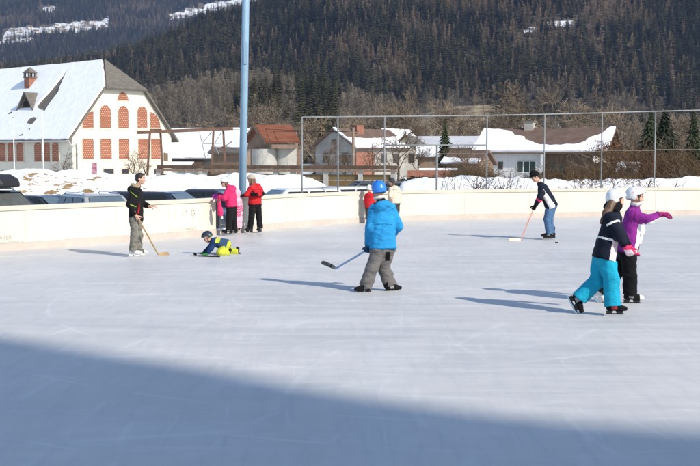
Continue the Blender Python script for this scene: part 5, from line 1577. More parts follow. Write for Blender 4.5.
# ------------------------------------------------------------------ people: continuous surfaces grown from joints
class Field:
    """signed distance grid; smooth union of limbs, then a surface net"""
    def __init__(self, lo, hi, h):
        self.lo = np.array(lo, float); self.h = h
        n = np.ceil((np.array(hi, float) - self.lo) / h).astype(int) + 1
        self.n = n; self.F = np.full(n, 0.5, np.float32)
        self.ax = [(self.lo[i] + h * np.arange(n[i])).astype(np.float32) for i in range(3)]
    def _box(self, lo, hi):
        a = np.clip(np.floor((np.asarray(lo) - self.lo) / self.h).astype(int), 0, self.n)
        b = np.clip(np.ceil((np.asarray(hi) - self.lo) / self.h).astype(int) + 1, 0, self.n)
        sl = tuple(slice(a[i], b[i]) for i in range(3))
        P = [self.ax[0][sl[0]][:, None, None], self.ax[1][sl[1]][None, :, None], self.ax[2][sl[2]][None, None, :]]
        return sl, P
    def _put(self, sl, d, k, op):
        cur = self.F[sl]
        if op == 'add':
            if k > 0:
                hh = np.maximum(k - np.abs(cur - d), 0) / k
                self.F[sl] = np.minimum(cur, d) - hh * hh * k * 0.25
            else: self.F[sl] = np.minimum(cur, d)
        else:
            d = -d
            if k > 0:
                hh = np.maximum(k - np.abs(cur - d), 0) / k
                self.F[sl] = np.maximum(cur, d) + hh * hh * k * 0.25
            else: self.F[sl] = np.maximum(cur, d)
    def cap(self, a, b, ra, rb, k=0.03, op='add'):
        a = np.array(a, float); b = np.array(b, float); m = max(ra, rb) + k + 3 * self.h
        sl, P = self._box(np.minimum(a, b) - m, np.maximum(a, b) + m)
        if 0 in self.F[sl].shape: return
        ab = b - a; L2 = float(ab @ ab) + 1e-12
        q = [P[i] - a[i] for i in range(3)]
        t = np.clip((q[0] * ab[0] + q[1] * ab[1] + q[2] * ab[2]) / L2, 0, 1)
        d = np.sqrt((q[0] - t * ab[0]) ** 2 + (q[1] - t * ab[1]) ** 2 + (q[2] - t * ab[2]) ** 2) - (ra + (rb - ra) * t)
        self._put(sl, d.astype(np.float32), k, op)
    def ell(self, c, r, Rm=None, k=0.03, op='add'):
        c = np.array(c, float); r = np.array(r, float); m = r.max() + k + 3 * self.h
        sl, P = self._box(c - m, c + m)
        if 0 in self.F[sl].shape: return
        q = [P[i] - c[i] for i in range(3)]
        if Rm is not None: q = [Rm[0][j] * q[0] + Rm[1][j] * q[1] + Rm[2][j] * q[2] for j in range(3)]   # columns of Rm are the axes
        k0 = np.sqrt((q[0] / r[0]) ** 2 + (q[1] / r[1]) ** 2 + (q[2] / r[2]) ** 2)
        k1 = np.sqrt((q[0] / r[0] ** 2) ** 2 + (q[1] / r[1] ** 2) ** 2 + (q[2] / r[2] ** 2) ** 2) + 1e-6
        self._put(sl, (k0 * (k0 - 1) / k1).astype(np.float32), k, op)
    def cut(self, p, n, c=None, rad=None, k=0.0):
        """remove what lies beyond the plane, optionally only near c"""
        p = np.array(p, float); n = np.array(n, float); n = n / np.linalg.norm(n)
        if c is None: sl, P = self._box(self.lo, self.lo + self.h * self.n)
        else: sl, P = self._box(np.array(c) - rad, np.array(c) + rad)
        d = (P[0] - p[0]) * n[0] + (P[1] - p[1]) * n[1] + (P[2] - p[2]) * n[2]
        if c is not None:
            rr = np.sqrt(sum((P[i] - c[i]) ** 2 for i in range(3))) - rad
            d = np.maximum(-np.maximum(-d, rr), -1) * 0 + np.where(rr < 0, d, -1.0)
        self.F[sl] = np.maximum(self.F[sl], d.astype(np.float32))
    def folds(self, amp, freq, seed=0, stretch=(1, 1, 1)):
        rg = np.random.RandomState(seed)
        w = np.zeros(self.F.shape, np.float32)
        for i in range(6):
            d = rg.normal(0, 1, 3) * np.array(stretch); d = d / np.linalg.norm(d) * freq * rg.uniform(0.6, 1.7); ph = rg.rand(2) * 6.28
            e = rg.normal(0, 1, 3) * freq * 0.35
            X = self.ax[0][:, None, None]; Y = self.ax[1][None, :, None]; Z = self.ax[2][None, None, :]
            w += np.sin(X * d[0] + Y * d[1] + Z * d[2] + ph[0] + 1.3 * np.sin(X * e[0] + Y * e[1] + Z * e[2] + ph[1]))
        self.F += w * (amp / 3.0)
    def mesh(self):
        F = self.F; s = F < 0
        c = [s[:-1, :-1, :-1], s[1:, :-1, :-1], s[:-1, 1:, :-1], s[1:, 1:, :-1], s[:-1, :-1, 1:], s[1:, :-1, 1:], s[:-1, 1:, 1:], s[1:, 1:, 1:]]
        any_ = c[0].copy(); all_ = c[0].copy()
        for q in c[1:]: any_ |= q; all_ &= q
        mk = any_ & ~all_
        I = np.argwhere(mk)
        if len(I) == 0: return np.zeros((0, 3)), np.zeros((0, 4), int)
        ids = np.full(mk.shape, -1, np.int32); ids[mk] = np.arange(len(I))
        off = np.array([[0,0,0],[1,0,0],[0,1,0],[1,1,0],[0,0,1],[1,0,1],[0,1,1],[1,1,1]])
        val = np.stack([F[I[:, 0] + o[0], I[:, 1] + o[1], I[:, 2] + o[2]] for o in off], 1)
        acc = np.zeros((len(I), 3)); cnt = np.zeros(len(I))
        for a, b in ((0,1),(2,3),(4,5),(6,7),(0,2),(1,3),(4,6),(5,7),(0,4),(1,5),(2,6),(3,7)):
            fa, fb = val[:, a], val[:, b]; m = (fa < 0) != (fb < 0)
            t = np.where(m, fa / np.where(m, fa - fb, 1), 0)[:, None]
            acc += np.where(m[:, None], off[a] + t * (off[b] - off[a]), 0); cnt += m
        V = self.lo + self.h * (I + acc / cnt[:, None])
        Q = []
        for axis in range(3):
            sa = [slice(None)] * 3; sb = [slice(None)] * 3; sa[axis] = slice(0, -1); sb[axis] = slice(1, None)
            A = s[tuple(sa)]; B = s[tuple(sb)]
            E = np.argwhere(A != B); flip = A[E[:, 0], E[:, 1], E[:, 2]]
            u, v = [(1, 2), (2, 0), (0, 1)][axis]
            ok = (E[:, u] > 0) & (E[:, v] > 0) & (E[:, u] < mk.shape[u]) & (E[:, v] < mk.shape[v]); E = E[ok]; flip = flip[ok]
            def g(du, dv):
                J = E.copy(); J[:, u] -= du; J[:, v] -= dv
                return ids[J[:, 0], J[:, 1], J[:, 2]]
            q = np.stack([g(1, 1), g(0, 1), g(0, 0), g(1, 0)], 1)
            q[~flip] = q[~flip][:, ::-1]
            Q.append(q)
        return V, np.vstack(Q)
def shape(name, f, mats, parent, sel=None):
    """link the field's surface; sel(centres) picks a material slot per face"""
    V, Q = f.mesh()
    mi = None
    if sel is not None: mi = sel(V[Q].mean(1))
    return np_mesh(name, V, Q, mats, parent, True, mi)

def cloth(name, c, var=0.12, rough=0.85, scale=30):
    m, nt, b = new_mat(name)
    v = coords(nt, "Object")
    n = noise(nt, v, scale, 4); n2 = noise(nt, v, 5, 3)
    L(nt, ramp(nt, n2, [(0.3, tuple(x * (1 - var) for x in c)), (0.7, tuple(min(1, x * (1 + var)) for x in c))]), b.inputs["Base Color"])
    b.inputs["Roughness"].default_value = rough; b.inputs["Specular IOR Level"].default_value = 0.15
    b.inputs["Sheen Weight"].default_value = 0.02
    n3 = noise(nt, coords(nt, 'Object', (1, 1, 2.2)), 16, 5, 0.65)
    ad = nt.nodes.new('ShaderNodeMath'); ad.operation = 'MULTIPLY_ADD'; ad.inputs[1].default_value = 4.0
    L(nt, n3, ad.inputs[0]); L(nt, n, ad.inputs[2])
    bump(nt, b, ad.outputs[0], 0.55, 0.010)
    return m
K = {}
for nm, c in dict(black=(0.006, 0.006, 0.007), soft_black=(0.010, 0.0095, 0.011), charcoal=(0.05, 0.05, 0.055), navy=(0.010, 0.013, 0.026), blue_jacket=(0.025, 0.27, 0.57), helmet_blue=(0.03, 0.20, 0.66),
                  dark_glove=(0.015, 0.05, 0.11), grey_trousers=(0.155, 0.145, 0.14), camo=(0.20, 0.19, 0.16), camo_dark=(0.155, 0.147, 0.123), jeans=(0.075, 0.15, 0.27), white=(0.80, 0.80, 0.80), offwhite=(0.72, 0.70, 0.66),
                  pink=(0.62, 0.03, 0.13), hot_pink=(0.70, 0.04, 0.14), pale_pink=(0.80, 0.42, 0.52), pastel=(0.78, 0.62, 0.66), red=(0.50, 0.02, 0.028), dark_red=(0.35, 0.01, 0.02), turquoise=(0.012, 0.33, 0.50), purple=(0.24, 0.025, 0.24), magenta=(0.32, 0.02, 0.13),
                  yellow=(0.50, 0.54, 0.05), lime=(0.25, 0.40, 0.04), slate_blue=(0.045, 0.085, 0.16), deep_blue=(0.015, 0.04, 0.12), green=(0.05, 0.24, 0.06), cream=(0.62, 0.55, 0.44), tan=(0.36, 0.28, 0.17), beanie=(0.42, 0.37, 0.29), grey=(0.30, 0.30, 0.31),
                  skate_white=(0.72, 0.71, 0.70), skate_red=(0.45, 0.04, 0.04)).items():
    K[nm] = cloth("cloth_" + nm, c)
M['skin'] = plain("skin", (0.56, 0.33, 0.24), 0.5, 0.08, 12, spec=0.35)
M['lip'] = plain("lips", (0.42, 0.17, 0.15), 0.5)
M['eye'] = plain("eye_dark", (0.04, 0.03, 0.025), 0.2)
M['brow'] = plain("eyebrow", (0.06, 0.04, 0.03), 0.8)
def hair_mat(name, c):
    m, nt, b = new_mat(name)
    n = noise(nt, coords(nt, "Object", (60, 60, 6)), 1.5, 4)
    L(nt, ramp(nt, n, [(0.3, tuple(x * .55 for x in c)), (0.7, tuple(x * 1.25 for x in c))]), b.inputs["Base Color"])
    b.inputs["Roughness"].default_value = 0.5; bump(nt, b, n, 0.5, 0.006)
    return m
M['hair_dark'] = hair_mat("dark_hair", (0.022, 0.017, 0.014)); M['hair_brown'] = hair_mat("brown_hair", (0.14, 0.075, 0.04)); M['hair_light'] = hair_mat("light_brown_hair", (0.30, 0.17, 0.09))
M['steel'] = plain("blade_steel", (0.62, 0.63, 0.65), 0.25, 0.05, metal=0.9)
M['gloss_white'] = plain("white_helmet_shell", (0.80, 0.79, 0.78), 0.3, 0.04, spec=0.5)
M['gloss_blue'] = plain("blue_helmet_shell", (0.025, 0.20, 0.68), 0.35, 0.05, spec=0.5)
M['gloss_dark'] = plain("dark_helmet_shell", (0.02, 0.03, 0.05), 0.35, 0.1, spec=0.5)
M['plastic_black'] = plain("black_plastic", (0.018, 0.018, 0.02), 0.4)

def unit(v): v = np.array(v, float); return v / (np.linalg.norm(v) + 1e-9)
def frame3(fwd, up):
    f = unit(fwd); u = np.array(up, float); u = unit(u - f * (u @ f)); l = np.cross(u, f)
    return np.stack([f, l, u], 1)                     # columns: forward, left, up

def add_hand(f, wrist, dirv, palm_n, thumb, s=1.0, curl=0.3, glove=0.0):
    """palm plus five separate jointed fingers; curl 0 flat, 1 closed round a shaft"""
    d = unit(dirv); n = unit(palm_n); n = unit(n - d * (n @ d)); t = np.cross(d, n)
    if t @ np.array(thumb, float) < 0: t = -t           # t points to the thumb side
    w = np.array(wrist, float); g = glove
    f.cap(w - d * .02 * s, w + d * .03 * s, (.024 + g) * s, (.026 + g) * s, .012)
    for q in (-.026, -.009, .009, .026):
        f.cap(w + d * .025 * s + t * q * .7 * s, w + d * .085 * s + t * q * s, (.0135 + g) * s, (.0125 + g) * s, .012)
    ln = {.030: .072, .010: .080, -.010: .074, -.029: .058}
    for q, l in ln.items():
        p = w + d * .088 * s + t * q * s; a = 0.25 + 0.2 * curl; r = (.0092 + g * .6) * s
        for k, fr in enumerate((.45, .32, .23)):
            a += curl * (1.15 if k else 0.75) + .06
            dd = d * math.cos(a) + n * math.sin(a)
            e = p + dd * l * fr * s
            f.cap(p, e, r, r * .9, .004); p = e; r *= .92
    p = w + d * .030 * s + t * .030 * s
    for k, l in enumerate((.038, .032, .026)):
        dd = unit(t * (0.75 - .35 * k * curl) + d * (.75) + n * (.25 + .55 * curl * k))
        e = p + dd * l * s; f.cap(p, e, (.0125 + g * .6) * s, (.0105 + g * .6) * s, .006); p = e

def add_head(f, c, Rm, s):
    """c is the head centre at eye height; s the head height (chin to crown)"""
    q = s / 0.23
    def P(x, y, z): return np.array(c) + Rm @ (np.array([x, y, z]) * q)
    f.ell(P(-.008, 0, .028), np.array([.098, .077, .088]) * q, Rm, .0)
    f.ell(P(.022, 0, -.045), np.array([.068, .060, .068]) * q, Rm, .04)
    f.ell(P(.050, 0, -.088), np.array([.030, .030, .025]) * q, Rm, .03)
    f.cap(P(.078, 0, .012), P(.098, 0, -.030), .010 * q, .0145 * q, .012)
    for y in (-1, 1):
        f.ell(P(.088, .034 * y, .002), np.array([.016, .020, .012]) * q, Rm, .012, 'sub')
        f.cap(P(.084, .014 * y, .020), P(.076, .050 * y, .018), .009 * q, .007 * q, .012)
        f.ell(P(-.004, .078 * y, -.014), np.array([.020, .010, .032]) * q, Rm, .008)
        f.ell(P(.062, .040 * y, -.035), np.array([.024, .022, .022]) * q, Rm, .02)
        f.ell(P(.0755, .034 * y, .001), np.array([.0125, .0125, .0125]) * q, Rm, .003)
    f.cap(P(.080, -.018, -.060), P(.080, .018, -.060), .0085 * q, .0085 * q, .008)
    f.cap(P(.077, -.016, -.070), P(.077, .016, -.070), .008 * q, .008 * q, .006)
    def sel(X):
        l = (X - np.array(c)) @ Rm / q
        m = np.zeros(len(X), int)
        front = l[:, 0] > .055
        for y in (-1, 1):
            m[front & (np.hypot(l[:, 1] - .034 * y, (l[:, 2] - .001) * 1.5) < .0125)] = 2
            m[front & (np.abs(l[:, 1] - .034 * y) < .022) & (np.abs(l[:, 2] - .024) < .0055)] = 3
        m[(l[:, 0] > .070) & (np.abs(l[:, 1]) < .024) & (np.abs(l[:, 2] + .065) < .009)] = 1
        return m
    return sel

def skate(parent, an, toe, s=1.0, boot=None, accent=None, tip=None, tilt_up=None, roller=False):
    """boot with sole, holder and steel blade under it; an is the ankle joint, toe the pointing direction"""
    tx = unit(toe); up = np.array(tilt_up if tilt_up is not None else (0, 0, 1.0)); Rm = frame3(tx, up)
    a = np.array(an, float)
    def P(x, y, z): return a + Rm @ (np.array([x, y, z]) * s)
    lo = a - .36 * s; hi = a + .36 * s
    f = Field(lo, hi, .009)
    f.cap(P(-.012, 0, .09), P(-.015, 0, -.01), .056 * s, .052 * s, .03)
    f.cap(P(-.045, 0, -.045), P(.06, 0, -.05), .040 * s, .042 * s, .03)
    f.cap(P(.02, 0, -.015), P(.11, 0, -.048), .045 * s, .040 * s, .03)
    f.cap(P(.11, 0, -.052), P(.165, 0, -.055), .042 * s, .034 * s, .02)
    f.cap(P(-.035, 0, .09), P(-.05, 0, .125), .035 * s, .025 * s, .02)
    f.cut(P(0, 0, -.082), -Rm[:, 2])
    ac = accent or boot
    def sel(X):
        l = (X - a) @ Rm / s
        m = np.zeros(len(X), int)
        m[(l[:, 2] > -.03) & (l[:, 0] > .015) & (l[:, 0] < .11) & (np.abs(l[:, 1]) < .02)] = 1
        m[(np.abs(l[:, 1]) > .028) & (l[:, 0] > -.02) & (l[:, 0] < .05) & (np.abs(l[:, 2] + .02) < .035)] = 2
        m[l[:, 0] > .135] = 3
        return m
    bo = shape("skate", f, [boot, K['charcoal'], ac, tip or boot], parent, sel)
    mb = MB()
    def bx(x0, x1, y, z0, z1, taper=0):
        c = [P(x0, -y, z0), P(x1, -y, z0), P(x1, y, z0), P(x0, y, z0), P(x0 - taper, -y * 1.6, z1), P(x1 + taper, -y * 1.6, z1), P(x1 + taper, y * 1.6, z1), P(x0 - taper, y * 1.6, z1)]
        mb.faces(c, [(0,3,2,1),(4,5,6,7),(0,1,5,4),(1,2,6,5),(2,3,7,6),(3,0,4,7)])
    bx(-.075, -.01, .012, -.118, -.084, .012); bx(.055, .13, .012, -.118, -.084, .012); bx(-.085, .145, .010, -.128, -.116)
    mb.build("holder", M['gloss_white'] if boot.name in ('cloth_skate_white', 'cloth_offwhite', 'cloth_camo_dark') else M['plastic_black'], bo)
    mb = MB()
    prof = [(-.115, -.128), (-.12, -.138), (-.105, -.150), (.14, -.150), (.168, -.140), (.172, -.126)]
    mb.prism([P(x, -.003, z) for x, z in prof], Rm @ np.array([0, .006 * s, 0]))
    mb.build("blade", M['steel'], bo)
    return bo

def person(spec):
    s = spec['s']; D = spec['D']; B = np.array(at(spec['base'][0], spec['base'][1], D)); B[2] = 0.0
    def J(k):
        v = spec[k]; p = np.array(at(v[0], v[1], D + (v[2] if len(v) > 2 else 0.0))) - B
        return p
    t = thing("person", tuple(B), spec['label'], "person", group=spec.get('group'))
    def ang(a, el=0): return np.array([math.cos(R(a)) * math.cos(R(el)), math.sin(R(a)) * math.cos(R(el)), math.sin(R(el))])
    j = {k: J(k) for k in ('head', 'neck', 'shL', 'shR', 'elL', 'elR', 'haL', 'haR', 'hipL', 'hipR', 'knL', 'knR', 'anL', 'anR')}
    pel = (j['hipL'] + j['hipR']) / 2; chest = (j['shL'] + j['shR']) / 2
    spine = unit(chest - pel)
    allp = np.array(list(j.values())); lo = allp.min(0) - .30; hi = allp.max(0) + .30; lo[2] = -0.05
    hd = spec['hd']
    up = unit(j['head'] - j['neck']) * .5 + np.array([0, 0, .6]); Rh = frame3(ang(spec['face'], spec.get('nod', 0)), spec.get('hup', up))
    hs = spec.get('hs', .225 * s)
    bare = spec.get('bare', '')
    # --- the body, one continuous surface
    f = Field(lo, hi, spec.get('vox', .010))
    f.cap(j['hipL'], j['hipR'], .085 * s, .085 * s, .05)
    mid = (pel + chest) / 2
    f.cap(pel, mid, .10 * s, .095 * s, .06); f.cap(mid, chest - spine * .05, .095 * s, .10 * s, .06)
    f.cap(j['shL'] - spine * .02, j['shR'] - spine * .02, .05 * s, .05 * s, .06)
    f.cap(chest, j['head'] - Rh[:, 2] * .06 * s - Rh[:, 0] * .02 * s, .050 * s, .048 * s, .04)
    for S in 'LR':
        f.cap(j['sh' + S], j['el' + S], .042 * s, .034 * s, .03); f.cap(j['el' + S], j['ha' + S], .036 * s, .025 * s, .02)
        f.cap(j['hip' + S], j['kn' + S], .072 * s, .050 * s, .03); f.cap(j['kn' + S], j['an' + S], .050 * s, .034 * s, .02)
    hsel = add_head(f, j['head'], Rh, hs)
    for S in bare:
        hv = spec['hand' + S]
        add_hand(f, j['ha' + S], hv['dir'], hv['palm'], hv['thumb'], s, hv.get('curl', .3))
    shape("body", f, [M['skin'], M['lip'], M['eye'], M['brow']], t, hsel)
    def PH(x, y, z): q = hs / .23; return j['head'] + Rh @ (np.array([x, y, z]) * q)
    q = hs / .23
    # --- trousers
    T = spec['trousers']
    f = Field(lo, hi, .011)
    r0, r1, r2 = [v * s for v in T.get('r', (.115, .085, .075))]
    f.cap(j['hipL'], j['hipR'], .112 * s, .112 * s, .05); f.cap(pel, pel + spine * .12 * s, .116 * s, .100 * s, .05)
    for S in 'LR':
        f.cap(j['hip' + S], j['kn' + S], r0, r1, .04); e = j['an' + S] + (j['an' + S] - j['kn' + S]) * T.get('ext', 0.04)
        f.cap(j['kn' + S], e, r1, r2, .03)
        dn = unit(j['an' + S] - j['kn' + S]); c = e + dn * .02 * s
        f.cut(c, dn, c + dn * .06, .16)
    f.folds(T.get('fold', .007) * s * .7, 24, spec['seed'], (.6, .6, 1.6)); f.folds(T.get('fold', .007) * s * .5, 48, spec['seed'] + 3, (.5, .5, 1.8))
    tsel = T.get('sel')
    shape("trousers", f, T['mats'], t, (lambda X: tsel(X, j, pel, spine, s)) if tsel else None)
    # --- jacket
    A = spec['jacket']
    f = Field(lo, hi, spec.get('jvox', .010))
    bulk = A.get('bulk', 1.0)
    lat = unit(j['shL'] - j['shR'])
    for S, sg in (('L', 1), ('R', -1)):
        top = j['sh' + S] - lat * sg * .055 * s - spine * .045 * s; bot = j['hip' + S] - lat * sg * .0 + spine * A.get('hem', 0.0)
        f.cap(top, bot - spine * .10, .098 * s * bulk, (.118 + A.get('flare', 0.0)) * s * bulk, .09)
    f.cap(chest - spine * .06, pel, .115 * s * bulk, .13 * s * bulk, .08)
    f.cap(j['shL'] - lat * .03 - spine * .02, j['shR'] + lat * .03 - spine * .02, .075 * s, .075 * s, .06)
    hemp = pel + spine * A.get('hem', 0.0) - spine * .02
    f.cut(hemp, -spine)
    for S in 'LR':
        f.cap(j['sh' + S] - spine * .01, j['el' + S], .078 * s * bulk, .064 * s * bulk, .045)
        f.cap(j['el' + S], j['el' + S] + (j['ha' + S] - j['el' + S]) * .94, .062 * s * bulk, .050 * s * bulk, .035)
        dn = unit(j['ha' + S] - j['el' + S]); c = j['ha' + S] - dn * .02
        f.cut(c, dn, c + dn * .05, .09)
    nd = unit(j['head'] - chest)
    f.cap(chest + nd * .03, chest + nd * A.get('collar', .11) * s, .075 * s, .068 * s, .04)
    if A.get('hood'):
        bk = -ang(spec['body'])
        f.ell(chest + bk * .085 * s + nd * .045 * s, np.array([.10, .13, .085]) * s, frame3(ang(spec['body']), nd), .04)
    f.folds(A.get('fold', .008) * s * .6, 22, spec['seed'] + 5); f.folds(A.get('fold', .008) * s * .5, 44, spec['seed'] + 9, (1.2, 1.2, 1.0))
    jsel = A.get('sel')
    def with_seams(X):
        """yoke, side seams, cuffs and hem band in a darker weave of the same cloth"""
        m = jsel(X, j, pel, spine, s, ang(spec['body']), lat) if jsel else np.zeros(len(X), int)
        h = (X - pel) @ spine; la = (X - pel) @ lat; k = np.zeros(len(X), bool)
        hh = A.get('hem', 0.0) - .02
        k |= (h < hh + .028 * s)
        for S in 'LR':
            w = unit(j['ha' + S] - j['el' + S]); v = (X - j['ha' + S]) @ w; r_ = np.linalg.norm(X - j['ha' + S] - np.outer(v, w), axis=1)
            k |= (v > -.055 * s) & (r_ < .09)
            w = unit(j['el' + S] - j['sh' + S]); v = (X - j['sh' + S]) @ w; r_ = np.linalg.norm(X - j['sh' + S] - np.outer(v, w), axis=1)
            k |= (np.abs(v - .015) < .0055) & (r_ < .13) & (h > .2)
        k |= (np.abs(h - .37 * s - .02 * np.cos(la * 9)) < .0055) & (np.abs(la) < .17 * s)
        k |= (np.abs(la) < .006) & ((X - pel) @ ang(spec['body']) > 0)
        return np.where(k & (m == 0), len(A['mats']), m)
    base_c = A['mats'][0]
    seam = K.get(base_c.name + '_seam')
    if seam is None:
        rc = [n for n in base_c.node_tree.nodes if n.type == 'VALTORGB'][0].color_ramp.elements[0].color
        seam = K[base_c.name + '_seam'] = cloth(base_c.name + '_seam', tuple(c * .55 for c in rc[:3]))
    shape("jacket", f, A['mats'] + [seam], t, with_seams)
    # --- gloves
    for S in 'LR':
        if S in bare: continue
        gm = spec.get('glove' + S, spec.get('glove'))
        if gm is None: continue
        hv = spec.get('hand' + S, {})
        dn = unit(j['ha' + S] - j['el' + S])
        f = Field(j['ha' + S] - .24, j['ha' + S] + .24, .008)
        f.cap(j['ha' + S] - dn * .06 * s, j['ha' + S] - dn * .005 * s, .050 * s, .040 * s, .02)
        add_hand(f, j['ha' + S], hv.get('dir', dn), hv.get('palm', np.cross(dn, [0, 1, 0.1])), hv.get('thumb', ang(spec['body'])), s * 1.1, hv.get('curl', .35), .0055)
        shape("glove", f, gm if isinstance(gm, list) else [gm], t, hv.get('sel'))
    # --- skates or boots
    for S in 'LR':
        F_ = spec['feet'][S]
        skate(t, j['an' + S], ang(F_[0], F_[1] if len(F_) > 1 else 0), s * .98, F_[2], F_[3], F_[4] if len(F_) > 4 else None, F_[5] if len(F_) > 5 else None) if spec.get('skates', True) else boot(t, j['an' + S], ang(F_[0]), s, F_[2])
    # --- head wear and hair
    H = hd
    if H.get('hair'):
        f = Field(j['head'] - .45, j['head'] + .30, .009)
        if H.get('short', False):
            f.ell(PH(-.012, 0, .034), np.array([.104, .083, .093]) * q, Rh, 0)
            f.ell(PH(-.03, 0, -.02), np.array([.085, .080, .06]) * q, Rh, .02)
            f.cut(PH(.062, 0, .055), Rh @ np.array([.85, 0, -.5]))
            f.cut(PH(.015, 0, -.02), Rh @ np.array([.7, 0, -.55]))
        else:
            f.ell(PH(-.018, 0, .030), np.array([.104, .085, .095]) * q, Rh, 0)
            f.cut(PH(.045, 0, .03), Rh @ np.array([1, 0, -.25]))
        for a_, b_, ra, rb in H.get('locks', ()):
            f.cap(PH(*a_), PH(*b_) if len(b_) == 3 else j['head'] + np.array(b_[:3]), ra * q, rb * q, .03)
        f.folds(.004, 60, 3, (1.5, 1.5, .3))
        shape("hair", f, [H['hair']], t)
    if H['type'] == 'helmet':
        f = Field(PH(0, 0, .04) - .27, PH(0, 0, .04) + .27, .0075)
        f.ell(PH(-.012, 0, .050), np.array([.132, .106, .108]) * q * H.get('k', 1), Rh, 0)
        f.ell(PH(-.055, 0, .0), np.array([.085, .100, .09]) * q * H.get('k', 1), Rh, .04)
        f.cut(PH(.0, 0, .034), Rh @ np.array([.42, 0, -1]), PH(.12, 0, 0), .17 * q)
        f.cut(PH(-.03, 0, -.045), Rh @ np.array([.0, 0, -1]))
        f.folds(.0015, 70, 4)
        hm = H['mats']
        def hsel2(X):
            l = (X - j['head']) @ Rh / q; m = np.zeros(len(X), int)
            if len(hm) > 1:
                for sg in (-1, 1):
                    for x0 in (-.07, 0.0, .06):
                        m[(np.abs(l[:, 1] - sg * .036) < .011) & (np.abs(l[:, 0] - x0) < .022) & (l[:, 2] > .06)] = 1
                m[(l[:, 2] < -.030) & (l[:, 0] < .02)] = 1
            if len(hm) > 2:
                m[(np.sin(l[:, 0] * 62 + l[:, 1] * 31) * np.sin(l[:, 2] * 55 - l[:, 0] * 20) > .80)] = 2
            return m
        ho = shape("helmet", f, hm, t, hsel2)
        mb = MB()
        for sg in (-1, 1):
            mb.tube([PH(.02, .088 * sg, .01), PH(.03, .080 * sg, -.05), PH(.045, .04 * sg, -.105), PH(.048, .0, -.118)], .006 * q, 6)
        mb.build("chin_strap", M['plastic_black'], ho, True)
        if H.get('rim'):
            mb = MB(); pts = [PH(-.012 + .128 * math.cos(a), .104 * math.sin(a), .045 + .035 * math.cos(a) ) for a in np.linspace(-1.9, 1.9, 22)]
            mb.tube(pts, .008 * q, 6); mb.build("rim", H['rim'], ho, True)
    elif H['type'] == 'beanie':
        f = Field(PH(0, 0, .05) - .25, PH(0, 0, .05) + .25, .0075)
        f.ell(PH(-.012, 0, .052), np.array([.112, .094, .105 * H.get('tall', 1)]) * q, Rh, 0)
        f.ell(PH(-.04, 0, .0), np.array([.085, .088, .07]) * q, Rh, .03)
        f.cut(PH(.0, 0, .030), Rh @ np.array([.35, 0, -1]))
        for a in np.linspace(0, 6.283, 40)[:-1]:
            p_ = PH(-.014 + .106 * math.cos(a), .090 * math.sin(a), .040 + .030 * math.cos(a))
            f.ell(p_, np.array([.016, .016, .026]) * q, Rh, .006)
        if H.get('pompom'): f.ell(PH(-.02, 0, .175), np.array([.036] * 3) * q, Rh, .008)
        f.folds(.003, 90, 2)
        shape("hat", f, H['mats'], t)
    elif H['type'] == 'hood':
        f = Field(PH(0, 0, .03) - .3, PH(0, 0, .03) + .3, .009)
        f.ell(PH(-.02, 0, .03), np.array([.135, .115, .13]) * q, Rh, 0); f.cap(PH(-.03, 0, -.02), j['neck'], .11 * q, .10 * q, .05)
        f.ell(PH(.12, 0, -.005), np.array([.085, .078, .095]) * q, Rh, .02, 'sub')
        f.folds(.005, 35, 3)
        shape("hood", f, H['mats'], t)
    for extra in spec.get('extras', ()): extra(t, j, PH, Rh, q, s)
    return t, j, B
def boot(parent, an, toe, s, mat):
    tx = unit(toe); Rm = frame3(tx, (0, 0, 1)); a = np.array(an, float)
    def P(x, y, z): return a + Rm @ (np.array([x, y, z]) * s)
    f = Field(a - .3 * s, a + .3 * s, .010)
    f.cap(P(-.01, 0, .10), P(-.015, 0, -.02), .058 * s, .054 * s, .03)
    f.cap(P(-.04, 0, -.05), P(.12, 0, -.052), .045 * s, .045 * s, .03); f.cap(P(0, 0, -.02), P(.10, 0, -.045), .05 * s, .04 * s, .03)
    f.cut(P(0, 0, -.092), -Rm[:, 2])
    o = shape("boot", f, [mat], parent)
    mb = MB(); n = 20; ring = [P(.035 + .125 * math.cos(6.283 * k / n), .05 * math.sin(6.283 * k / n), -.093) for k in range(n)]
    mb.prism([Vector(p) for p in ring], (0, 0, -.022 * s)); mb.build("sole", M['plastic_black'], o)

def stick(label, top, heel, tip, blade_mat, shaft_mat, base, blade_h=.06, tape=None):
    """hockey stick: flat shaft, curved upright blade; world points"""
    o = Vector(base); top, heel, tip = Vector(top), Vector(heel), Vector(tip)
    t = thing("hockey_stick", o, label, "hockey stick")
    d = (top - heel).normalized()
    mb = MB(); mb.bar(heel - o + d * .02, top - o, .030, .022, up=Vector((0.2, 1, 0.1))); mb.build("shaft", shaft_mat, t, bevel=.004)
    b = (tip - heel); ln = b.length; b.normalize(); upv = Vector((0, 0, 1)) - b * b.z; upv.normalize(); nv = b.cross(upv)
    mb = MB(); N = 10; V = []; F = []
    for i in range(N + 1):
        f = i / N; h = blade_h * (0.85 + .25 * math.sin(f * 2.6)) * (1 if f < .93 else .72); cu = .05 * f * f
        c = heel - o + b * ln * f + nv * cu
        for sg in (-1, 1):
            V += [c + nv * .006 * sg, c + nv * .006 * sg + upv * h]
    for i in range(N):
        a = i * 4; e = a + 4
        F += [(a, e, e + 1, a + 1), (a + 2, a + 3, e + 3, e + 2), (a + 1, e + 1, e + 3, a + 3), (a, a + 2, e + 2, e)]
    F += [(0, 1, 3, 2), (N * 4, N * 4 + 2, N * 4 + 3, N * 4 + 1)]
    mb.faces(V, F); mb.build("blade", blade_mat, t)
    mb = MB(); mb.bar(top - o - d * .14, top - o + d * .01, .036, .028, up=Vector((0.2, 1, 0.1))); mb.build("grip_tape", tape or M['plastic_black'], t, bevel=.004)
    return t
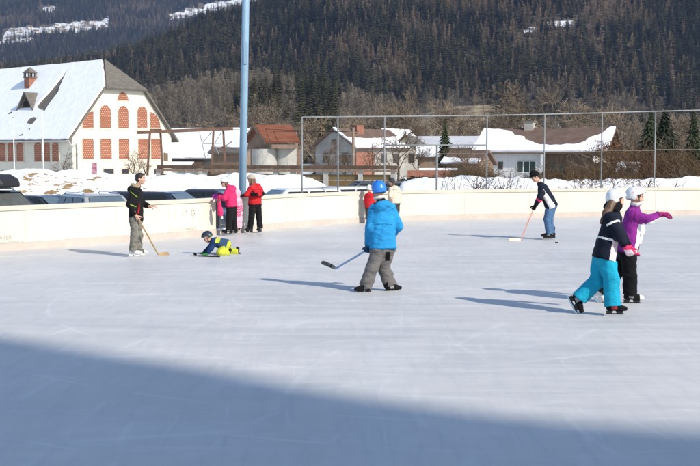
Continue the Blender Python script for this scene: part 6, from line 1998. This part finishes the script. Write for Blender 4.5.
# ------------------------------------------------------------------ the people on and beside the ice
def dep(y): return G(350, y).y
def l_cloth(X, pel, spine): return (X - pel) @ spine

# 1 --- man with stick, facing right
def man_jacket(X, j, pel, sp, s, fw, lat):
    m = np.zeros(len(X), int); h = (X - pel) @ sp
    e = j['elR']; sh = j['shR']; ax = unit(e - sh); u = (X - sh) @ ax; d = np.linalg.norm(X - sh - np.outer(u, ax), axis=1)
    side = (X - j['shR']) @ np.array([0, -1.0, 0])
    front = (X - pel) @ fw
    m[(side > .035) & (np.abs((X[:, 2] - e[2]) + .55 * (X[:, 0] - e[0]) - .02) < .008) & (front > -.05) & (X[:, 2] > e[2] - .12)] = 1
    m[(side > -.02) & (np.abs(front - .10 - .12 * (h - .25)) < .009) & (h > .10) & (h < .34)] = 2
    m[(side > .0) & (np.abs(h - .50 + .9 * (front)) < .008) & (h > .40)] = 1
    return m
D1 = dep(256.5)
def camo_sel(X, j, pel, sp, s):
    return (np.sin(X[:, 0] * 70 + np.sin(X[:, 2] * 37) * 2) + np.sin(X[:, 2] * 58 + X[:, 1] * 50) > .45).astype(int)
man = dict(s=1.0, D=D1, base=(136, 256.5), seed=1, label="man in a black jacket and grey patterned trousers holding a wooden stick, hand stretched out",
    head=(140.6, 178.6), neck=(137.4, 186.4), shR=(134.0, 191.5, -.16), shL=(137.5, 191, .19), elR=(129.6, 204.5, -.24), haR=(136.0, 215.2, -.24), elL=(142.3, 203.2, .24), haL=(149.6, 206.6, .14),
    hipR=(134.6, 218.5, -.10), hipL=(137.4, 218.5, .10), knR=(134.8, 235.5, -.12), knL=(138.4, 235.2, .10), anR=(133.0, 250.2, -.13), anL=(138.0, 249.2, .10),
    face=-6, nod=-3, body=0, hd=dict(type='none', hair=M['hair_dark'], short=True), bare='LR', vox=.0062,
    handR=dict(dir=(.45, -.1, -.85), palm=(.3, .95, .0), thumb=(.8, 0, .4), curl=.95), handL=dict(dir=(.97, -.15, .16), palm=(0, .35, -.9), thumb=(.2, -.9, .3), curl=.22),
    trousers=dict(mats=[K['camo'], K['camo_dark']], sel=camo_sel, r=(.105, .085, .082), fold=.010, ext=-.02),
    jacket=dict(mats=[K['soft_black'], K['lime'], K['red']], sel=man_jacket, hem=-.02, bulk=1.02, hood=True, collar=.08),
    feet=dict(R=(-4, 0, K['skate_white'], K['grey'], K['skate_white']), L=(4, 0, K['camo_dark'], K['grey'], K['skate_white'])))
def fur_collar(t, j, PH, Rh, q, s):
    f = Field(j['neck'] - .25, j['neck'] + .25, .009)
    for a in np.linspace(.9, 5.4, 14):
        p = j['neck'] + np.array([.085 * math.cos(a) - .02, .085 * math.sin(a), .012 + .018 * math.cos(a + math.pi)])
        f.ell(p, (.034, .034, .034), None, .02)
    f.folds(.006, 70, 8)
    shape("hood_lining", f, [K['tan']], t)
man['extras'] = [fur_collar]
tm, jm, Bm = person(man)
dR = unit(man['handR']['dir'])
hand = jm['haR'] + dR * .075 + unit((.3, .95, 0)) * .028 + Bm
heel = np.array(at(158.8, 256.6, dep(256.2))); heel[2] = .012
tipw = np.array(at(169.0, 256.8, dep(256.0))); tipw[2] = .02
dirs = unit(hand - heel)
wood = two_tone("stick_wood", (0.52, 0.36, 0.20), (0.40, 0.26, 0.14), 6, .4, .7, stretch=(1, 1, .3), rough=.5)
stick("wooden hockey stick in the right hand of the man in black", hand + dirs * .16, heel, tipw, two_tone("blade_wood", (0.55, 0.38, 0.20), (0.42, 0.27, 0.13), 8, .4, .7), wood, Bm, tape=wood)

# 2 --- child down on hands and knees
D2 = dep(254.5)
def crawl_jacket(X, j, pel, sp, s, fw, lat):
    u = (X - pel) @ sp; m = np.zeros(len(X), int)
    m[u < .14] = 2; m[(u >= .14) & (u < .23) & (X[:, 2] > .25)] = 1
    return m
child = dict(s=.70, D=D2, base=(220, 254.5), seed=2, label="small child in navy and yellow snow suit fallen on hands and knees on the ice",
    head=(207.4, 237.6, -.04), neck=(211.6, 239.6, 0), shR=(213.2, 242.0, -.13), shL=(213.2, 241.2, .13), elR=(210.8, 248.8, -.16), haR=(206.6, 254.0, -.17), elL=(208.8, 248.4, .18), haL=(203.6, 252.8, .18),
    hipR=(226.4, 245.4, -.09), hipL=(226.4, 244.8, .10), knR=(220.8, 252.4, -.15), knL=(223.6, 251.8, .17), anR=(228.6, 252.8, -.12), anL=(237.0, 251.6, .16),
    face=200, nod=-38, hup=(-.75, 0, .66), body=180, hs=.195, hd=dict(type='helmet', mats=[M['gloss_dark'], K['green']], k=1.05), glove=K['green'],
    handR=dict(dir=(-.95, -.1, -.25), palm=(0, 0, -1), thumb=(0, .9, 0), curl=.2), handL=dict(dir=(-.95, .1, -.25), palm=(0, 0, -1), thumb=(0, -.9, 0), curl=.2),
    trousers=dict(mats=[K['yellow']], r=(.145, .115, .095), fold=.012, ext=.03),
    jacket=dict(mats=[K['deep_blue'], K['yellow'], K['slate_blue']], sel=crawl_jacket, hem=.0, bulk=1.14, flare=.045, collar=.08),
    feet=dict(R=(-52, -40, K['soft_black'], K['grey'], None, (.75, -.5, .45)), L=(-14, -22, K['soft_black'], K['grey'], None, (.5, 0, .85))))
tc, jc, Bc = person(child)
a = G(203, 255.2); b = G(218, 255.6)
stick("black hockey stick lying flat on the ice before the fallen child", G(219.5, 256.6, .012), G(196.5, 255.8, .012), G(191.6, 255.0, .012), K['black'], K['black'], (G(205, 256)), blade_h=.05)

# 3 --- woman in pink leaning over the boards
D3 = dep(235.4)
pinkw = dict(s=.95, D=D3, base=(230.5, 235.4), seed=3, label="woman in a hot pink jacket and black trousers leaning on the gate, white hat",
    head=(224.6, 182.8), neck=(228.4, 187.2), shL=(228.8, 189.8, -.17), shR=(231.8, 189.2, .16), elL=(224.2, 198.2, -.26), haL=(217.4, 197.2, -.20), elR=(224.8, 196.8, .26), haR=(217.0, 194.8, .20),
    hipL=(230.0, 206.2, -.10), hipR=(232.8, 206.2, .08), knL=(229.6, 218.4, -.10), knR=(233.6, 218.2, .09), anL=(229.0, 229.0, -.11), anR=(234.4, 228.4, .10),
    face=190, nod=-12, body=178, hd=dict(type='beanie', mats=[K['white']], hair=M['hair_brown'], locks=[((-.03, .06, -.03), (-.05, .05, -.14), .035, .03), ((-.03, -.06, -.03), (-.05, -.05, -.14), .035, .03)]),
    glove=K['purple'], handL=dict(dir=(-.9, .1, -.2), palm=(0, 0, -1), thumb=(0, .9, 0), curl=.3), handR=dict(dir=(-.9, .1, -.1), palm=(0, 0, -1), thumb=(0, -.9, 0), curl=.3),
    trousers=dict(mats=[K['soft_black']], r=(.108, .088, .085), ext=.05),
    jacket=dict(mats=[K['pink'], K['black']], hem=.0, bulk=1.08, hood=True, collar=.10),
    feet=dict(L=(185, 0, K['soft_black'], K['offwhite']), R=(176, 0, K['soft_black'], K['offwhite'])))
def goggles(t, j, PH, Rh, q, s):
    mb = MB()
    for sg in (-1, 1): mb.tube([PH(.094, .034 * sg, .004), PH(.101, .034 * sg, .004)], .024 * q, 12)
    mb.tube([PH(.1, -.012, .006), PH(.1, .012, .006)], .004, 5)
    for sg in (-1, 1): mb.tube([PH(.092, .056 * sg, .008), PH(.0, .082 * sg, .006)], .004, 5)
    mb.build("sunglasses", M['plastic_black'], t)
pinkw['extras'] = [goggles]
tp, jp, Bp = person(pinkw)
# pink bag hanging from her hand
def bag():
    c = at(219.3, 205.5, D3 - .30); t = thing("bag", (c.x, c.y, c.z - .28), "limp pink bag hanging at the boards from the pink woman's hand", "bag")
    f = Field((-.2, -.2, -.05), (.2, .2, .62), .010)
    f.cap((.02, 0, .14), (0, 0, .34), .062, .050, .04); f.ell((.03, 0, .10), (.075, .05, .10), None, .04); f.folds(.008, 30, 4)
    shape("pouch", f, [K['hot_pink']], t)
    mb = MB(); mb.tube([(-.02, 0, .36), (-.045, 0, .46), (-.02, 0, .50), (.02, 0, .45), (.02, 0, .36)], .008, 6); mb.build("strap", K['hot_pink'], t, True)
bag()

# 4 --- little child in pale pink right behind her
D4 = dep(233.3)
def dots(X, j, pel, sp, s, fw, lat):
    h = (X - pel) @ sp; m = np.zeros(len(X), int)
    d = np.sin(X[:, 0] * 95) * np.sin(X[:, 2] * 95) + np.sin(X[:, 1] * 95) * np.sin(X[:, 2] * 95 + 1)
    m[h < .20] = 1; m[(h < .20) & (d > .35)] = 2
    return m
kidp = dict(s=.66, D=D4, base=(237.5, 233.3), seed=4, label="little child in pale pink snow trousers and dotted pink jacket behind the pink woman",
    head=(236.6, 193.2), neck=(237.0, 198.2), shL=(235.2, 200.2, -.05), shR=(239.6, 200.2, .03), elL=(233.8, 206.4, -.05), haL=(233.0, 211.2, -.08), elR=(240.8, 206.6, .05), haR=(241.0, 211.8, .02),
    hipL=(236.0, 212.6, -.03), hipR=(239.2, 212.6, .02), knL=(235.8, 220.2, -.03), knR=(239.4, 220.2, .02), anL=(235.6, 226.8, -.03), anR=(239.4, 226.8, .02),
    face=100, body=95, hs=.19, hd=dict(type='hood', mats=[K['pale_pink']]), glove=K['pink'],
    trousers=dict(mats=[K['pale_pink']], r=(.135, .115, .11), ext=.06), jacket=dict(mats=[K['pale_pink'], K['hot_pink'], K['pale_pink']], sel=dots, hem=-.06, bulk=1.15, flare=.02),
    feet=dict(L=(100, 0, K['soft_black'], K['grey']), R=(92, 0, K['soft_black'], K['grey'])))
person(kidp)

# 5 --- woman in red
D5 = dep(232.9)
redw = dict(s=.98, D=D5, base=(254.6, 233.4), seed=5, label="woman in a red jacket, black trousers and cream beanie standing at the boards",
    head=(251.3, 179.8), neck=(254.0, 185.6), shR=(250.6, 188.2, -.10), shL=(259.6, 188.2, .10), elR=(247.2, 194.6, -.16), haR=(243.6, 195.4, -.12), elL=(262.2, 193.6, -.06), haL=(256.0, 194.6, -.26),
    hipR=(252.4, 203.6, -.05), hipL=(257.4, 203.6, .05), knR=(251.6, 216.6, -.06), knL=(259.0, 216.8, .05), anR=(250.2, 227.4, -.04), anL=(260.0, 227.2, .06),
    face=205, nod=-14, body=232, hd=dict(type='beanie', mats=[K['beanie']], pompom=False, tall=1.05, hair=M['hair_brown'], locks=[((.01, .074, -.02), (.09, .085, -.30), .036, .034), ((.01, -.074, -.02), (.09, -.085, -.30), .036, .034), ((-.05, 0, -.03), (-.06, 0, -.18), .06, .05)]),
    gloveR=K['black'], gloveL=K['black'], handL=dict(dir=(-.9, -.2, .05), palm=(0, .9, -.2), thumb=(0, 0, .9), curl=.5), handR=dict(dir=(-.9, -.2, -.2), palm=(0, 0, -1), thumb=(0, .9, 0), curl=.4),
    trousers=dict(mats=[K['soft_black']], r=(.104, .084, .082), ext=.04),
    jacket=dict(mats=[K['red'], K['black']], sel=lambda X, j, pel, sp, s, fw, lat: ((np.linalg.norm(X - j['elL'], axis=1) < .095 * s) & (np.abs(X[:, 2] - j['elL'][2]) < .05)).astype(int), hem=-.0, bulk=1.02, hood=True),
    feet=dict(R=(225, 0, K['soft_black'], K['grey']), L=(250, 0, K['soft_black'], K['grey'])))
person(redw)

# 6 --- teenager in blue, seen from behind
D6 = dep(291.5)
def blue_sel(X, j, pel, sp, s, fw, lat):
    h = (X - pel) @ sp; m = np.zeros(len(X), int)
    c = (j['shL'] + j['shR']) / 2; nd = unit(j['head'] - c)
    m[((X - c) @ nd > -.004 * s) & (np.linalg.norm(X - c - np.outer((X - c) @ nd, nd), axis=1) < .125 * s)] = 1
    return m
def grey_sel(X, j, pel, sp, s):
    m = np.zeros(len(X), int); a = j['anR']
    m[(np.linalg.norm((X - a) * np.array([1, 1, .55]), axis=1) < .11) & (X[:, 0] < a[0] - .03)] = 1
    m[(np.abs(X[:, 0] - j['hipR'][0] + .0) < .035) & (X[:, 2] > j['hipR'][2] - .17) & (X[:, 2] < j['hipR'][2] - .03) & (X[:, 1] < pel[1])] = 1
    return m
bluek = dict(jvox=.008, s=.99, D=D6, base=(376, 291.5), seed=6, label="teenager in bright blue jacket, grey trousers and blue helmet seen from behind",
    head=(378.6, 190.6), neck=(380.4, 199.6), shL=(374.0, 208.6, 0), shR=(391.0, 207.2, .02), elL=(369.4, 227.0, -.03), haL=(367.6, 246.0, .10), elR=(398.8, 226.4, .08), haR=(391.0, 238.6, .30),
    hipL=(378.6, 249.5, -.02), hipR=(387.6, 249.2, .03), knL=(372.0, 268.5, -.06), knR=(383.4, 267.0, .12), anL=(365.8, 285.2, -.06), anR=(390.0, 284.6, .10),
    face=104, nod=-6, body=100, hd=dict(type='helmet', mats=[M['gloss_blue'], K['dark_glove']], k=1.03, hair=M['hair_light']), glove=K['dark_glove'],
    handL=dict(dir=(-.1, .35, -.9), palm=(.3, .9, .2), thumb=(-.2, .7, .3), curl=.95),
    trousers=dict(mats=[K['grey_trousers'], K['black']], sel=grey_sel, r=(.112, .096, .102), fold=.011, ext=.02),
    jacket=dict(mats=[K['blue_jacket'], K['black']], sel=blue_sel, hem=.02, bulk=1.0, flare=.018, hood=True, collar=.12, fold=.010),
    feet=dict(L=(205, 0, K['black'], K['grey']), R=(20, 0, K['soft_black'], K['grey'])))
def gaiter(mat, zz=-.05, up=0):
    def g(t, j, PH, Rh, q, s):
        f = Field(PH(0, 0, -.1) - .25, PH(0, 0, -.1) + .25, .008)
        for a in np.linspace(0, 6.283, 22)[:-1]:
            p = PH(.012 + .066 * math.cos(a), .064 * math.sin(a), -.105 + up * max(0, math.cos(a)))
            f.ell(p, (.024, .024, .026), None, .012)
        f.folds(.004, 60, 4)
        shape("neck_warmer", f, [mat], t)
    return g
bluek['extras'] = [gaiter(K['offwhite'])]
tb, jb, Bb = person(bluek)
handw = jb['haL'] + Bb + unit((-.1, .35, -.9)) * .07 + unit((.3, .9, .2)) * .03
heel = np.array(at(334.6, 269.2, D6 + .75)); tipb = np.array(at(320.2, 264.0, D6 + .80))
dd = unit(handw - heel)
stick("silver blue hockey stick with dark blade, held low by the teenager in blue", handw + dd * .10, heel, tipb, two_tone("taped_blade", (0.05, 0.05, 0.05), (0.30, 0.29, 0.25), 14, .45, .6), plain("blue_shaft", (0.30, 0.42, 0.62), 0.35), Bb, blade_h=.058)

# 7 and 8 --- two people at the boards behind the teenager
D7 = dep(223.1)
kidr = dict(s=.72, D=D7, base=(369.0, 223.9), seed=7, label="small person in red with a white hat, half hidden behind the teenager in blue",
    head=(369.4, 189.2), neck=(369.6, 193.4), shL=(366.6, 195.4, 0), shR=(372.4, 195.4, .0), elL=(365.2, 200.4, .05), haL=(365.6, 204.6, .12), elR=(373.6, 200.4, .05), haR=(373.0, 204.8, .12),
    hipL=(368.0, 206.4, 0), hipR=(371.0, 206.4, 0), knL=(367.8, 212.6, 0), knR=(371.2, 212.6, 0), anL=(367.6, 218.2, 0), anR=(371.2, 218.2, 0),
    face=95, body=92, hs=.20, hd=dict(type='beanie', mats=[K['white']]), glove=K['black'],
    trousers=dict(mats=[K['charcoal']], r=(.12, .10, .10)), jacket=dict(mats=[K['red'], K['dark_red']], hem=-.03, bulk=1.1, hood=True),
    feet=dict(L=(95, 0, K['soft_black'], K['grey']), R=(88, 0, K['soft_black'], K['grey'])))
person(kidr)
creamp = dict(s=.84, D=D7 + .25, base=(394.6, 223.4), seed=8, label="person in a cream jacket and dark hat standing by the far boards",
    head=(391.6, 182.0), neck=(393.6, 186.6), shL=(390.8, 189.2, -.08), shR=(398.0, 189.0, .08), elL=(389.8, 195.6, -.12), haL=(388.6, 200.2, .02), elR=(399.8, 195.6, .10), haR=(398.4, 201.0, .10),
    hipL=(393.4, 203.0, -.04), hipR=(397.0, 203.0, .04), knL=(393.2, 211.2, -.04), knR=(397.0, 211.2, .04), anL=(393.0, 217.8, -.04), anR=(397.0, 217.8, .04),
    face=150, body=125, hs=.205, hd=dict(type='beanie', mats=[K['charcoal']], hair=M['hair_brown'], locks=[((-.04, 0, -.02), (-.07, 0, -.16), .05, .035)]), glove=K['black'],
    trousers=dict(mats=[K['charcoal']], r=(.108, .09, .085)), jacket=dict(mats=[K['cream']], hem=.0, bulk=1.05, hood=True),
    feet=dict(L=(130, 0, K['soft_black'], K['grey']), R=(118, 0, K['soft_black'], K['grey'])))
person(creamp)

# 9 --- player bending over the stick
D9 = dep(239.6)
def bw_sel(X, j, pel, sp, s, fw, lat):
    m = np.zeros(len(X), int); h = (X - pel) @ sp; fr = (X - pel) @ np.array([1.0, 0, 0]) - (j['neck'] - pel)[0] * 0
    # white panel down the side towards the camera
    ax = X[:, 0] - (pel[0] + (j['neck'][0] - pel[0]) * np.clip(h / .5, 0, 1))
    side = X[:, 1] < pel[1] - .03
    arm = np.minimum(np.linalg.norm(X - j['elL'], axis=1), np.linalg.norm(X - (j['elL'] + j['shL']) / 2, axis=1)) < .115
    m[side & (ax > -.035 - .05 * (1 - h / .5)) & (ax < .055) & (h < .47) & ~arm] = 1
    m[(np.linalg.norm(X - j['shL'] - np.array([-.02, -.07, -.06]), axis=1) < .035)] = 1
    w = unit(j['haL'] - j['elL']); v = (X - j['elL']) @ w; m[(np.linalg.norm(X - j['elL'] - np.outer(v, w), axis=1) < .09) & (v > -.005) & (v < .05)] = 2
    return m
player = dict(jvox=.008, s=1.05, D=D9, base=(549, 239.6), seed=9, label="player in black and white jacket, jeans and black beanie bending over a stick",
    head=(535.0, 177.0), neck=(539.0, 182.2), shL=(541.6, 187.6, -.17), shR=(543.0, 186.8, .17), elL=(539.4, 198.6, -.28), haL=(535.4, 205.4, -.20), elR=(540.0, 196.6, .24), haR=(541.0, 198.6, -.10),
    hipL=(550.2, 205.6, -.09), hipR=(552.4, 205.2, .10), knL=(547.0, 219.6, -.11), knR=(549.6, 219.2, .09), anL=(549.0, 233.2, -.10), anR=(552.0, 232.4, .10),
    face=200, nod=-32, hup=(-.45, 0, .9), body=185, hd=dict(type='beanie', mats=[K['black']], tall=1.15, hair=M['hair_dark']), gloveL=K['black'], gloveR=[K['hot_pink']],
    handL=dict(dir=(-.45, .0, -.9), palm=(.1, .95, .0), thumb=(-.8, 0, -.2), curl=.95), handR=dict(dir=(-.6, -.75, -.1), palm=(-.2, .1, -.9), thumb=(-.6, .5, .3), curl=.9),
    trousers=dict(mats=[K['jeans']], r=(.105, .082, .072), fold=.008, ext=0), jacket=dict(mats=[K['navy'], K['white'], K['hot_pink']], sel=bw_sel, hem=-.03, bulk=1.02, flare=.018, collar=.09),
    feet=dict(L=(184, 0, K['soft_black'], K['grey']), R=(176, 0, K['soft_black'], K['grey'])))
tpl, jpl, Bpl = person(player)
handw = jpl['haL'] + Bpl + unit((-.45, 0, -.9)) * .07 + unit((.1, .95, 0)) * .03
top = jpl['haR'] + Bpl + np.array([-.03, -.05, .0])
heel = np.array(G(520.5, 241.2)); heel[2] = .012; tpp = np.array(G(509.8, 241.6)); tpp[2] = .015
hh = unit(handw - heel)
stick("white hockey stick with red tape under the beanie player's hands", handw + hh * .26, heel, tpp, plain("pale_blade", (0.74, 0.66, 0.50), 0.5), two_tone("white_red_shaft", (0.52, 0.30, 0.25), (0.50, 0.08, 0.06), 1.1, .48, .56, stretch=(.2, .2, 2.0)), Bpl, tape=K['hot_pink'])
pk = G(556.7, 243.0)
mb = MB(); mb.lathe([(.034, 0), (.038, .003), (.038, .022), (.034, .025)], 24); o = mb.build("puck", K['black'], None, True); o.location = (pk.x, pk.y, .0)
tag(o, "black puck on the ice behind the beanie player's skates", "puck")

# 10 --- girl in turquoise trousers
D10 = dep(314.5)
def navy_sel(X, j, pel, sp, s, fw, lat):
    m = np.zeros(len(X), int); h = (X - pel) @ sp
    sh, el = j['shR'], j['elR']; ax = unit(el - sh); u = (X - sh) @ ax; d = np.linalg.norm(X - sh - np.outer(u, ax), axis=1)
    arm = (d < .10) & (u > .0) & (X[:, 1] < pel[1] - .07)
    m[(d < .098) & (np.abs(u - .075) < .013)] = 1
    front = (X - pel) @ fw - (j['neck'] - pel) @ fw * np.clip(h / .5, 0, 1)
    near = X[:, 1] < pel[1] + .03
    m[near & (np.abs(h - .23) < .012) & (front < .02) & (d > .09)] = 1
    m[near & (front > -.01) & (front < .085) & (h < .22) & (d > .088)] = 2
    return m
def glove_pink(X): return (X[:, 2] < np.percentile(X[:, 2], 38)).astype(int)
girl = dict(jvox=.007, s=.97, D=D10, base=(607, 314.5), seed=10, label="girl in turquoise trousers and navy jacket with white helmet skating ahead of the picture's other girl",
    head=(616.6, 200.4, .02), neck=(612.4, 210.0), shR=(611.0, 218.0, -.16), shL=(614.6, 217.4, .16), elR=(618.8, 234.8, -.24), haR=(625.6, 246.2, -.22), elL=(621.0, 235.0, .22), haL=(629.0, 247.0, .20),
    hipR=(606.4, 256.4, -.09), hipL=(602.2, 256.2, .09), knR=(611.4, 280.4, -.12), knL=(597.2, 280.2, .08), anR=(612.6, 304.6, -.12), anL=(579.6, 298.0, .08),
    face=8, nod=-10, body=6, hd=dict(type='helmet', mats=[M['gloss_white'], K['grey'], K['pastel']], k=1.06, hair=M['hair_brown'], locks=[((-.07, -.05, -.03), (-.14, -.085, -.20), .060, .055), ((-.14, -.085, -.20), (-.20, -.09, -.34), .055, .018), ((-.06, -.03, -.02), (-.10, .0, -.16), .05, .04)]),
    gloveR=[K['hot_pink'], K['pastel']], gloveL=K['hot_pink'], handR=dict(dir=(.45, -.1, -.85), palm=(.4, .85, .1), thumb=(.8, .1, .4), curl=.35, sel=glove_pink),
    trousers=dict(mats=[K['turquoise']], r=(.122, .104, .108), fold=.010, ext=-.01),
    jacket=dict(mats=[K['navy'], K['white'], K['pastel']], sel=navy_sel, hem=-.01, bulk=1.04, flare=.022, collar=.12),
    feet=dict(R=(-3, 0, K['black'], K['skate_red']), L=(-50, -56, K['black'], K['grey'], None, (.8, -.35, .55))))
girl['label'] = "girl in turquoise trousers, navy jacket and white helmet pushing off on her skates"
def dark_hood(t, j, PH, Rh, q, s):
    f = Field(j['neck'] - .3, j['neck'] + .3, .009)
    f.ell(j['neck'] + np.array([.0, 0, .035]), np.array([.115, .105, .085]) * s, Rh, 0)
    f.cap(PH(-.03, .055, -.03), PH(.03, .06, -.07), .045, .04, .04); f.cap(PH(-.03, -.055, -.03), PH(.03, -.06, -.07), .045, .04, .04)
    f.folds(.006, 35, 2)
    shape("hood", f, [K['soft_black']], t)
girl['extras'] = [dark_hood]
person(girl)

# 11 --- girl in purple with the outstretched arm
D11 = dep(303.0)
def purple_sel(X, j, pel, sp, s, fw, lat):
    m = np.zeros(len(X), int); h = (X - pel) @ sp
    front = (X - pel) @ fw - (j['neck'] - pel) @ fw * np.clip(h / .5, 0, 1)
    sh, el = j['shR'], j['elR']; ax = unit(el - sh); u = (X - sh) @ ax; d = np.linalg.norm(X - sh - np.outer(u, ax), axis=1)
    arm = (d < .085) & (u > .02)
    m[(front > .045) & (h < .40) & ~arm] = 1
    # pale underside of the outstretched arm
    w = unit(j['haR'] - el); v = (X - el) @ w; r_ = X - el - np.outer(v, w); m[(np.linalg.norm(r_, axis=1) < .08) & (v > -.06) & (r_[:, 2] < -.022)] = 1
    m[(front > .10) & (h < .10)] = 2
    return m
purp = dict(jvox=.007, s=1.0, D=D11, base=(626, 303.0), seed=11, label="girl in a purple and white jacket, black trousers and white helmet stretching one arm out",
    head=(636.4, 197.2), neck=(632.6, 206.6), shR=(633.0, 214.0, -.16), shL=(634.4, 213.4, .17), elR=(648.4, 219.6, -.20), haR=(660.2, 214.6, -.14), elL=(640.0, 230.0, .24), haL=(637.0, 245.0, .24),
    hipR=(627.8, 251.4, -.09), hipL=(625.4, 251.4, .09), knR=(630.0, 275.8, -.11), knL=(614.0, 275.6, .09), anR=(629.8, 293.8, -.11), anL=(600.6, 290.6, .09),
    face=-4, nod=-6, body=2, hd=dict(type='helmet', mats=[M['gloss_white'], K['grey'], K['pale_pink']], k=1.06, rim=M['plastic_black'], hair=M['hair_dark']),
    gloveR=[K['magenta']], gloveL=K['magenta'], handR=dict(dir=(.95, -.1, .12), palm=(.1, .2, -.95), thumb=(.3, -.8, .3), curl=.3),
    trousers=dict(mats=[K['black']], r=(.112, .095, .098), fold=.008, ext=.0),
    jacket=dict(mats=[K['purple'], K['white'], K['charcoal']], sel=purple_sel, hem=-.0, bulk=1.03, flare=.01, collar=.12),
    feet=dict(R=(-4, 0, K['soft_black'], K['grey'], K['skate_white']), L=(-42, -40, K['offwhite'], K['skate_white'], None, (.65, -.3, .7))))
purp['extras'] = [gaiter(K['offwhite'], up=.045)]
person(purp)
# ------------------------------------------------------------------ the air between here and the mountains
def haze():
    m = bpy.data.materials.new("haze"); m.use_nodes = True
    nt = m.node_tree
    for n in list(nt.nodes):
        if n.type == 'BSDF_PRINCIPLED': nt.nodes.remove(n)
    out = next(n for n in nt.nodes if n.type == 'OUTPUT_MATERIAL')
    pv = nt.nodes.new("ShaderNodeVolumePrincipled")
    pv.inputs["Color"].default_value = (0.45, 0.62, 1.0, 1)
    pv.inputs["Density"].default_value = HAZE
    pv.inputs["Anisotropy"].default_value = 0.0
    nt.links.new(pv.outputs[0], out.inputs["Volume"])
    mb = MB(); mb.box((-3000, -420, GROUND - 60), (3000, 5600, 1250))
    o = mb.build("haze", m); tag(o, "thin bluish winter haze in front of the mountains", "haze", kind="stuff")
HAZE = 0.00005
haze()
